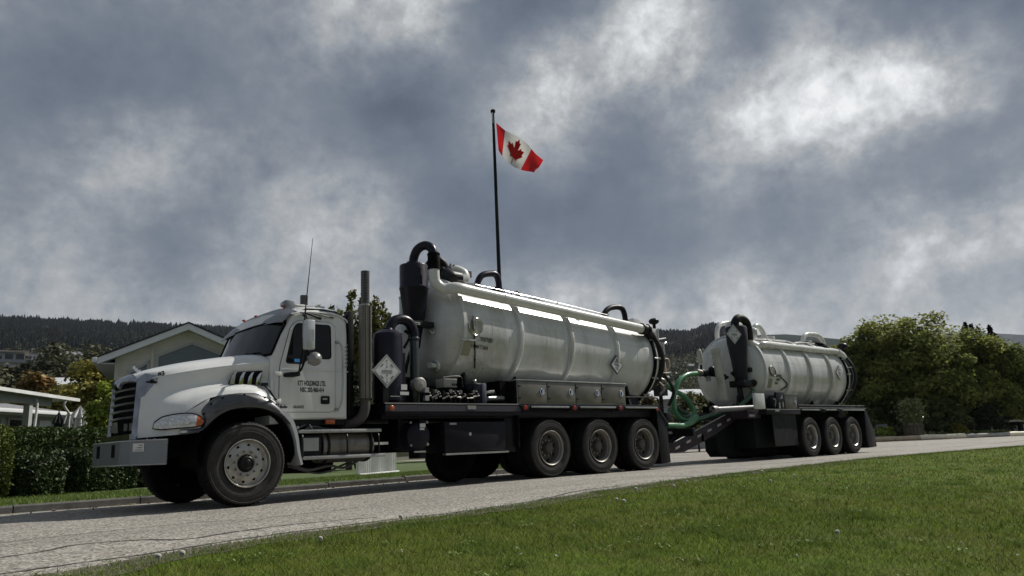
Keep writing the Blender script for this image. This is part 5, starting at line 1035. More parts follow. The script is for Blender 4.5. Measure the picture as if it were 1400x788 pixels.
# ---- the lawn's grass: blades thicken towards the camera
def grass(name, N, m, region, hmin, hmax, w, seed, bend=.5):
    g = np.random.default_rng(seed); P = region(g, N); N = len(P)
    a = g.random(N)*2*PI; h = g.uniform(hmin, hmax, N); lean = g.normal(size=(N, 2))*bend*h[:, None]
    dx = np.cos(a)*w*.5; dy = np.sin(a)*w*.5; k = (.7+.6*g.random(N)); dx *= k; dy *= k
    A = P+np.stack([dx, dy, 0*a], 1); B = P-np.stack([dx, dy, 0*a], 1); T_ = P+np.concatenate([lean, h[:, None]], 1)
    o = np_mesh(name, np.stack([A, B, T_], 1).reshape(-1, 3), 3, m); return o
ex, eyv = np.array([e[0] for e in EDGE]), np.array([e[1] for e in EDGE])
def near_region(r0, r1, pw):
    def f(g, N):
        r = r0+(r1-r0)*g.random(N)**pw; az = YAW+g.uniform(-R(37), R(37), N)
        x = r*np.sin(az); y = CY+r*np.cos(az); e = np.interp(x, ex, eyv); d = e-y
        keep = (g.random(N) < np.clip((r1-r)/(.45*r1), 0, 1)) & (d > np.abs(g.normal(size=N))*.24-.02); x, y, e, d = x[keep], y[keep], e[keep], d[keep]
        z = .018-.055*np.clip((9.5-x)/5, 0, 1)**1.3-.05*np.clip(d-.7, 0, 6)
        # ragged clumps at the verge
        return np.stack([x, y, z], 1)
    return f
gm1 = mat('grass_blades', (.108, .160, .020), .7, var=.40, vs=.9, island=.85, col2=(.145, .172, .034), trans=.35, spec=.2)
gm2 = mat('grass_dry_blades', (.17, .15, .085), spec=.1, rough=.9, var=.2, vs=2, island=.4)
gm3 = mat('grass_broad_blades', (.10, .185, .024), spec=.1, rough=.8, var=.25, vs=1.0, island=.5, trans=.25)
for o_, kk in ((grass('lawn_grass', 400000, gm1, near_region(1.6, 12, .75), .016, .036, .0036, 1, .8), 0), (grass('lawn_grass', 230000, gm1, near_region(5, 32, .75), .02, .045, .009, 2, .7), 0), (grass('lawn_grass', 60000, gm1, near_region(16, 75, .7), .03, .055, .028, 3, .6), 0),
               (grass('dry_grass', 9000, gm2, near_region(1.8, 16, .8), .015, .045, .004, 4, .9), 1), (grass('tall_grass', 11000, gm3, near_region(2.0, 18, .8), .03, .06, .006, 5, .6), 2)):
    tag(o_, ('fine short green blades covering the mown lawn', 'dry straw coloured blades scattered in the lawn', 'broader taller dark green blades in tufts of the lawn')[kk], 'grass', kind='stuff')
def verge_region(g, N, up=0):
    x = g.uniform(.5, 26, N)**1.0; e = np.interp(x, ex, eyv); cl = np.array([nz(q, 0, 1.9, 7)+.5*nz(q, 0, 7, 2) for q in x]); y = e+.0+g.normal(size=N)*.17+cl*.16
    return np.stack([x, y, 0*x+.008-.055*np.clip((9.5-x)/5, 0, 1)**1.3], 1)
tag(grass('verge_grass', 15000, gm3, verge_region, .018, .05, .006, 6, .8), 'ragged long grass tufts growing along the road edge', 'grass', kind='stuff')
tag(grass('dead_grass', 42000, gm2, verge_region, .008, .03, .005, 8, 1.6), 'dead brown grass scraps lying along the road edge', 'grass', kind='stuff')
def tufts(N, seed, per, spread):
    def f(g, M):
        r = 1.9+14*g.random(N)**1.2; az = YAW+g.uniform(-R(36), R(36), N); x = r*np.sin(az); y = CY+r*np.cos(az); P = []
        for a, b_ in zip(x, y):
            if b_ > ip(EDGE, a)-.2: continue
            s_ = spread*g.uniform(.5, 1.4); q = g.normal(size=(per, 2))*s_; P.append(np.stack([a+q[:, 0], b_+q[:, 1], np.full(per, lawn_z(a, b_))], 1))
        return np.concatenate(P)
    return f
tag(grass('lawn_tufts', 1, mat('tuft_blades', (.13, .19, .05), spec=.1, rough=.8, island=.5, trans=.3), tufts(260, 71, 90, .07), .03, .06, .006, 10, .7), 'paler coarse tufts standing a little above the mown lawn', 'grass', kind='stuff')
g_w = np.random.default_rng(77); C_ = []
for k in range(170):
    r = 1.9+10*g_w.random()**1.1; az = YAW+g_w.uniform(-R(36), R(36)); x, y = r*math.sin(az), CY+r*math.cos(az)
    if y > ip(EDGE, x)-.15: continue
    n_ = 26; C_.append(np.stack([x+g_w.normal(size=n_)*.05, y+g_w.normal(size=n_)*.05, lawn_z(x, y)+.02+.015*g_w.random(n_)], 1))
tag(leaves('clover', np.concatenate(C_), .016, mat('clover_leaf', (.13, .18, .045), spec=.2, rough=.6, island=.4, trans=.2), None, seed=78, flat=1.5, el=1.1), 'low clover and weed leaves growing between the lawn blades', 'clover', kind='stuff')
fl_ = []
for k in range(38):
    r = 2.6+12*g_w.random(); az = YAW+g_w.uniform(-R(36), R(36)); x, y = r*math.sin(az), CY+r*math.cos(az)
    if y > ip(EDGE, x)-.3: continue
    fl_.append((x, y, lawn_z(x, y)+.035))
tag(leaves('clover_flowers', np.repeat(np.array(fl_), 7, 0)+g_w.normal(size=(len(fl_)*7, 3))*.004, .009, mat('clover_flower', (.55, .56, .50), .8), None, seed=79, flat=.5, el=1.0), 'tiny pale clover flowers dotted over the lawn', 'flowers', kind='stuff')
# pebbles at the verge
g = np.random.default_rng(5); mb = MB()
for k in range(420):
    x = .8+12*g.random()**1.3; y = edge_y(x)+.12+.16*g.normal(); s = .006+.012*g.random()
    mb.add([(x+s*a, y+s*b_*.8, .008+dip(x)+s*c_) for a, b_, c_ in ((1, 0, .1), (0, 1, 0), (-1, .2, .1), (.1, -1, 0), (0, 0, .9))], [(0, 1, 4), (1, 2, 4), (2, 3, 4), (3, 0, 4)])
tag(obj('pebbles', mb, mat('pebble', (.22, .21, .19), .8, var=.4, vs=9), None, smooth=0), 'loose pebbles strewn along the edge of the asphalt', 'pebbles', kind='stuff')
# dandelion clocks, a fallen leaf
dm = mat('dandelion_fluff', (.85, .85, .82), .9, var=.1, trans=.3); stm = mat('dandelion_stem', (.10, .14, .05), .6)
def dandelion(x, y, h, s):
    z = lawn_z(x, y); t = thing('dandelion', (x, y, z), 'dandelion with a round white seed head standing in the mown lawn', 'dandelion', 'dandelion clocks in the lawn')
    obj('stem', MB().tube([(x, y, z), (x+.006, y, z+h*.6), (x, y, z+h)], .0022, 5, 3), stm, t)
    g = np.random.default_rng(int(x*1000)); d = g.normal(size=(420, 3)); d /= np.linalg.norm(d, axis=1)[:, None]; c = np.array([x, y, z+h]); V = []
    for q in d:
        a = np.cross(q, [.3, .5, .8]); a /= np.linalg.norm(a); e = c+q*s*(.85+.2*g.random()); V += [c+q*s*.2, e+a*.004, e-a*.004]
    np_mesh('seed_head', np.array(V), 3, dm, t); obj('seed_core', MB().sphere((x, y, z+h), s*.42, 8, 6), mat('seed_core', (.6, .6, .52), .9) if 'seed_core' not in MATS else MATS['seed_core'], t)
for k, (x, y) in enumerate([(2.598, -5.082), (1.56, -5.10), (1.66, -5.2), (3.813, -4.221), (5.73, -4.992), (5.781, -5.038), (6.824, -4.344), (7.131, -4.629), (7.971, -4.207), (9.957, -4.063), (8.709, -4.894), (9.551, -4.758), (5.111, -7.408)]):
    dandelion(x, y-.03, .045+.03*((k*7) % 5)/5, .015+.004*((k*3) % 4)/4)
x, y = 2.69, -6.043; z = lawn_z(x, y)+.045
tag(obj('fallen_leaf', MB().add([(x-.03, y, z+.004), (x-.01, y-.014, z+.012), (x+.02, y-.010, z+.008), (x+.035, y, z), (x+.015, y+.014, z+.003), (x-.012, y+.012, z+.006)], [(0, 1, 2, 3, 4, 5)]), mat('yellow_leaf', (.42, .24, .05), .6), None, smooth=0), 'single yellow fallen leaf lying on the lawn', 'leaf')
# ------------------------------------------------------------------ kerb and far verge strip
kc = mat('kerb_concrete', (.095, .09, .082), .9, var=.35, vs=5, dirt=.85, dirtcol=(.030, .028, .022), bump=.5, bs=50)
kbase = None
def kpt(s): return catmull([(x, y, 0) for x, y in KERB], 40)
KP = kpt(0); dist = [0]
for a, b_ in zip(KP, KP[1:]): dist.append(dist[-1]+(b_-a).length)
def kat(d):
    i = min(np.searchsorted(dist, d), len(KP)-1); i = max(i, 1); t = (d-dist[i-1])/max(dist[i]-dist[i-1], 1e-6); p = KP[i-1].lerp(KP[i], t); tn = (KP[i]-KP[i-1]).normalized(); return p, Vector((-tn.y, tn.x, 0))
kb = MB()
ds = np.arange(10, dist[-1]-.5, .5)
kb.loft([[kat(d)[0]+Vector((0, 0, -.3)), kat(d)[0]+kat(d)[1]*.01+Vector((0, 0, -.09)), kat(d)[0]+kat(d)[1]*.15+Vector((0, 0, -.09))] for d in ds])
kerb = struct('kerb', kb, kc)
d = 24.0
while d < 52:
    L_ = 1.5+.2*random.random(); pr = []
    for q in (d+.008, d+L_/2, d+L_-.008):
        p, n = kat(q); zt = dip(kat(d)[0].x)+.095+.006*math.sin(d*3); pr.append([p+Vector((0, 0, -.16)), p+n*.02+Vector((0, 0, zt-.02)), p+n*.045+Vector((0, 0, zt)), p+n*.16+Vector((0, 0, zt)), p+n*.16+Vector((0, 0, -.1))])
    obj('kerb_stone', MB().loft(pr, caps=True), kc, kerb, smooth=30); d += L_
dg = MB(); random.seed(4)
def leaf_litter(N, seed):
    g = np.random.default_rng(seed); C = []
    for k in range(N):
        p, n = kat(26+18*g.random()); off = -.05-abs(g.normal())*.25; q = p+n*off; C.append((q.x, q.y, road_z(q.x, q.y)+.012+.01*g.random()))
    return np.array(C)
tag(leaves('leaf_litter', leaf_litter(500, 3), .03, mat('litter', (.13, .10, .06), .9, island=.6), None, flat=2.0, seed=3), 'dead leaves and grit gathered in the gutter', 'leaf litter', kind='stuff')
# back lawn strip
bl = MB(); secs = []
for d in np.arange(8, dist[-1]-6, .6):
    p, n = kat(d); dz_ = dip(p.x)+.085; secs.append([p+n*o_+Vector((0, 0, z_+dz_*max(0, 1-o_/4))) for o_, z_ in ((.16, -.005), (.2, .01), (.8, .015), (1.6, .02), (3, .04), (7, .08), (14, .1), (40, .1), (90, .0))])
struct('back_lawn', bl.loft(secs), mat('back_lawn_ground', (.062, .095, .022), .95, var=.3, vs=4, bump=.5, bs=60), smooth=80)
def back_region(g, N):
    P = []
    d0 = g.uniform(22, 50, N); o_ = .17+2.9*g.random(N)**1.2
    for a, b_ in zip(d0, o_):
        p, n = kat(a); q = p+n*b_; P.append((q.x, q.y, (dip(q.x)+.085)*max(0, 1-b_/4)+.01+.01*min(b_, 3)))
    return np.array(P)
gm4 = mat('verge_grass_blades', (.11, .165, .024), .6, var=.25, vs=1.5, island=.5, trans=.3)
tag(grass('strip_grass', 60000, gm4, back_region, .03, .06, .010, 9, .5), 'mown green grass strip behind the kerb under the hedges', 'grass', kind='stuff')
# ------------------------------------------------------------------ hedges
def box_hedge(name, label, p0, p1, depth, h, m, N, leaf, seed, rnd=.12, z0=.03, cat='hedge', group=None, bulge=.06):
    """clipped hedge from p0 to p1 (front line), going back by depth; solid twig core with a shell of leaves"""
    g = np.random.default_rng(seed); p0 = Vector((*p0, z0)); p1 = Vector((*p1, z0)); e = (p1-p0); Ln = e.length; e.normalize(); b = Vector((-e.y, e.x, 0))
    t = thing(name, (p0+p1)/2+b*depth/2, label, cat, group)
    ring = []; nn = 28
    def prof(u, k):          # closed outline of the cross-section, squircle
        a = 2*PI*k/nn; c, s = math.cos(a), math.sin(a); r = (abs(c)**6+abs(s)**6)**(-1/6); return c*r*depth/2, s*r*h/2
    secs = []; M_ = 40
    for i in range(M_+1):
        u = i/M_; en = min(u, 1-u)*Ln; sc = .12+.88*min(1, max(0, en/rnd))**.4; sec = []
        for k in range(nn):
            dy, dz = prof(u, k); q = p0+e*(Ln*u)+b*(depth/2+dy*sc)+Vector((0, 0, h/2+dz*(sc if dz > 0 else 1))); w = bulge*noise.noise(q*1.7); q += (b*(1 if dy > 0 else -1)+Vector((0, 0, .6 if dz > 0 else 0)))*w; sec.append(q)
        secs.append(sec)
    core = MB().loft(secs, closed=True, caps=True); cv_ = np.array([tuple(v) for v in core.v]); fs = core.f
    cc = np.array(tuple((p0+p1)/2+b*(depth/2))); cc[2] = z0+h*.5
    obj('twigs', MB().loft([[(q-Vector(cc))*.94+Vector(cc) for q in s_] for s_ in secs], closed=True, caps=True), MATS['twig'], t, smooth=60)
    q4 = np.array([f for f in fs if len(f) == 4]); A = cv_[q4]; ar = np.linalg.norm(np.cross(A[:, 1]-A[:, 0], A[:, 3]-A[:, 0]), axis=1); k = g.choice(len(q4), N, p=ar/ar.sum()); u = g.random((N, 1)); v = g.random((N, 1)); Q = A[k]
    P = (Q[:, 0]*(1-u)+Q[:, 1]*u)*(1-v)+(Q[:, 3]*(1-u)+Q[:, 2]*u)*v; o_ = P-cc; o_ /= np.linalg.norm(o_, axis=1)[:, None]
    P += o_*(g.normal(size=(N, 1))*.022+.004); P = P[P[:, 2] > z0+.01]; leaves('foliage', P, leaf, m, t, seed=seed, out=o_[:len(P)], flat=.2); return t
mat('twig', (.018, .020, .010), .95, var=.3)
yew = mat('yew_leaf_lit', (.10, .135, .026), spec=.2, rough=.55, var=.35, vs=2.5, island=.55, col2=(.060, .075, .016), trans=.15)  # yew of the front hedge, its sunlit tone put into the leaf colour
yew_shaded = mat('yew_leaf_shaded', (.045, .070, .020), spec=.2, rough=.55, var=.3, vs=2, island=.5, trans=.1)  # same yew for the recess, shade put into the leaf colour
boxw = mat('boxwood_leaf', (.042, .066, .024), spec=.25, rough=.5, var=.3, vs=4, island=.6, trans=.1)
gold = mat('gold_leaf', (.17, .18, .02), .5, var=.25, vs=4, island=.4, trans=.25)
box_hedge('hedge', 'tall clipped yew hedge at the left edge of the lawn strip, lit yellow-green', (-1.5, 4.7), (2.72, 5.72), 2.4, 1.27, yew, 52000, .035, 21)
box_hedge('hedge', 'long tall dark hedge set back in shade behind the truck bumper', (2.75, 7.3), (6.9, 10.9), 1.0, 1.30, yew_shaded, 36000, .045, 22)
box_hedge('hedge', 'low round-cornered boxwood hedge in front of the tall yew hedge', (2.98, 5.85), (3.72, 6.35), .8, .68, boxw, 15000, .034, 23, rnd=.25, bulge=.12)
box_hedge('hedge', 'low boxwood hedge partly hidden by the steel bumper', (3.72, 6.3), (5.2, 7.1), 1.0, .80, boxw, 20000, .036, 24, rnd=.25, bulge=.12)
box_hedge('hedge', 'low dark hedge behind the front wheel of the truck', (5.3, 7.1), (8.5, 9.0), 1.0, .55, boxw, 16000, .04, 25, rnd=.25, bulge=.12)
tree('shrub', 'small golden-leaved shrub at the extreme left by the kerb', 'shrub', (1.75, 4.75, .04), .62, .32, 5200, .035, gold, 31, zc=.5, ncl=24, cr=.4, trunk=.02)
for k, (x, y, r_, lab) in enumerate([(5.0, 5.6, .30, 'wispy weed growing through the lawn strip behind the front wheel'), (6.1, 5.9, .26, 'pale-stemmed wispy weed behind the fuel tank on the lawn strip')]):
    tree('weed', lab, 'weed', (x, y, .05), .42, r_, 900, .03, boxw, 40+k, zc=.5, ncl=18, cr=.4, trunk=.008)
# white corrugated fence panels seen under the truck
cw = mat('corrugated_white', (.62, .63, .62), .5, dirt=.3, dirtcol=(.3, .3, .28))
fence = thing('corrugated_fence', (10.3, 6.3, .05), 'low white corrugated metal fence seen under the truck deck', 'fence')
p0, p1 = Vector((9.45, 5.95, .05)), Vector((11.2, 6.95, .05)); e = (p1-p0); n_ = Vector((-e.y, e.x, 0)).normalized()
for k in range(3):
    a = p0+e*(k/3)+e.normalized()*.01; c_ = p0+e*((k+1)/3); obj('panel', MB().loft([[a.lerp(c_, i/48)+n_*.025*math.sin(i/48*2*PI*7)+Vector((0, 0, z_)) for i in range(49)] for z_ in (0, .95)]), cw, fence, smooth=60)
obj('rail', MB().tube([p0+Vector((0, 0, .95)), p1+Vector((0, 0, .95))], .025, 8, 0), alud, fence)
obj('base_plank', MB().tube([p0+n_*-.08+Vector((0, 0, .03)), p1+n_*-.08+Vector((0, 0, .03))], .03, 8, 0), cw, fence)
# ------------------------------------------------------------------ houses
def at_root(root, name, mb, m, parent=None, **k):
    o = obj(name, mb, m, None, **k); o.parent = parent or root; return o
siding = mat('cream_siding', (.54, .52, .455), .6, var=.08, dirt=.2, dirtcol=(.2, .19, .15)); fasc = mat('fascia_white', (.66, .67, .68), .5, var=.06)
shing = mat('roof_shingle_dark', (.03, .032, .038), .9, var=.4, vs=9); trimw = mat('trim_white', (.36, .37, .365), .5, var=.05); blind = mat('blind_glass', (.115, .14, .145), .12, var=.06, vs=1)
hx = Vector((9.86, 18.4, 0)); a_ = math.atan2(9.86, 28.33)
H = thing('gabled_house', (10.35, 19.8, 0), 'cream clapboard house with a white-edged gable behind the hood', 'house'); H.rotation_euler = (0, 0, -a_)
# local frame: x to the right along the facade, y away from the camera, ridge at x=0, z=5.62
RZ, SL = 5.80, .445
at_root(H, 'wall', MB().prism([(-2.45, .0), (4.6, .0), (4.6, RZ-.28-SL*4.6), (0, RZ-.28), (-2.45, RZ-.28-SL*2.45)], 'y', .5, 9), siding)
sd = MB()
for k in range(16):
    z = 2.4+.2*k; xr = (RZ-.34-z-.1)/SL; x0 = -min(2.45, xr); x1 = min(4.6, xr)
    if x1-x0 > .2: sd.add([(x0, .485, z), (x1, .485, z), (x1, .497, z+.19), (x0, .497, z+.19), (x0, .5, z), (x1, .5, z)], [(0, 1, 2, 3), (4, 5, 1, 0)])
at_root(H, 'clapboards', sd, siding, kind='stuff', smooth=0)
for s in (-1, 1):
    hw_ = 3.02 if s < 0 else 5.2
    rf = at_root(H, 'roof', MB().prism([(0, RZ), (s*hw_, RZ-SL*hw_), (s*hw_, RZ-SL*hw_-.06), (0, RZ-.06)], 'y', -.05, 9.5), shing)
    at_root(H, 'fascia_board', MB().prism([(0, RZ-.065), (s*hw_, RZ-SL*hw_-.065), (s*hw_, RZ-SL*hw_-.30), (0, RZ-.30)], 'y', -.02, .02), fasc, rf)
    at_root(H, 'soffit', MB().prism([(0, RZ-.24), (s*hw_, RZ-SL*hw_-.24), (s*hw_, RZ-SL*hw_-.27), (0, RZ-.27)], 'y', .02, .6), fasc, rf)
    at_root(H, 'gutter', MB().box(s*hw_-(.16 if s < 0 else 0), s*hw_+(.0 if s < 0 else .16), -.1, 9.4, RZ-SL*hw_-.24, RZ-SL*hw_-.06), fasc, rf, bev=.02)
at_root(H, 'side_soffit', MB().box(-3.0, -2.45, .02, 9.3, RZ-SL*3.02-.27, RZ-SL*3.02-.25), fasc)
at_root(H, 'corner_trim', MB().box(-2.47, -2.33, .46, .5, 0, RZ-.3-SL*2.45).box(-1.27, -1.17, .45, .5, 0, 5.0), siding)
def window(x0, x1, z0, zl, zm, zr, xm=None):
    xm = (x0+x1)/2 if xm is None else xm
    out = [(x0, z0), (x1, z0), (x1, zr), (xm, zm), (x0, zl)]; ins = .085
    inn_ = [(x0+ins, z0+ins), (x1-ins, z0+ins), (x1-ins, zr-ins), (xm, zm-ins*1.05), (x0+ins, zl-ins)]
    if abs(xm-x0) < .01: out = out[:4]; inn_ = [(x0+ins, z0+ins), (x1-ins, z0+ins), (x1-ins, zr-ins), (x0+ins, zm-ins)]
    f = MB(); n = len(out)
    f.loft([[Vector((x, .42, z)) for x, z in out+out[:1]], [Vector((x, .42, z)) for x, z in inn_+inn_[:1]], [Vector((x, .47, z)) for x, z in inn_+inn_[:1]]]).loft([[Vector((x, .42, z)) for x, z in out+out[:1]], [Vector((x, .5, z)) for x, z in out+out[:1]]])
    w = at_root(H, 'window', f, trimw); at_root(H, 'pane', MB().add([(x, .465, z) for x, z in inn_], [tuple(range(n))]), blind, w)
window(-1.08, 1.28, 2.7, 4.58, 5.08, 4.66, .16)
window(-2.02, -1.30, 2.7, 3.95, 4.36, 4.36, -1.30)
# low shingled house with patio cover at the left
shl = mat('roof_shingle_light', (.20, .20, .205), .9, var=.45, vs=22, bump=.5, bs=60, bd=.02); dglass = mat('dark_glass', (.010, .012, .012), .08)
Bh = thing('low_house', (5.2, 17.5, 0), 'low white house with pale shingled roof beyond the tall hedge', 'house'); Bh.rotation_euler = (0, 0, math.atan2(2.1, 2.3))
# local: x along the eave (0 = right end), y away from the camera
bx_ = at_root(Bh, 'wall', MB().box(-11, 1.2, .35, 7, 0, 2.15), trimw)
at_root(Bh, 'roof', MB().add([(-12, 0, 2.27), (1.6, 0, 2.27), (-1.6, 3.4, 3.0), (-12, 3.4, 3.0), (1.6, 7, 2.27), (-12, 7, 2.27)], [(0, 1, 2, 3), (1, 4, 2), (3, 2, 4, 5)]), shl)
eav = at_root(Bh, 'eave_board', MB().box(-12, 1.62, -.03, .03, 2.10, 2.26).box(1.58, 1.62, .03, 7, 2.10, 2.26), trimw)
at_root(Bh, 'gutter', MB().box(-12, 1.66, -.14, -.03, 2.16, 2.27), fasc, eav, bev=.01)
for (x0, x1) in ((-3.6, -2.35), (-2.2, -1.25), (-.85, .2), (-5.2, -3.9)):
    w = at_root(Bh, 'window', MB().box(x0-.06, x1+.06, .29, .35, 1.0, 2.04), trimw); at_root(Bh, 'pane', MB().box(x0, x1, .27, .29, 1.06, 1.98), dglass, w)
at_root(Bh, 'door', MB().box(.45, .95, .31, .35, 0, 2.0), fasc)
Pc = thing('patio_cover', (3.9, 11.5, 0), 'white patio cover with a sloping post and downpipe above the left hedge', 'patio cover')
a0, a1 = Vector((.2, 6.5, 2.30)), Vector((5.25, 13.4, 2.29)); e = (a1-a0).normalized(); bk = Vector((-e.y, e.x, 0))
def slab(mb, p, q, wdt, z0, z1, off=0): 
    vs = [a+bk*o_+Vector((0, 0, z)) for a in (p, q) for o_ in (off, off+wdt) for z in (z0, z1)]
    return mb.add(vs, [(0, 1, 3, 2), (4, 6, 7, 5), (0, 4, 5, 1), (2, 3, 7, 6), (0, 2, 6, 4), (1, 5, 7, 3)])
obj('roof_panel', slab(MB(), a0, a1, 3.5, -.02, .03), trimw, Pc); obj('gutter', slab(MB(), a0, a1, .1, -.04, .04, -.1), mat('gutter_white', (.62, .63, .62), .4), Pc)
obj('beam', slab(MB(), a0, a1-e*1.0, .10, -.22, -.02, .15), trimw, Pc); obj('rear_beam', slab(MB(), a0, a1-e*1.0, .10, -.2, -.02, 3.2), trimw, Pc)
for k in range(9): q = a0+e*(.4+.75*k); obj('rafter', slab(MB(), q, q+e*.05, 3.2, -.14, -.02, .2), trimw, Pc)
for q in (a1-e*2.1, a0+e*1.0): obj('post', slab(MB(), q-e*.1, q+e*.06, .14, -2.28, -.2, .1), trimw, Pc)
obj('downpipe', MB().tube([a1+bk*-.05-e*.7+Vector((0, 0, -.05)), a1-e*.68+Vector((0, 0, -.18)), a1+bk*.1-e*.1+Vector((0, 0, -.38)), a1+bk*.15+Vector((0, 0, -.5)), a1+bk*.15+Vector((0, 0, -2.2))], .032, 10, 4), MATS['gutter_white'], Pc)
obj('post_strap', MB().tube([a1-e*1.95+bk*.08+Vector((0, 0, -.1)), a1-e*1.95+bk*.05+Vector((0, 0, -.3)), a1-e*2.02+bk*.05+Vector((0, 0, -1.0))], .03, 8), MATS['gutter_white'], Pc)
# closed parasols
def parasol(x, y, ztop, r, m, label):
    t = thing('parasol', (x, y, 0), label, 'parasol'); secs = []
    for j, (z, q) in enumerate(((ztop, .02), (ztop-.10, .25), (ztop-.22, .62), (ztop-.34, .80), (ztop-.36, .55), (ztop-.7, .75), (ztop-1.2, .9), (ztop-1.45, .8))):
        secs.append([Vector((x+r*q*(1+.28*math.cos(8*a))*math.cos(a), y+r*q*(1+.28*math.cos(8*a))*math.sin(a), z+.02*math.cos(8*a))) for a in [2*PI*k/64 for k in range(64)]])
    obj('canopy', MB().loft(secs, closed=True), m, t, smooth=50); obj('pole', MB().cyl((x, y, 0), (x, y, ztop+.03), .02, n=10), alud, t)
parasol(5.75, 15.1, 2.24, .26, mat('canopy_white', (.50, .50, .48), .8, var=.1), 'folded pale parasol standing above the dark hedge')
parasol(5.42, 14.95, 2.06, .17, mat('canopy_stripe', (.30, .30, .29), .8, var=.5, vs=10), 'folded mottled grey parasol, middle of three')
parasol(5.20, 15.0, 2.08, .16, mat('canopy_black', (.02, .02, .022), .8), 'folded black parasol beside the mottled grey one')
# ------------------------------------------------------------------ middle-distance trees on the left
ol = mat('olive_leaf', (.12, .135, .045), spec=.2, rough=.6, var=.3, vs=.8, island=.5, col2=(.085, .080, .030), trans=.2)
sc_ = mat('scrub_leaf', (.115, .120, .068), spec=.2, rough=.7, var=.3, vs=.4, island=.5, col2=(.052, .050, .028), trans=.15)
orl = mat('orange_leaf', (.26, .15, .06), spec=.2, rough=.6, var=.25, vs=2, island=.5, col2=(.20, .15, .05), trans=.25)
ygl = mat('lime_leaf', (.25, .31, .06), spec=.2, rough=.5, var=.2, vs=2, island=.5, trans=.35)
yl2 = mat('ochre_leaf', (.22, .20, .045), spec=.2, rough=.6, var=.3, vs=1.5, island=.5, trans=.25)
dk_ = mat('dark_leaf', (.026, .040, .016), spec=.2, rough=.55, var=.3, vs=1, island=.5, trans=.15)
tree('maple_tree', 'bright lime-green young maple just in front of the truck grille', 'tree', (5.95, 12.5, .1), 2.65, .62, 6500, .075, ygl, 51, zc=.6, ncl=46, cr=.30, trunk=.05)
tree('maple_tree', 'ochre and dark green tree behind the lime-green maple', 'tree', (9.6, 28.5, .1), 5.1, 2.2, 11000, .14, yl2, 52, zc=.6, ncl=46, cr=.34, trunk=.1)
tree('cherry_tree', 'rust-orange autumn tree below the hillside apartments', 'tree', (10.9, 49.5, .1), 6.9, 1.5, 7000, .20, orl, 53, zc=.6, ncl=34, cr=.36, trunk=.12)
for k, (x, y, h_, r_, lb) in enumerate([(3.5, 50, 6.9, 3.0, 'olive-green bushy tree at the left edge under the white apartments'), (7.6, 51.5, 6.6, 2.6, 'olive-yellow tree left of the rust-orange tree'), (13.6, 50.5, 5.8, 2.2, 'low olive tree right of the rust-orange tree')]):
    tree('broadleaf_tree', lb, 'tree', (x, y, .1), h_, r_, 9000, .22, ol, 54+k, zc=.55, ncl=44, cr=.36)
for k, (x, y, h_, r_, lb) in enumerate([(16, 97, 13.5, 6.5, 'big brown-green tree left of the gabled house, nearest the apartments'), (24.0, 96, 16.2, 8, 'widest brown-green tree mass on the slope beyond the patio cover'), (32, 92, 11.5, 5.5, 'brown-green tree just left of the gable eave'), (20, 70, 7.2, 4, 'grey-green bush in front of the brown-green trees')]):
    tree('broadleaf_tree', lb, 'tree', (x, y, .2), h_, r_, 10000, .38, sc_, 60+k, zc=.5, ncl=60, cr=.32, trunk=.2)
# multi-stemmed columnar tree above the cab
def stem_tree(base, label, stems, m, seed, leaf=.11):
    g = np.random.default_rng(seed); t = thing('poplar_tree', base, label, 'tree'); mb = MB(); C = []
    for (dx, dy, h_) in stems:
        p = [Vector(base), Vector(base)+Vector((dx*.35, dy*.35, h_*.35)), Vector(base)+Vector((dx*.8, dy*.8, h_*.7)), Vector(base)+Vector((dx, dy, h_))]
        mb.tube(p, lambda w: .05*(1-.85*w), 6, 4); P = catmull(p, 12)
        for i in range(int(300*h_/5)):
            w = .33+.67*g.random()**.8; q = P[int(w*(len(P)-1))]; r_ = .34*(1.06-w)**.5+.05; a = g.random()*2*PI; C.append((q.x+math.cos(a)*r_*g.random(), q.y+math.sin(a)*r_*g.random(), q.z+g.normal()*.08))
    obj('stems', mb, bark, t, smooth=60); leaves('crown', np.array(C), leaf, m, t, seed=seed, flat=.1); return t
popl = mat('poplar_leaf', (.13, .15, .05), spec=.2, rough=.4, var=.3, vs=2, island=.6, col2=(.11, .10, .03), trans=.3)
e_ = Vector((math.cos(YAW), -math.sin(YAW), 0))*1.0
rs = np.random.default_rng(8); st = []
for k, (s_, h_) in enumerate([(-1.15, 5.45), (-.98, 4.9), (-.75, 5.5), (-.62, 4.9), (-.42, 5.3), (-.25, 5.5), (-.1, 6.0), (.05, 5.2), (.15, 6.0), (.38, 5.75), (.52, 5.3), (.70, 5.8), (.85, 5.6), (1.0, 5.3), (-.5, 4.5), (.3, 4.9), (.75, 5.0), (-.85, 4.3), (0, 4.6)]):
    b = rs.normal()*.4; st.append((e_.x*s_-e_.y*b, e_.y*s_+e_.x*b, h_-.1))
stem_tree((13.35, 12.5, .1), 'airy multi-stemmed tree rising between the cab and the silencer', st, popl, 71)
tree('shrub', 'dark shrub at the foot of the multi-stemmed tree behind the cab', 'shrub', (12.9, 12.2, .1), 3.6, 1.3, 9000, .10, dk_, 72, zc=.5, ncl=40, cr=.35)
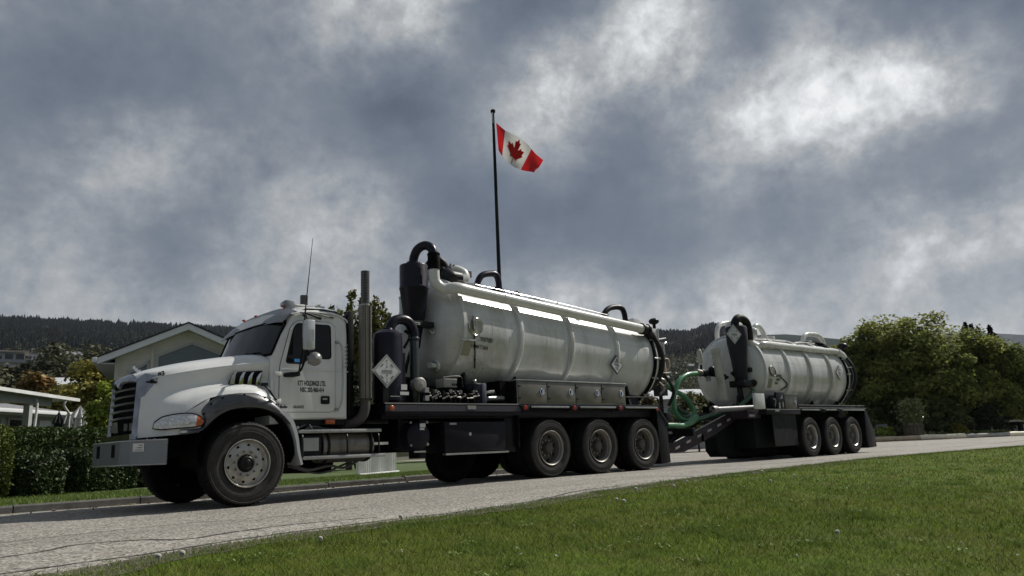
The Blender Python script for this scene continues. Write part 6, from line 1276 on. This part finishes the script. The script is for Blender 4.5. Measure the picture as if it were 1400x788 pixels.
# ------------------------------------------------------------------ gap between truck and trailer
rl_ = mat('autumn_shrub_leaf', (.075, .062, .022), spec=.2, rough=.6, var=.35, vs=1.3, island=.55, col2=(.13, .06, .03), trans=.25)
for k, (x, y, h_, r_, m_, lb) in enumerate([(25.3, 9.4+9, 3.4, 1.6, ol, 'olive shrub seen through the loop of green hose'), (27.5, 16.2, 3.3, 1.5, rl_, 'reddish autumn shrub between the green hose and the trailer head'), (30, 14.5, 3.2, 1.6, rl_, 'yellow-red shrub just left of the trailer head'), (23.2, 20.5, 3.0, 1.7, ol, 'olive shrub behind the rear door of the truck tank'), (32.5, 12.4, 2.8, 1.5, ol, 'green shrub hidden mostly by the trailer head')]):
    tree('shrub', lb, 'shrub', (x, y, .1), h_, r_, 8000, .12, m_, 80+k, zc=.5, ncl=44, cr=.34, trunk=.05)
shed = thing('long_shed', (38, 22, 0), 'long low building with a bright white roof beyond the hose loop', 'shed'); shed.rotation_euler = (0, 0, R(-38))
at_root(shed, 'wall', MB().box(-7, 5.5, 0, 5, 0, 3.2), mat('shed_wall', (.22, .23, .22), .7, var=.1)); at_root(shed, 'roof', MB().loft([[Vector((x, y, z)) for x in (-7.3, 5.8)] for y, z in ((-.3, 3.2), (.2, 3.55), (1.2, 3.85), (2.5, 3.95), (5.3, 3.4))]), mat('roof_white', (.62, .64, .66), .4), smooth=60)
# ------------------------------------------------------------------ right side: log edging, planter, trees
def log(p0, p1, r, m, label):
    p0 = Vector((*p0, r*.8)); p1 = Vector((*p1, r*.8)); t = obj('log', MB().tube([p0, p0.lerp(p1, .3)+Vector((0, .02, .015)), p0.lerp(p1, .7)+Vector((0, -.02, .0)), p1], lambda w: r*(1+.06*math.sin(9*w)), 14, 5), m, None, smooth=40); return tag(t, label, 'log', 'painted logs edging the garden bed')
lg = [(46.3, 12.6), (48.9, 10.5), (50.7, 8.85), (52.8, 7.0), (55.4, 5.35), (56.9, 4.6)]
wtan = mat('log_tan', (.52, .41, .27), .7, var=.25, vs=2, dirt=.4, dirtcol=(.15, .10, .06)); wyel = mat('log_cream', (.88, .80, .60), .6, var=.12, vs=2, dirt=.2); wgr = mat('log_grey', (.40, .39, .36), .8, var=.2, vs=2, dirt=.3)
log(lg[0], lg[1], .17, wtan, 'tan weathered log nearest the trailer mudguard'); log(lg[1], lg[2], .165, wtan, 'tan log left of the barrel planter foot'); log(lg[2], lg[3], .17, wyel, 'cream painted log right of the barrel planter'); log(lg[3], lg[4], .14, wgr, 'grey log between the two pale painted ones'); log(lg[4], lg[5], .15, wyel, 'short cream log at the right end of the edging')
bed = [(44, 14.5)]+[(x+.15, y+.15) for x, y in lg]+[(64, 5.2), (120, 4), (130, 60), (40, 60)]
struct('garden_bed', MB().add([(x, y, .10) for x, y in bed], [tuple(range(len(bed)))]), mat('gravel_bed', (.12, .11, .095), .9, var=.5, vs=3, bump=.8, bs=12, bd=.05))
g = np.random.default_rng(12); mb = MB()
for k in range(380):
    t = g.random()*5; i = int(t); a = Vector((*lg[i], 0)).lerp(Vector((*lg[i+1], 0)), t-i); x, y = a.x+.4+1.4*g.random(), a.y+.4+1.4*g.random(); s = .05+.10*g.random()
    mb.add([(x+s*p, y+s*q, .10+s*c_) for p, q, c_ in ((1, 0, .1), (.1, .9, 0), (-1, .2, .1), (.1, -1, 0), (0, 0, .8))], [(0, 1, 4), (1, 2, 4), (2, 3, 4), (3, 0, 4)])
tag(obj('bed_stones', mb, mat('bed_stone', (.24, .23, .21), .85, var=.5, vs=2), None, smooth=0), 'loose pale stones in the garden bed behind the logs', 'stones', kind='stuff')
pt = thing('barrel_planter', (51.3, 9.35, .1), 'wooden barrel planter with a tall climbing plant behind the log edging', 'planter')
pw = mat('barrel_wood', (.10, .085, .055), .8, var=.3, vs=4)
for k in range(18):
    a0_, a1_ = 2*PI*k/18+.02, 2*PI*(k+1)/18-.02; obj('stave', MB().loft([[Vector((51.3+r_*math.cos(a), 9.35+r_*math.sin(a), .1+z_)) for a in (a0_, (a0_+a1_)/2, a1_)] for z_, r_ in ((0, .50), (.35, .60), (.75, .58), (.98, .52))]), pw, pt, smooth=60)
for z_, r_ in ((.2, .585), (.72, .605)): obj('hoop', MB().lathe([(z_, r_), (z_, r_+.015), (z_+.06, r_+.02), (z_+.06, r_)], (51.3, 9.35, .1), (0, 0, 1), 36), MATS['rusty_pipe'], pt)
g = np.random.default_rng(13); q = np.stack([51.3+g.normal(size=5200)*.27, 9.35+g.normal(size=5200)*.27, 1.0+1.45*g.random(5200)**.9+.08*g.normal(size=5200)], 1)
climb = leaves('climbing_plant', q, .10, mat('ivy_leaf', (.19, .23, .11), spec=.2, rough=.45, var=.3, vs=3, island=.6, trans=.2), pt, seed=14)
obj('trellis', MB().cyl((51.1, 9.2, .9), (51.1, 9.2, 2.4), .03).cyl((51.5, 9.5, .9), (51.5, 9.5, 2.4), .03), pw, pt)
tag(obj('boulder', MB().prism([(51.2, .1), (52.6, .1), (52.45, .72), (51.8, 1.1), (51.4, .5)], 'y', 11.1, 11.9), mat('boulder_grey', (.14, .14, .14), .9, var=.3, vs=3, bump=.6, bs=9, bd=.04), None, smooth=25, bev=.05), 'grey slanting boulder between the trailer and the barrel planter', 'boulder')
tlf = mat('walnut_leaf', (.165, .20, .055), spec=.2, rough=.7, var=.35, vs=.55, island=.5, col2=(.22, .235, .062), trans=.5)
tld = mat('walnut_leaf_dark', (.12, .15, .058), spec=.2, rough=.7, var=.3, vs=.5, island=.5, col2=(.17, .185, .06), trans=.5)
TR = [(54.6, 14.9, 7.6, 2.7, tlf, 'yellow-tinged tree directly behind the rear of the trailer'), (56.2, 12.6, 8.8, 4.0, tlf, 'large round light-green tree left of the tallest crown'), (57.8, 10.2, 9.3, 4.7, tlf, 'tallest spreading light-green tree with an arching top branch'), (60.0, 13.0, 7.8, 4.0, tld, 'dark tree filling in behind the tallest light-green tree'),
      (61.2, 7.7, 7.5, 3.7, tlf, 'light-green tree on the right below the dark conifer tips'), (64.5, 7.0, 6.5, 3.4, tld, 'dark green tree between the right-hand crowns'), (67.5, 4.6, 5.9, 3.2, tld, 'rounded dark green tree near the right edge'), (71.5, 2.6, 5.6, 3.2, tld, 'dark green tree cut off by the right edge of the view'), (50.6, 19.5, 6.0, 2.8, tld, 'dark tree mostly behind the trailer tank')]
for k, (x, y, h_, r_, m_, lb) in enumerate(TR):
    tree('walnut_tree', lb, 'tree', (x, y, .1), h_, r_, 30000, .155, m_, 100+k, zc=.50, ncl=150, cr=.20, hollow=.3, trunk=.2, low=-.95, nl=14)
bsh = [(52.6, 12.4, 2.1, 1.0, ol, 'olive rose bush behind the trailer mudguard'), (51.9, 10.1, 1.1, .75, sc_, 'low pale bush left of the barrel planter'), (55.0, 10.6, 2.6, 1.8, tld, 'dark shrub behind the barrel planter'), (55.2, 8.9, 2.6, 1.7, tld, 'dark shrub right of the barrel planter'), (55.6, 8.1, 1.6, .8, sc_, 'grey-leaved shrub under the tallest tree'), (58.5, 7.8, 2.8, 1.7, dk_, 'dark shrub between planter and bench'), (63.0, 7.2, 2.6, 1.5, tld, 'leafy shrub behind the bench'), (54.0, 7.55, .8, .45, yl2, 'small tawny tuft beside the grey log'), (50.9, 11.0, .9, .6, ygl, 'low bright green plant in front of the grey boulder')]
for k, (x, y, h_, r_, m_, lb) in enumerate(bsh): tree('bush', lb, 'bush', (x, y, .1), h_, r_, 5200 if h_ > 1 else 1500, .13, m_, 120+k, zc=.5, ncl=40, cr=.34, trunk=.05)
g = np.random.default_rng(15); C = []
for k in range(26):
    t = g.random()*4.8; i = int(t); a = Vector((*lg[i], 0)).lerp(Vector((*lg[i+1], 0)), t-i)+Vector((1.0+.8*g.random(), 1.0+.8*g.random(), 0))
    n_ = 70; C.append(np.stack([a.x+g.normal(size=n_)*.22, a.y+g.normal(size=n_)*.22, .12+.32*g.random(n_)], 1))
tag(leaves('bed_plants', np.concatenate(C), .10, MATS['ivy_leaf'], None, seed=16), 'low grey-green ground cover plants in the garden bed', 'ground cover', kind='stuff')
# bench
bn = thing('garden_bench', (60.3, 6.9, .1), 'pale timber table bench at the right edge beside the road', 'bench'); bn.rotation_euler = (0, 0, R(-30))
bw = mat('bench_wood', (.62, .60, .54), .7, var=.15, vs=3)
for k in range(4): at_root(bn, 'slat', MB().box(-1.4, 2.6, -.35+.19*k, -.19+.19*k, .90, .95), bw)
for x in (-1.2, 2.3): at_root(bn, 'leg', MB().box(x-.06, x+.06, -.3, -.2, 0, .90).box(x-.06, x+.06, .2, .3, 0, .90), bw)
at_root(bn, 'front_rail', MB().box(-1.4, 2.6, -.40, -.36, .80, .93), bw); at_root(bn, 'back_panel', MB().box(-1.1, .6, .15, .2, .3, .85), mat('panel_brown', (.06, .04, .025), .7)); at_root(bn, 'foot', MB().box(-1.3, -.9, -.3, .3, 0, .08), bw)
# small houses far off on the right
fh = thing('cottage', (92, 14.0, 0), 'small pale cottage glimpsed at the right edge under the trees', 'house'); fh.rotation_euler = (0, 0, R(-60))
at_root(fh, 'wall', MB().box(-3, 3, 0, 4, 0, 2.0), trimw); at_root(fh, 'roof', MB().prism([(-.4, 1.95), (2, 2.9), (4.4, 1.95)], 'x', -3.3, 3.3), shl); at_root(fh, 'window', MB().box(-1.5, -.5, -.03, 0, .8, 1.6), dglass)
# ------------------------------------------------------------------ flagpole and flag
poleM = mat('pole_black', (.004, .004, .005), .6, spec=.15)
fp = thing('flagpole', (16.95, 9.17, 0), 'tall black flagpole behind the truck tank', 'flagpole')
obj('pole', MB().lathe([(0, .085), (4, .075), (8, .062), (12.35, .048)], (16.95, 9.17, 0), (0, 0, 1), 18), poleM, fp, smooth=60)
obj('pole_cap', MB().lathe([(12.33, .055), (12.35, .085), (12.42, .09), (12.46, .05), (12.47, .001)], (16.95, 9.17, 0), (0, 0, 1), 16), poleM, fp)
obj('halyard', MB().tube([(16.86, 9.10, 12.3), (16.84, 9.08, 12.1), (16.87, 9.1, 11.9)], .018, 6), alu, fp)
obj('halyard_line', MB().tube([(16.87, 9.10, 11.9), (16.86, 9.08, 6), (16.85, 9.07, 1.5)], .007, 5, 2), poleM, fp)
s_ = 1.097
def fpnt(p): return Vector((p[0]*s_, CY+(p[1]-CY)*s_, CZ+(p[2]-CZ)*s_))
ft_ = [fpnt(p) for p in ((15.57, 7.48, 10.97), (15.82, 7.33, 10.71), (16.22, 7.07, 10.44), (16.52, 6.85, 10.13), (16.85, 6.66, 9.74))]
fb_ = [fpnt(p) for p in ((15.69, 7.55, 10.06), (15.80, 7.50, 9.90), (16.05, 7.38, 9.62), (16.33, 7.21, 9.46), (16.66, 6.96, 9.27))]
su = [0, .25, .5, .75, 1]
def fcurve(P, u):
    k = min(int(u*4), 3); t = u*4-k; Q = [P[0]*2-P[1]]+P+[P[-1]*2-P[-2]]; a, b, c, d = Q[k:k+4]
    return .5*((2*b)+(c-a)*t+(2*a-5*b+4*c-d)*t*t+(3*b-a-3*c+d)*t**3)
fn_ = Vector((-.65, -.75, -.05)).normalized()
def flag(u, v, off=0):
    p = fcurve(ft_, u).lerp(fcurve(fb_, u), v)
    w = .11*math.sin(5.2*u+2.2*v)*u**.6*1.4+.06*math.sin(12*u-5*v+1)*u**.5+.10*math.sin(3*v+4*u)*(v*(1-v)*2)+.03*math.sin(21*u+6*v)*u
    return p+fn_*(w+off)
FL = thing('flag', tuple(ft_[0]), 'red and white maple-leaf flag flying from the black pole', 'flag')
def cloth(u0, u1, m, name):
    n = 14; k = 16; obj(name, MB().loft([[flag(u0+(u1-u0)*i/n, j/k) for j in range(k+1)] for i in range(n+1)]), m, FL, smooth=80)
fr_ = mat('flag_red', (.58, .018, .022), .7, var=.04, trans=.35); fw_ = mat('flag_white', (.72, .71, .68), .7, var=.04, trans=.35)
cloth(0, .25, fr_, 'red_bar'); cloth(.25, .75, fw_, 'white_field'); cloth(.75, 1, fr_, 'red_bar')
half = [(0, 1.0), (.105, .80), (.19, .845), (.145, .42), (.33, .62), (.375, .515), (.60, .56), (.525, .32), (.62, .265), (.26, -.04), (.30, -.15), (.02, -.10), (.035, -.45), (0, -.45)]
lf = half+[(-x, y) for x, y in reversed(half[1:-1])]
for off in (.012, -.012):
    bm = bmesh.new(); vs = [bm.verts.new((x, y, 0)) for x, y in lf]; fc = bm.faces.new(vs); bmesh.ops.triangulate(bm, faces=[fc]); 
    for _ in range(3): bmesh.ops.subdivide_edges(bm, edges=list(bm.edges), cuts=1, use_grid_fill=True)
    bmesh.ops.triangulate(bm, faces=list(bm.faces)); mb = MB(); bm.verts.index_update()
    mb.add([flag(.5+v.co.x*.27, .5-(v.co.y-.25)*.60, off) for v in bm.verts], [tuple(v.index for v in f.verts) for f in bm.faces]); bm.free()
    obj('maple_leaf', mb, fr_, FL, smooth=80)
# ------------------------------------------------------------------ hills
def dirtab(pts):
    o_ = []
    for (u, v) in pts:
        d = sky_dir(u, v); o_.append((math.atan2(d.x, d.y), d.z/math.hypot(d.x, d.y)))
    return o_
SKA = dirtab([(-500, 452), (-300, 440), (0, 436), (100, 441), (200, 445), (320, 451), (450, 458), (600, 464), (760, 466), (830, 458), (905, 455), (945, 456), (960, 449), (975, 445), (990, 447), (1000, 452), (1030, 462), (1060, 476), (1100, 500), (1150, 540), (1250, 575), (1400, 580)])
def el_at(tab, az): return float(np.interp(az, [a for a, _ in tab], [e for _, e in tab]))
RR_ = [150, 200, 300, 400, 550, 700, 900, 1150, 1400, 1600, 2000]
GG_ = [0, .14, .36, .54, .70, .79, .88, .96, 1.0, .99, .75]
def hz(az, r): b = el_at(SKA, az); return r*b*float(np.interp(r, RR_, GG_))+ (6*nz(math.sin(az)*r, math.cos(az)*r, .006)+2.5*nz(math.sin(az)*r, math.cos(az)*r, .02))*min(1, max(0, (r-170)/150))*(0 if r > 1150 else 1)
hm = mat('hill_ground', (.040, .040, .026), 1.0, var=.35, vs=.01, col2=(.016, .020, .013), spec=.0)
rs_ = [150, 175, 200, 250, 300, 350, 400, 475, 550, 625, 700, 800, 900, 1025, 1150, 1275, 1400, 1500, 1600, 2000]
azs = [YAW-R(60)+R(110)*i/150 for i in range(151)]
struct('wooded_hill', MB().loft([[Vector((math.sin(a)*r, CY+math.cos(a)*r, hz(a, r)-.4)) for r in rs_] for a in azs]), hm, smooth=80)
def ridge(name, pts, D, m, back=1.5, n=90):
    tab = dirtab(pts); a0_, a1_ = tab[0][0], tab[-1][0]
    struct(name, MB().loft([[Vector((math.sin(a)*r, CY+math.cos(a)*r, -.8 if k == 0 else el_at(tab, a)*r*(f if k < 4 else 1)+D*.0022*nz(a*60, k, 1)*(k in (1, 2)))) for k, (r, f) in enumerate(((D*.6, 0), (D*.75, .45), (D*.88, .8), (D, 1), (D*1.3, 1)))] for a in [a0_+(a1_-a0_)*i/n for i in range(n+1)]]), m, smooth=80)
ridge('far_ridge', [(900, 470), (1000, 462), (1040, 458), (1075, 457), (1100, 459), (1150, 464), (1200, 470), (1280, 480), (1400, 500), (1700, 560)], 2300, mat('ridge_green', (.018, .024, .017), spec=0, rough=1.0, var=.25, vs=.004))
ridge('blue_ridge', [(1050, 480), (1180, 466), (1250, 458), (1345, 455), (1400, 458), (1500, 462), (1700, 470), (2600, 480)], 5200, mat('ridge_blue', (.012, .016, .016), spec=0, rough=1.0, var=.2, vs=.002))
# conifers on the hill: past counting, joined
def conifers(N, seed, r0, r1, h0, h1, az0, az1, m, name, label, sky=False):
    g = np.random.default_rng(seed); r = np.sqrt(g.random(N)*(r1**2-r0**2)+r0**2) if not sky else g.uniform(r0, r1, N); az = g.uniform(az0, az1, N); V = []
    clus = np.array([nz(a*40, q*.012, 1, 3) for a, q in zip(az, r)]); 
    keep = (clus > -.12) | (g.random(N) < .12) | sky; r = r[keep]; az = az[keep]; n = len(r)
    x = np.sin(az)*r; y = CY+np.cos(az)*r; z = np.array([hz(a, q) for a, q in zip(az, r)])-.8
    h = g.uniform(h0, h1, n)*(.75+.5*g.random(n)); h *= np.where(g.random(n) < .12, 1.25, 1.0); w = h*g.uniform(.20, .40, n); k = 6; ph = g.random(n)*6
    tris = []
    for (zb, zt, rb) in ((.08, .55, 1.0), (.34, .80, .72), (.60, 1.0, .45)):
        for i in range(k):
            a0_, a1_ = ph+2*PI*i/k, ph+2*PI*(i+1)/k; j0 = 1+.25*np.sin(a0_*5+ph*7); j1 = 1+.25*np.sin(a1_*5+ph*7)
            A = np.stack([x+np.cos(a0_)*w*rb*j0, y+np.sin(a0_)*w*rb*j0, z+h*zb], 1); B = np.stack([x+np.cos(a1_)*w*rb*j1, y+np.sin(a1_)*w*rb*j1, z+h*zb], 1); C_ = np.stack([x, y, z+h*zt], 1)
            tris.append(np.stack([A, B, C_], 1))
    V = np.concatenate([t.reshape(-1, 3) for t in tris]); return tag(np_mesh(name, V, 3, m), label, 'forest', kind='stuff')
con = mat('conifer_far', (.005, .008, .0085), .95, var=.45, vs=.012, spec=.05, island=.3)
azL, azR = YAW-R(37), YAW+R(25)
conifers(34000, 201, 640, 1420, 4.2, 8.5, azL, azR, con, 'conifer_forest', 'dark conifer forest covering the hillside')
conifers(1600, 202, 1370, 1430, 4.5, 9.0, azL, azR, con, 'skyline_conifers', 'pointed conifers standing along the crest of the hill', True)
def scrub(N, seed, r0, r1, m, name, label, az0, az1, s0=3, s1=6):
    g = np.random.default_rng(seed); r = g.uniform(r0, r1, N); az = g.uniform(az0, az1, N); C = []; n = 26
    for a, q in zip(az, r):
        s = g.uniform(s0, s1); z = hz(a, q)-.5; d = g.normal(size=(n, 3)); d /= np.linalg.norm(d, axis=1)[:, None]; d *= (g.random(n)**.4)[:, None]; C.append(np.array([math.sin(a)*q, CY+math.cos(a)*q, z+s*.45])+d*np.array([s*.5, s*.5, s*.5]))
    return tag(leaves(name, np.concatenate(C), 1.15, m, None, seed=seed, el=1.2), label, 'forest', kind='stuff')
scrub(4200, 211, 200, 760, sc_, 'hillside_scrub', 'mixed brown-green scrub and orchards on the lower slope', azL, azR)
scrub(1100, 212, 180, 600, ol, 'hillside_orchard', 'olive-green broadleaf trees dotted over the lower slope', azL, azR, 3, 5)
scrub(2200, 213, 400, 1100, dk_, 'hillside_thicket', 'dark broadleaf thicket between the conifers', azL, azR, 5, 9)
# houses on the hill
def hill_house(u, v, D, w, h_, m, roofm, label, flat=True, rows=2, nw=4):
    d = sky_dir(u, v); a = math.atan2(d.x, d.y); x, y = math.sin(a)*D, CY+math.cos(a)*D; z = CZ+D*d.z/math.hypot(d.x, d.y)
    t = thing('hillside_house', (x, y, z), label, 'house'); t.rotation_euler = (0, 0, -a)
    at_root(t, 'wall', MB().box(-w/2, w/2, 0, w*.6, -6 if D < 400 else -1.2, h_), m)
    if flat: at_root(t, 'roof', MB().box(-w/2-.4, w/2+.4, -.8, w*.6, h_, h_+.5), roofm)
    else: at_root(t, 'roof', MB().prism([(-.6, h_), (w*.3, h_+w*.22), (w*.6+.6, h_)], 'x', -w/2-.5, w/2+.5), roofm)
    for r_ in range(rows):
        for k in range(nw):
            x0 = -w/2+w*(k+.2)/nw; z0 = h_*(r_+.3)/rows; at_root(t, 'window', MB().box(x0, x0+w/nw*.55, -.06, .0, z0, z0+h_/rows*.42), dglass)
    return t
hwm = mat('stucco_white', (.50, .51, .52), .7, var=.08); hwg = mat('stucco_grey', (.28, .29, .30), .7, var=.1); tanr = mat('roof_tan', (.42, .34, .27), .7); gr_ = mat('roof_grey', (.22, .23, .25), .7)
ap = hill_house(8, 516, 330, 26, 5.2, hwm, gr_, 'white modern hillside apartment block with a tan flat roof at the far left', nw=7, rows=1)
at_root(ap, 'upper_storey', MB().box(-13, 5, 1.5, 10, 5.7, 9.2), hwg); at_root(ap, 'roof', MB().box(-14, 6.5, .2, 11, 9.2, 9.8), tanr)
for x in (-10, -5.5, -1, 2.5): at_root(ap, 'window', MB().box(x, x+2.6, 1.42, 1.5, 6.2, 8.6), dglass)
at_root(ap, 'balcony_rail', MB().box(-13, 13, -1.2, -1.1, 5.2, 6.4), hwg)
hill_house(38, 503, 345, 11, 5.2, hwm, gr_, 'white grey-roofed hillside house right of the tan-roofed block', nw=3)
hill_house(-28, 512, 330, 14, 8, hwg, gr_, 'grey hillside house at the far left margin', nw=4)
hill_house(52, 545+8, 118, 0.1, .1, hwg, gr_, 'x') if 0 else None
hill_house(88, 543, 100, 4.6, 1.3, hwg, hwm, 'white-roofed cottage half buried in trees left of the lime-green maple', flat=False, rows=1, nw=3)
for k, (u, v, D, w, h_, lb) in enumerate([(147, 468, 900, 5, 2.6, 'tiny white cabin high on the wooded hill above the gable eave'), (98, 493, 420, 9, 2.6, 'low grey roofed house among scrub on the left slope'), (872, 506, 420, 9, 4, 'small white house on the slope right of the truck tank'), (850, 498, 620, 8, 3, 'grey-white farmhouse higher on the slope right of the truck tank'), (925, 492, 700, 8, 2.4, 'pale hillside house left of the trailer'), (941, 505, 560, 8, 2.2, 'long low pale building on the slope left of the trailer head'), (900, 478, 700, 9, 3, 'smallest pale hut high on the slope behind the strobe lamp')]):
    hill_house(u, v, D, w, h_, hwm if k % 2 == 0 else hwg, gr_, lb, flat=False, rows=1, nw=3)
# dark conifer tips behind the right-hand trees
for k, (u, v, D) in enumerate([(1319, 441, 92), (1327, 444, 94), (1336, 447, 96), (1352, 445, 95), (1360, 456, 90)]):
    d = sky_dir(u, v); a = math.atan2(d.x, d.y); x, y = math.sin(a)*D, CY+math.cos(a)*D; zt = CZ+D*d.z/math.hypot(d.x, d.y)
    t = thing('spruce_tree', (x, y, 0), ['leftmost dark spruce tip above the walnut crowns', 'second spruce tip from the left above the walnut crowns', 'middle spruce tip above the walnut crowns', 'sharpest separate spruce tip right of the group of three', 'rightmost and lowest spruce tip'][k], 'tree', 'spruces behind the right-hand trees')
    g = np.random.default_rng(300+k); n = 2600; w = g.random(n)**.7; r_ = (1-w)*.0+w*1.0; a2 = g.random(n)*2*PI; rad = 2.1*w*(.5+.5*g.random(n)); z_ = zt-w*zt*.7*1.0
    leaves('crown', np.stack([x+np.cos(a2)*rad, y+np.sin(a2)*rad, z_-rad*.25], 1), .30, con, t, seed=k); obj('trunk', MB().cyl((x, y, 0), (x, y, zt-.3), .15, .03, n=8), bark, t)
# ------------------------------------------------------------------ air
hzm = bpy.data.materials.new('air'); hzm.use_nodes = True; n_ = hzm.node_tree; n_.nodes.clear(); pv = n_.nodes.new('ShaderNodeVolumePrincipled'); pv.inputs['Color'].default_value = (.75, .82, .95, 1); pv.inputs['Density'].default_value = .00006; pv.inputs['Anisotropy'].default_value = .2
ou = n_.nodes.new('ShaderNodeOutputMaterial'); n_.links.new(pv.outputs[0], ou.inputs['Volume'])
HAZE = tag(obj('haze', MB().box(-7500, 7500, -7500, 7500, -2.2, 620), hzm, None), 'thin even haze filling the air over the whole valley', 'haze', kind='stuff')
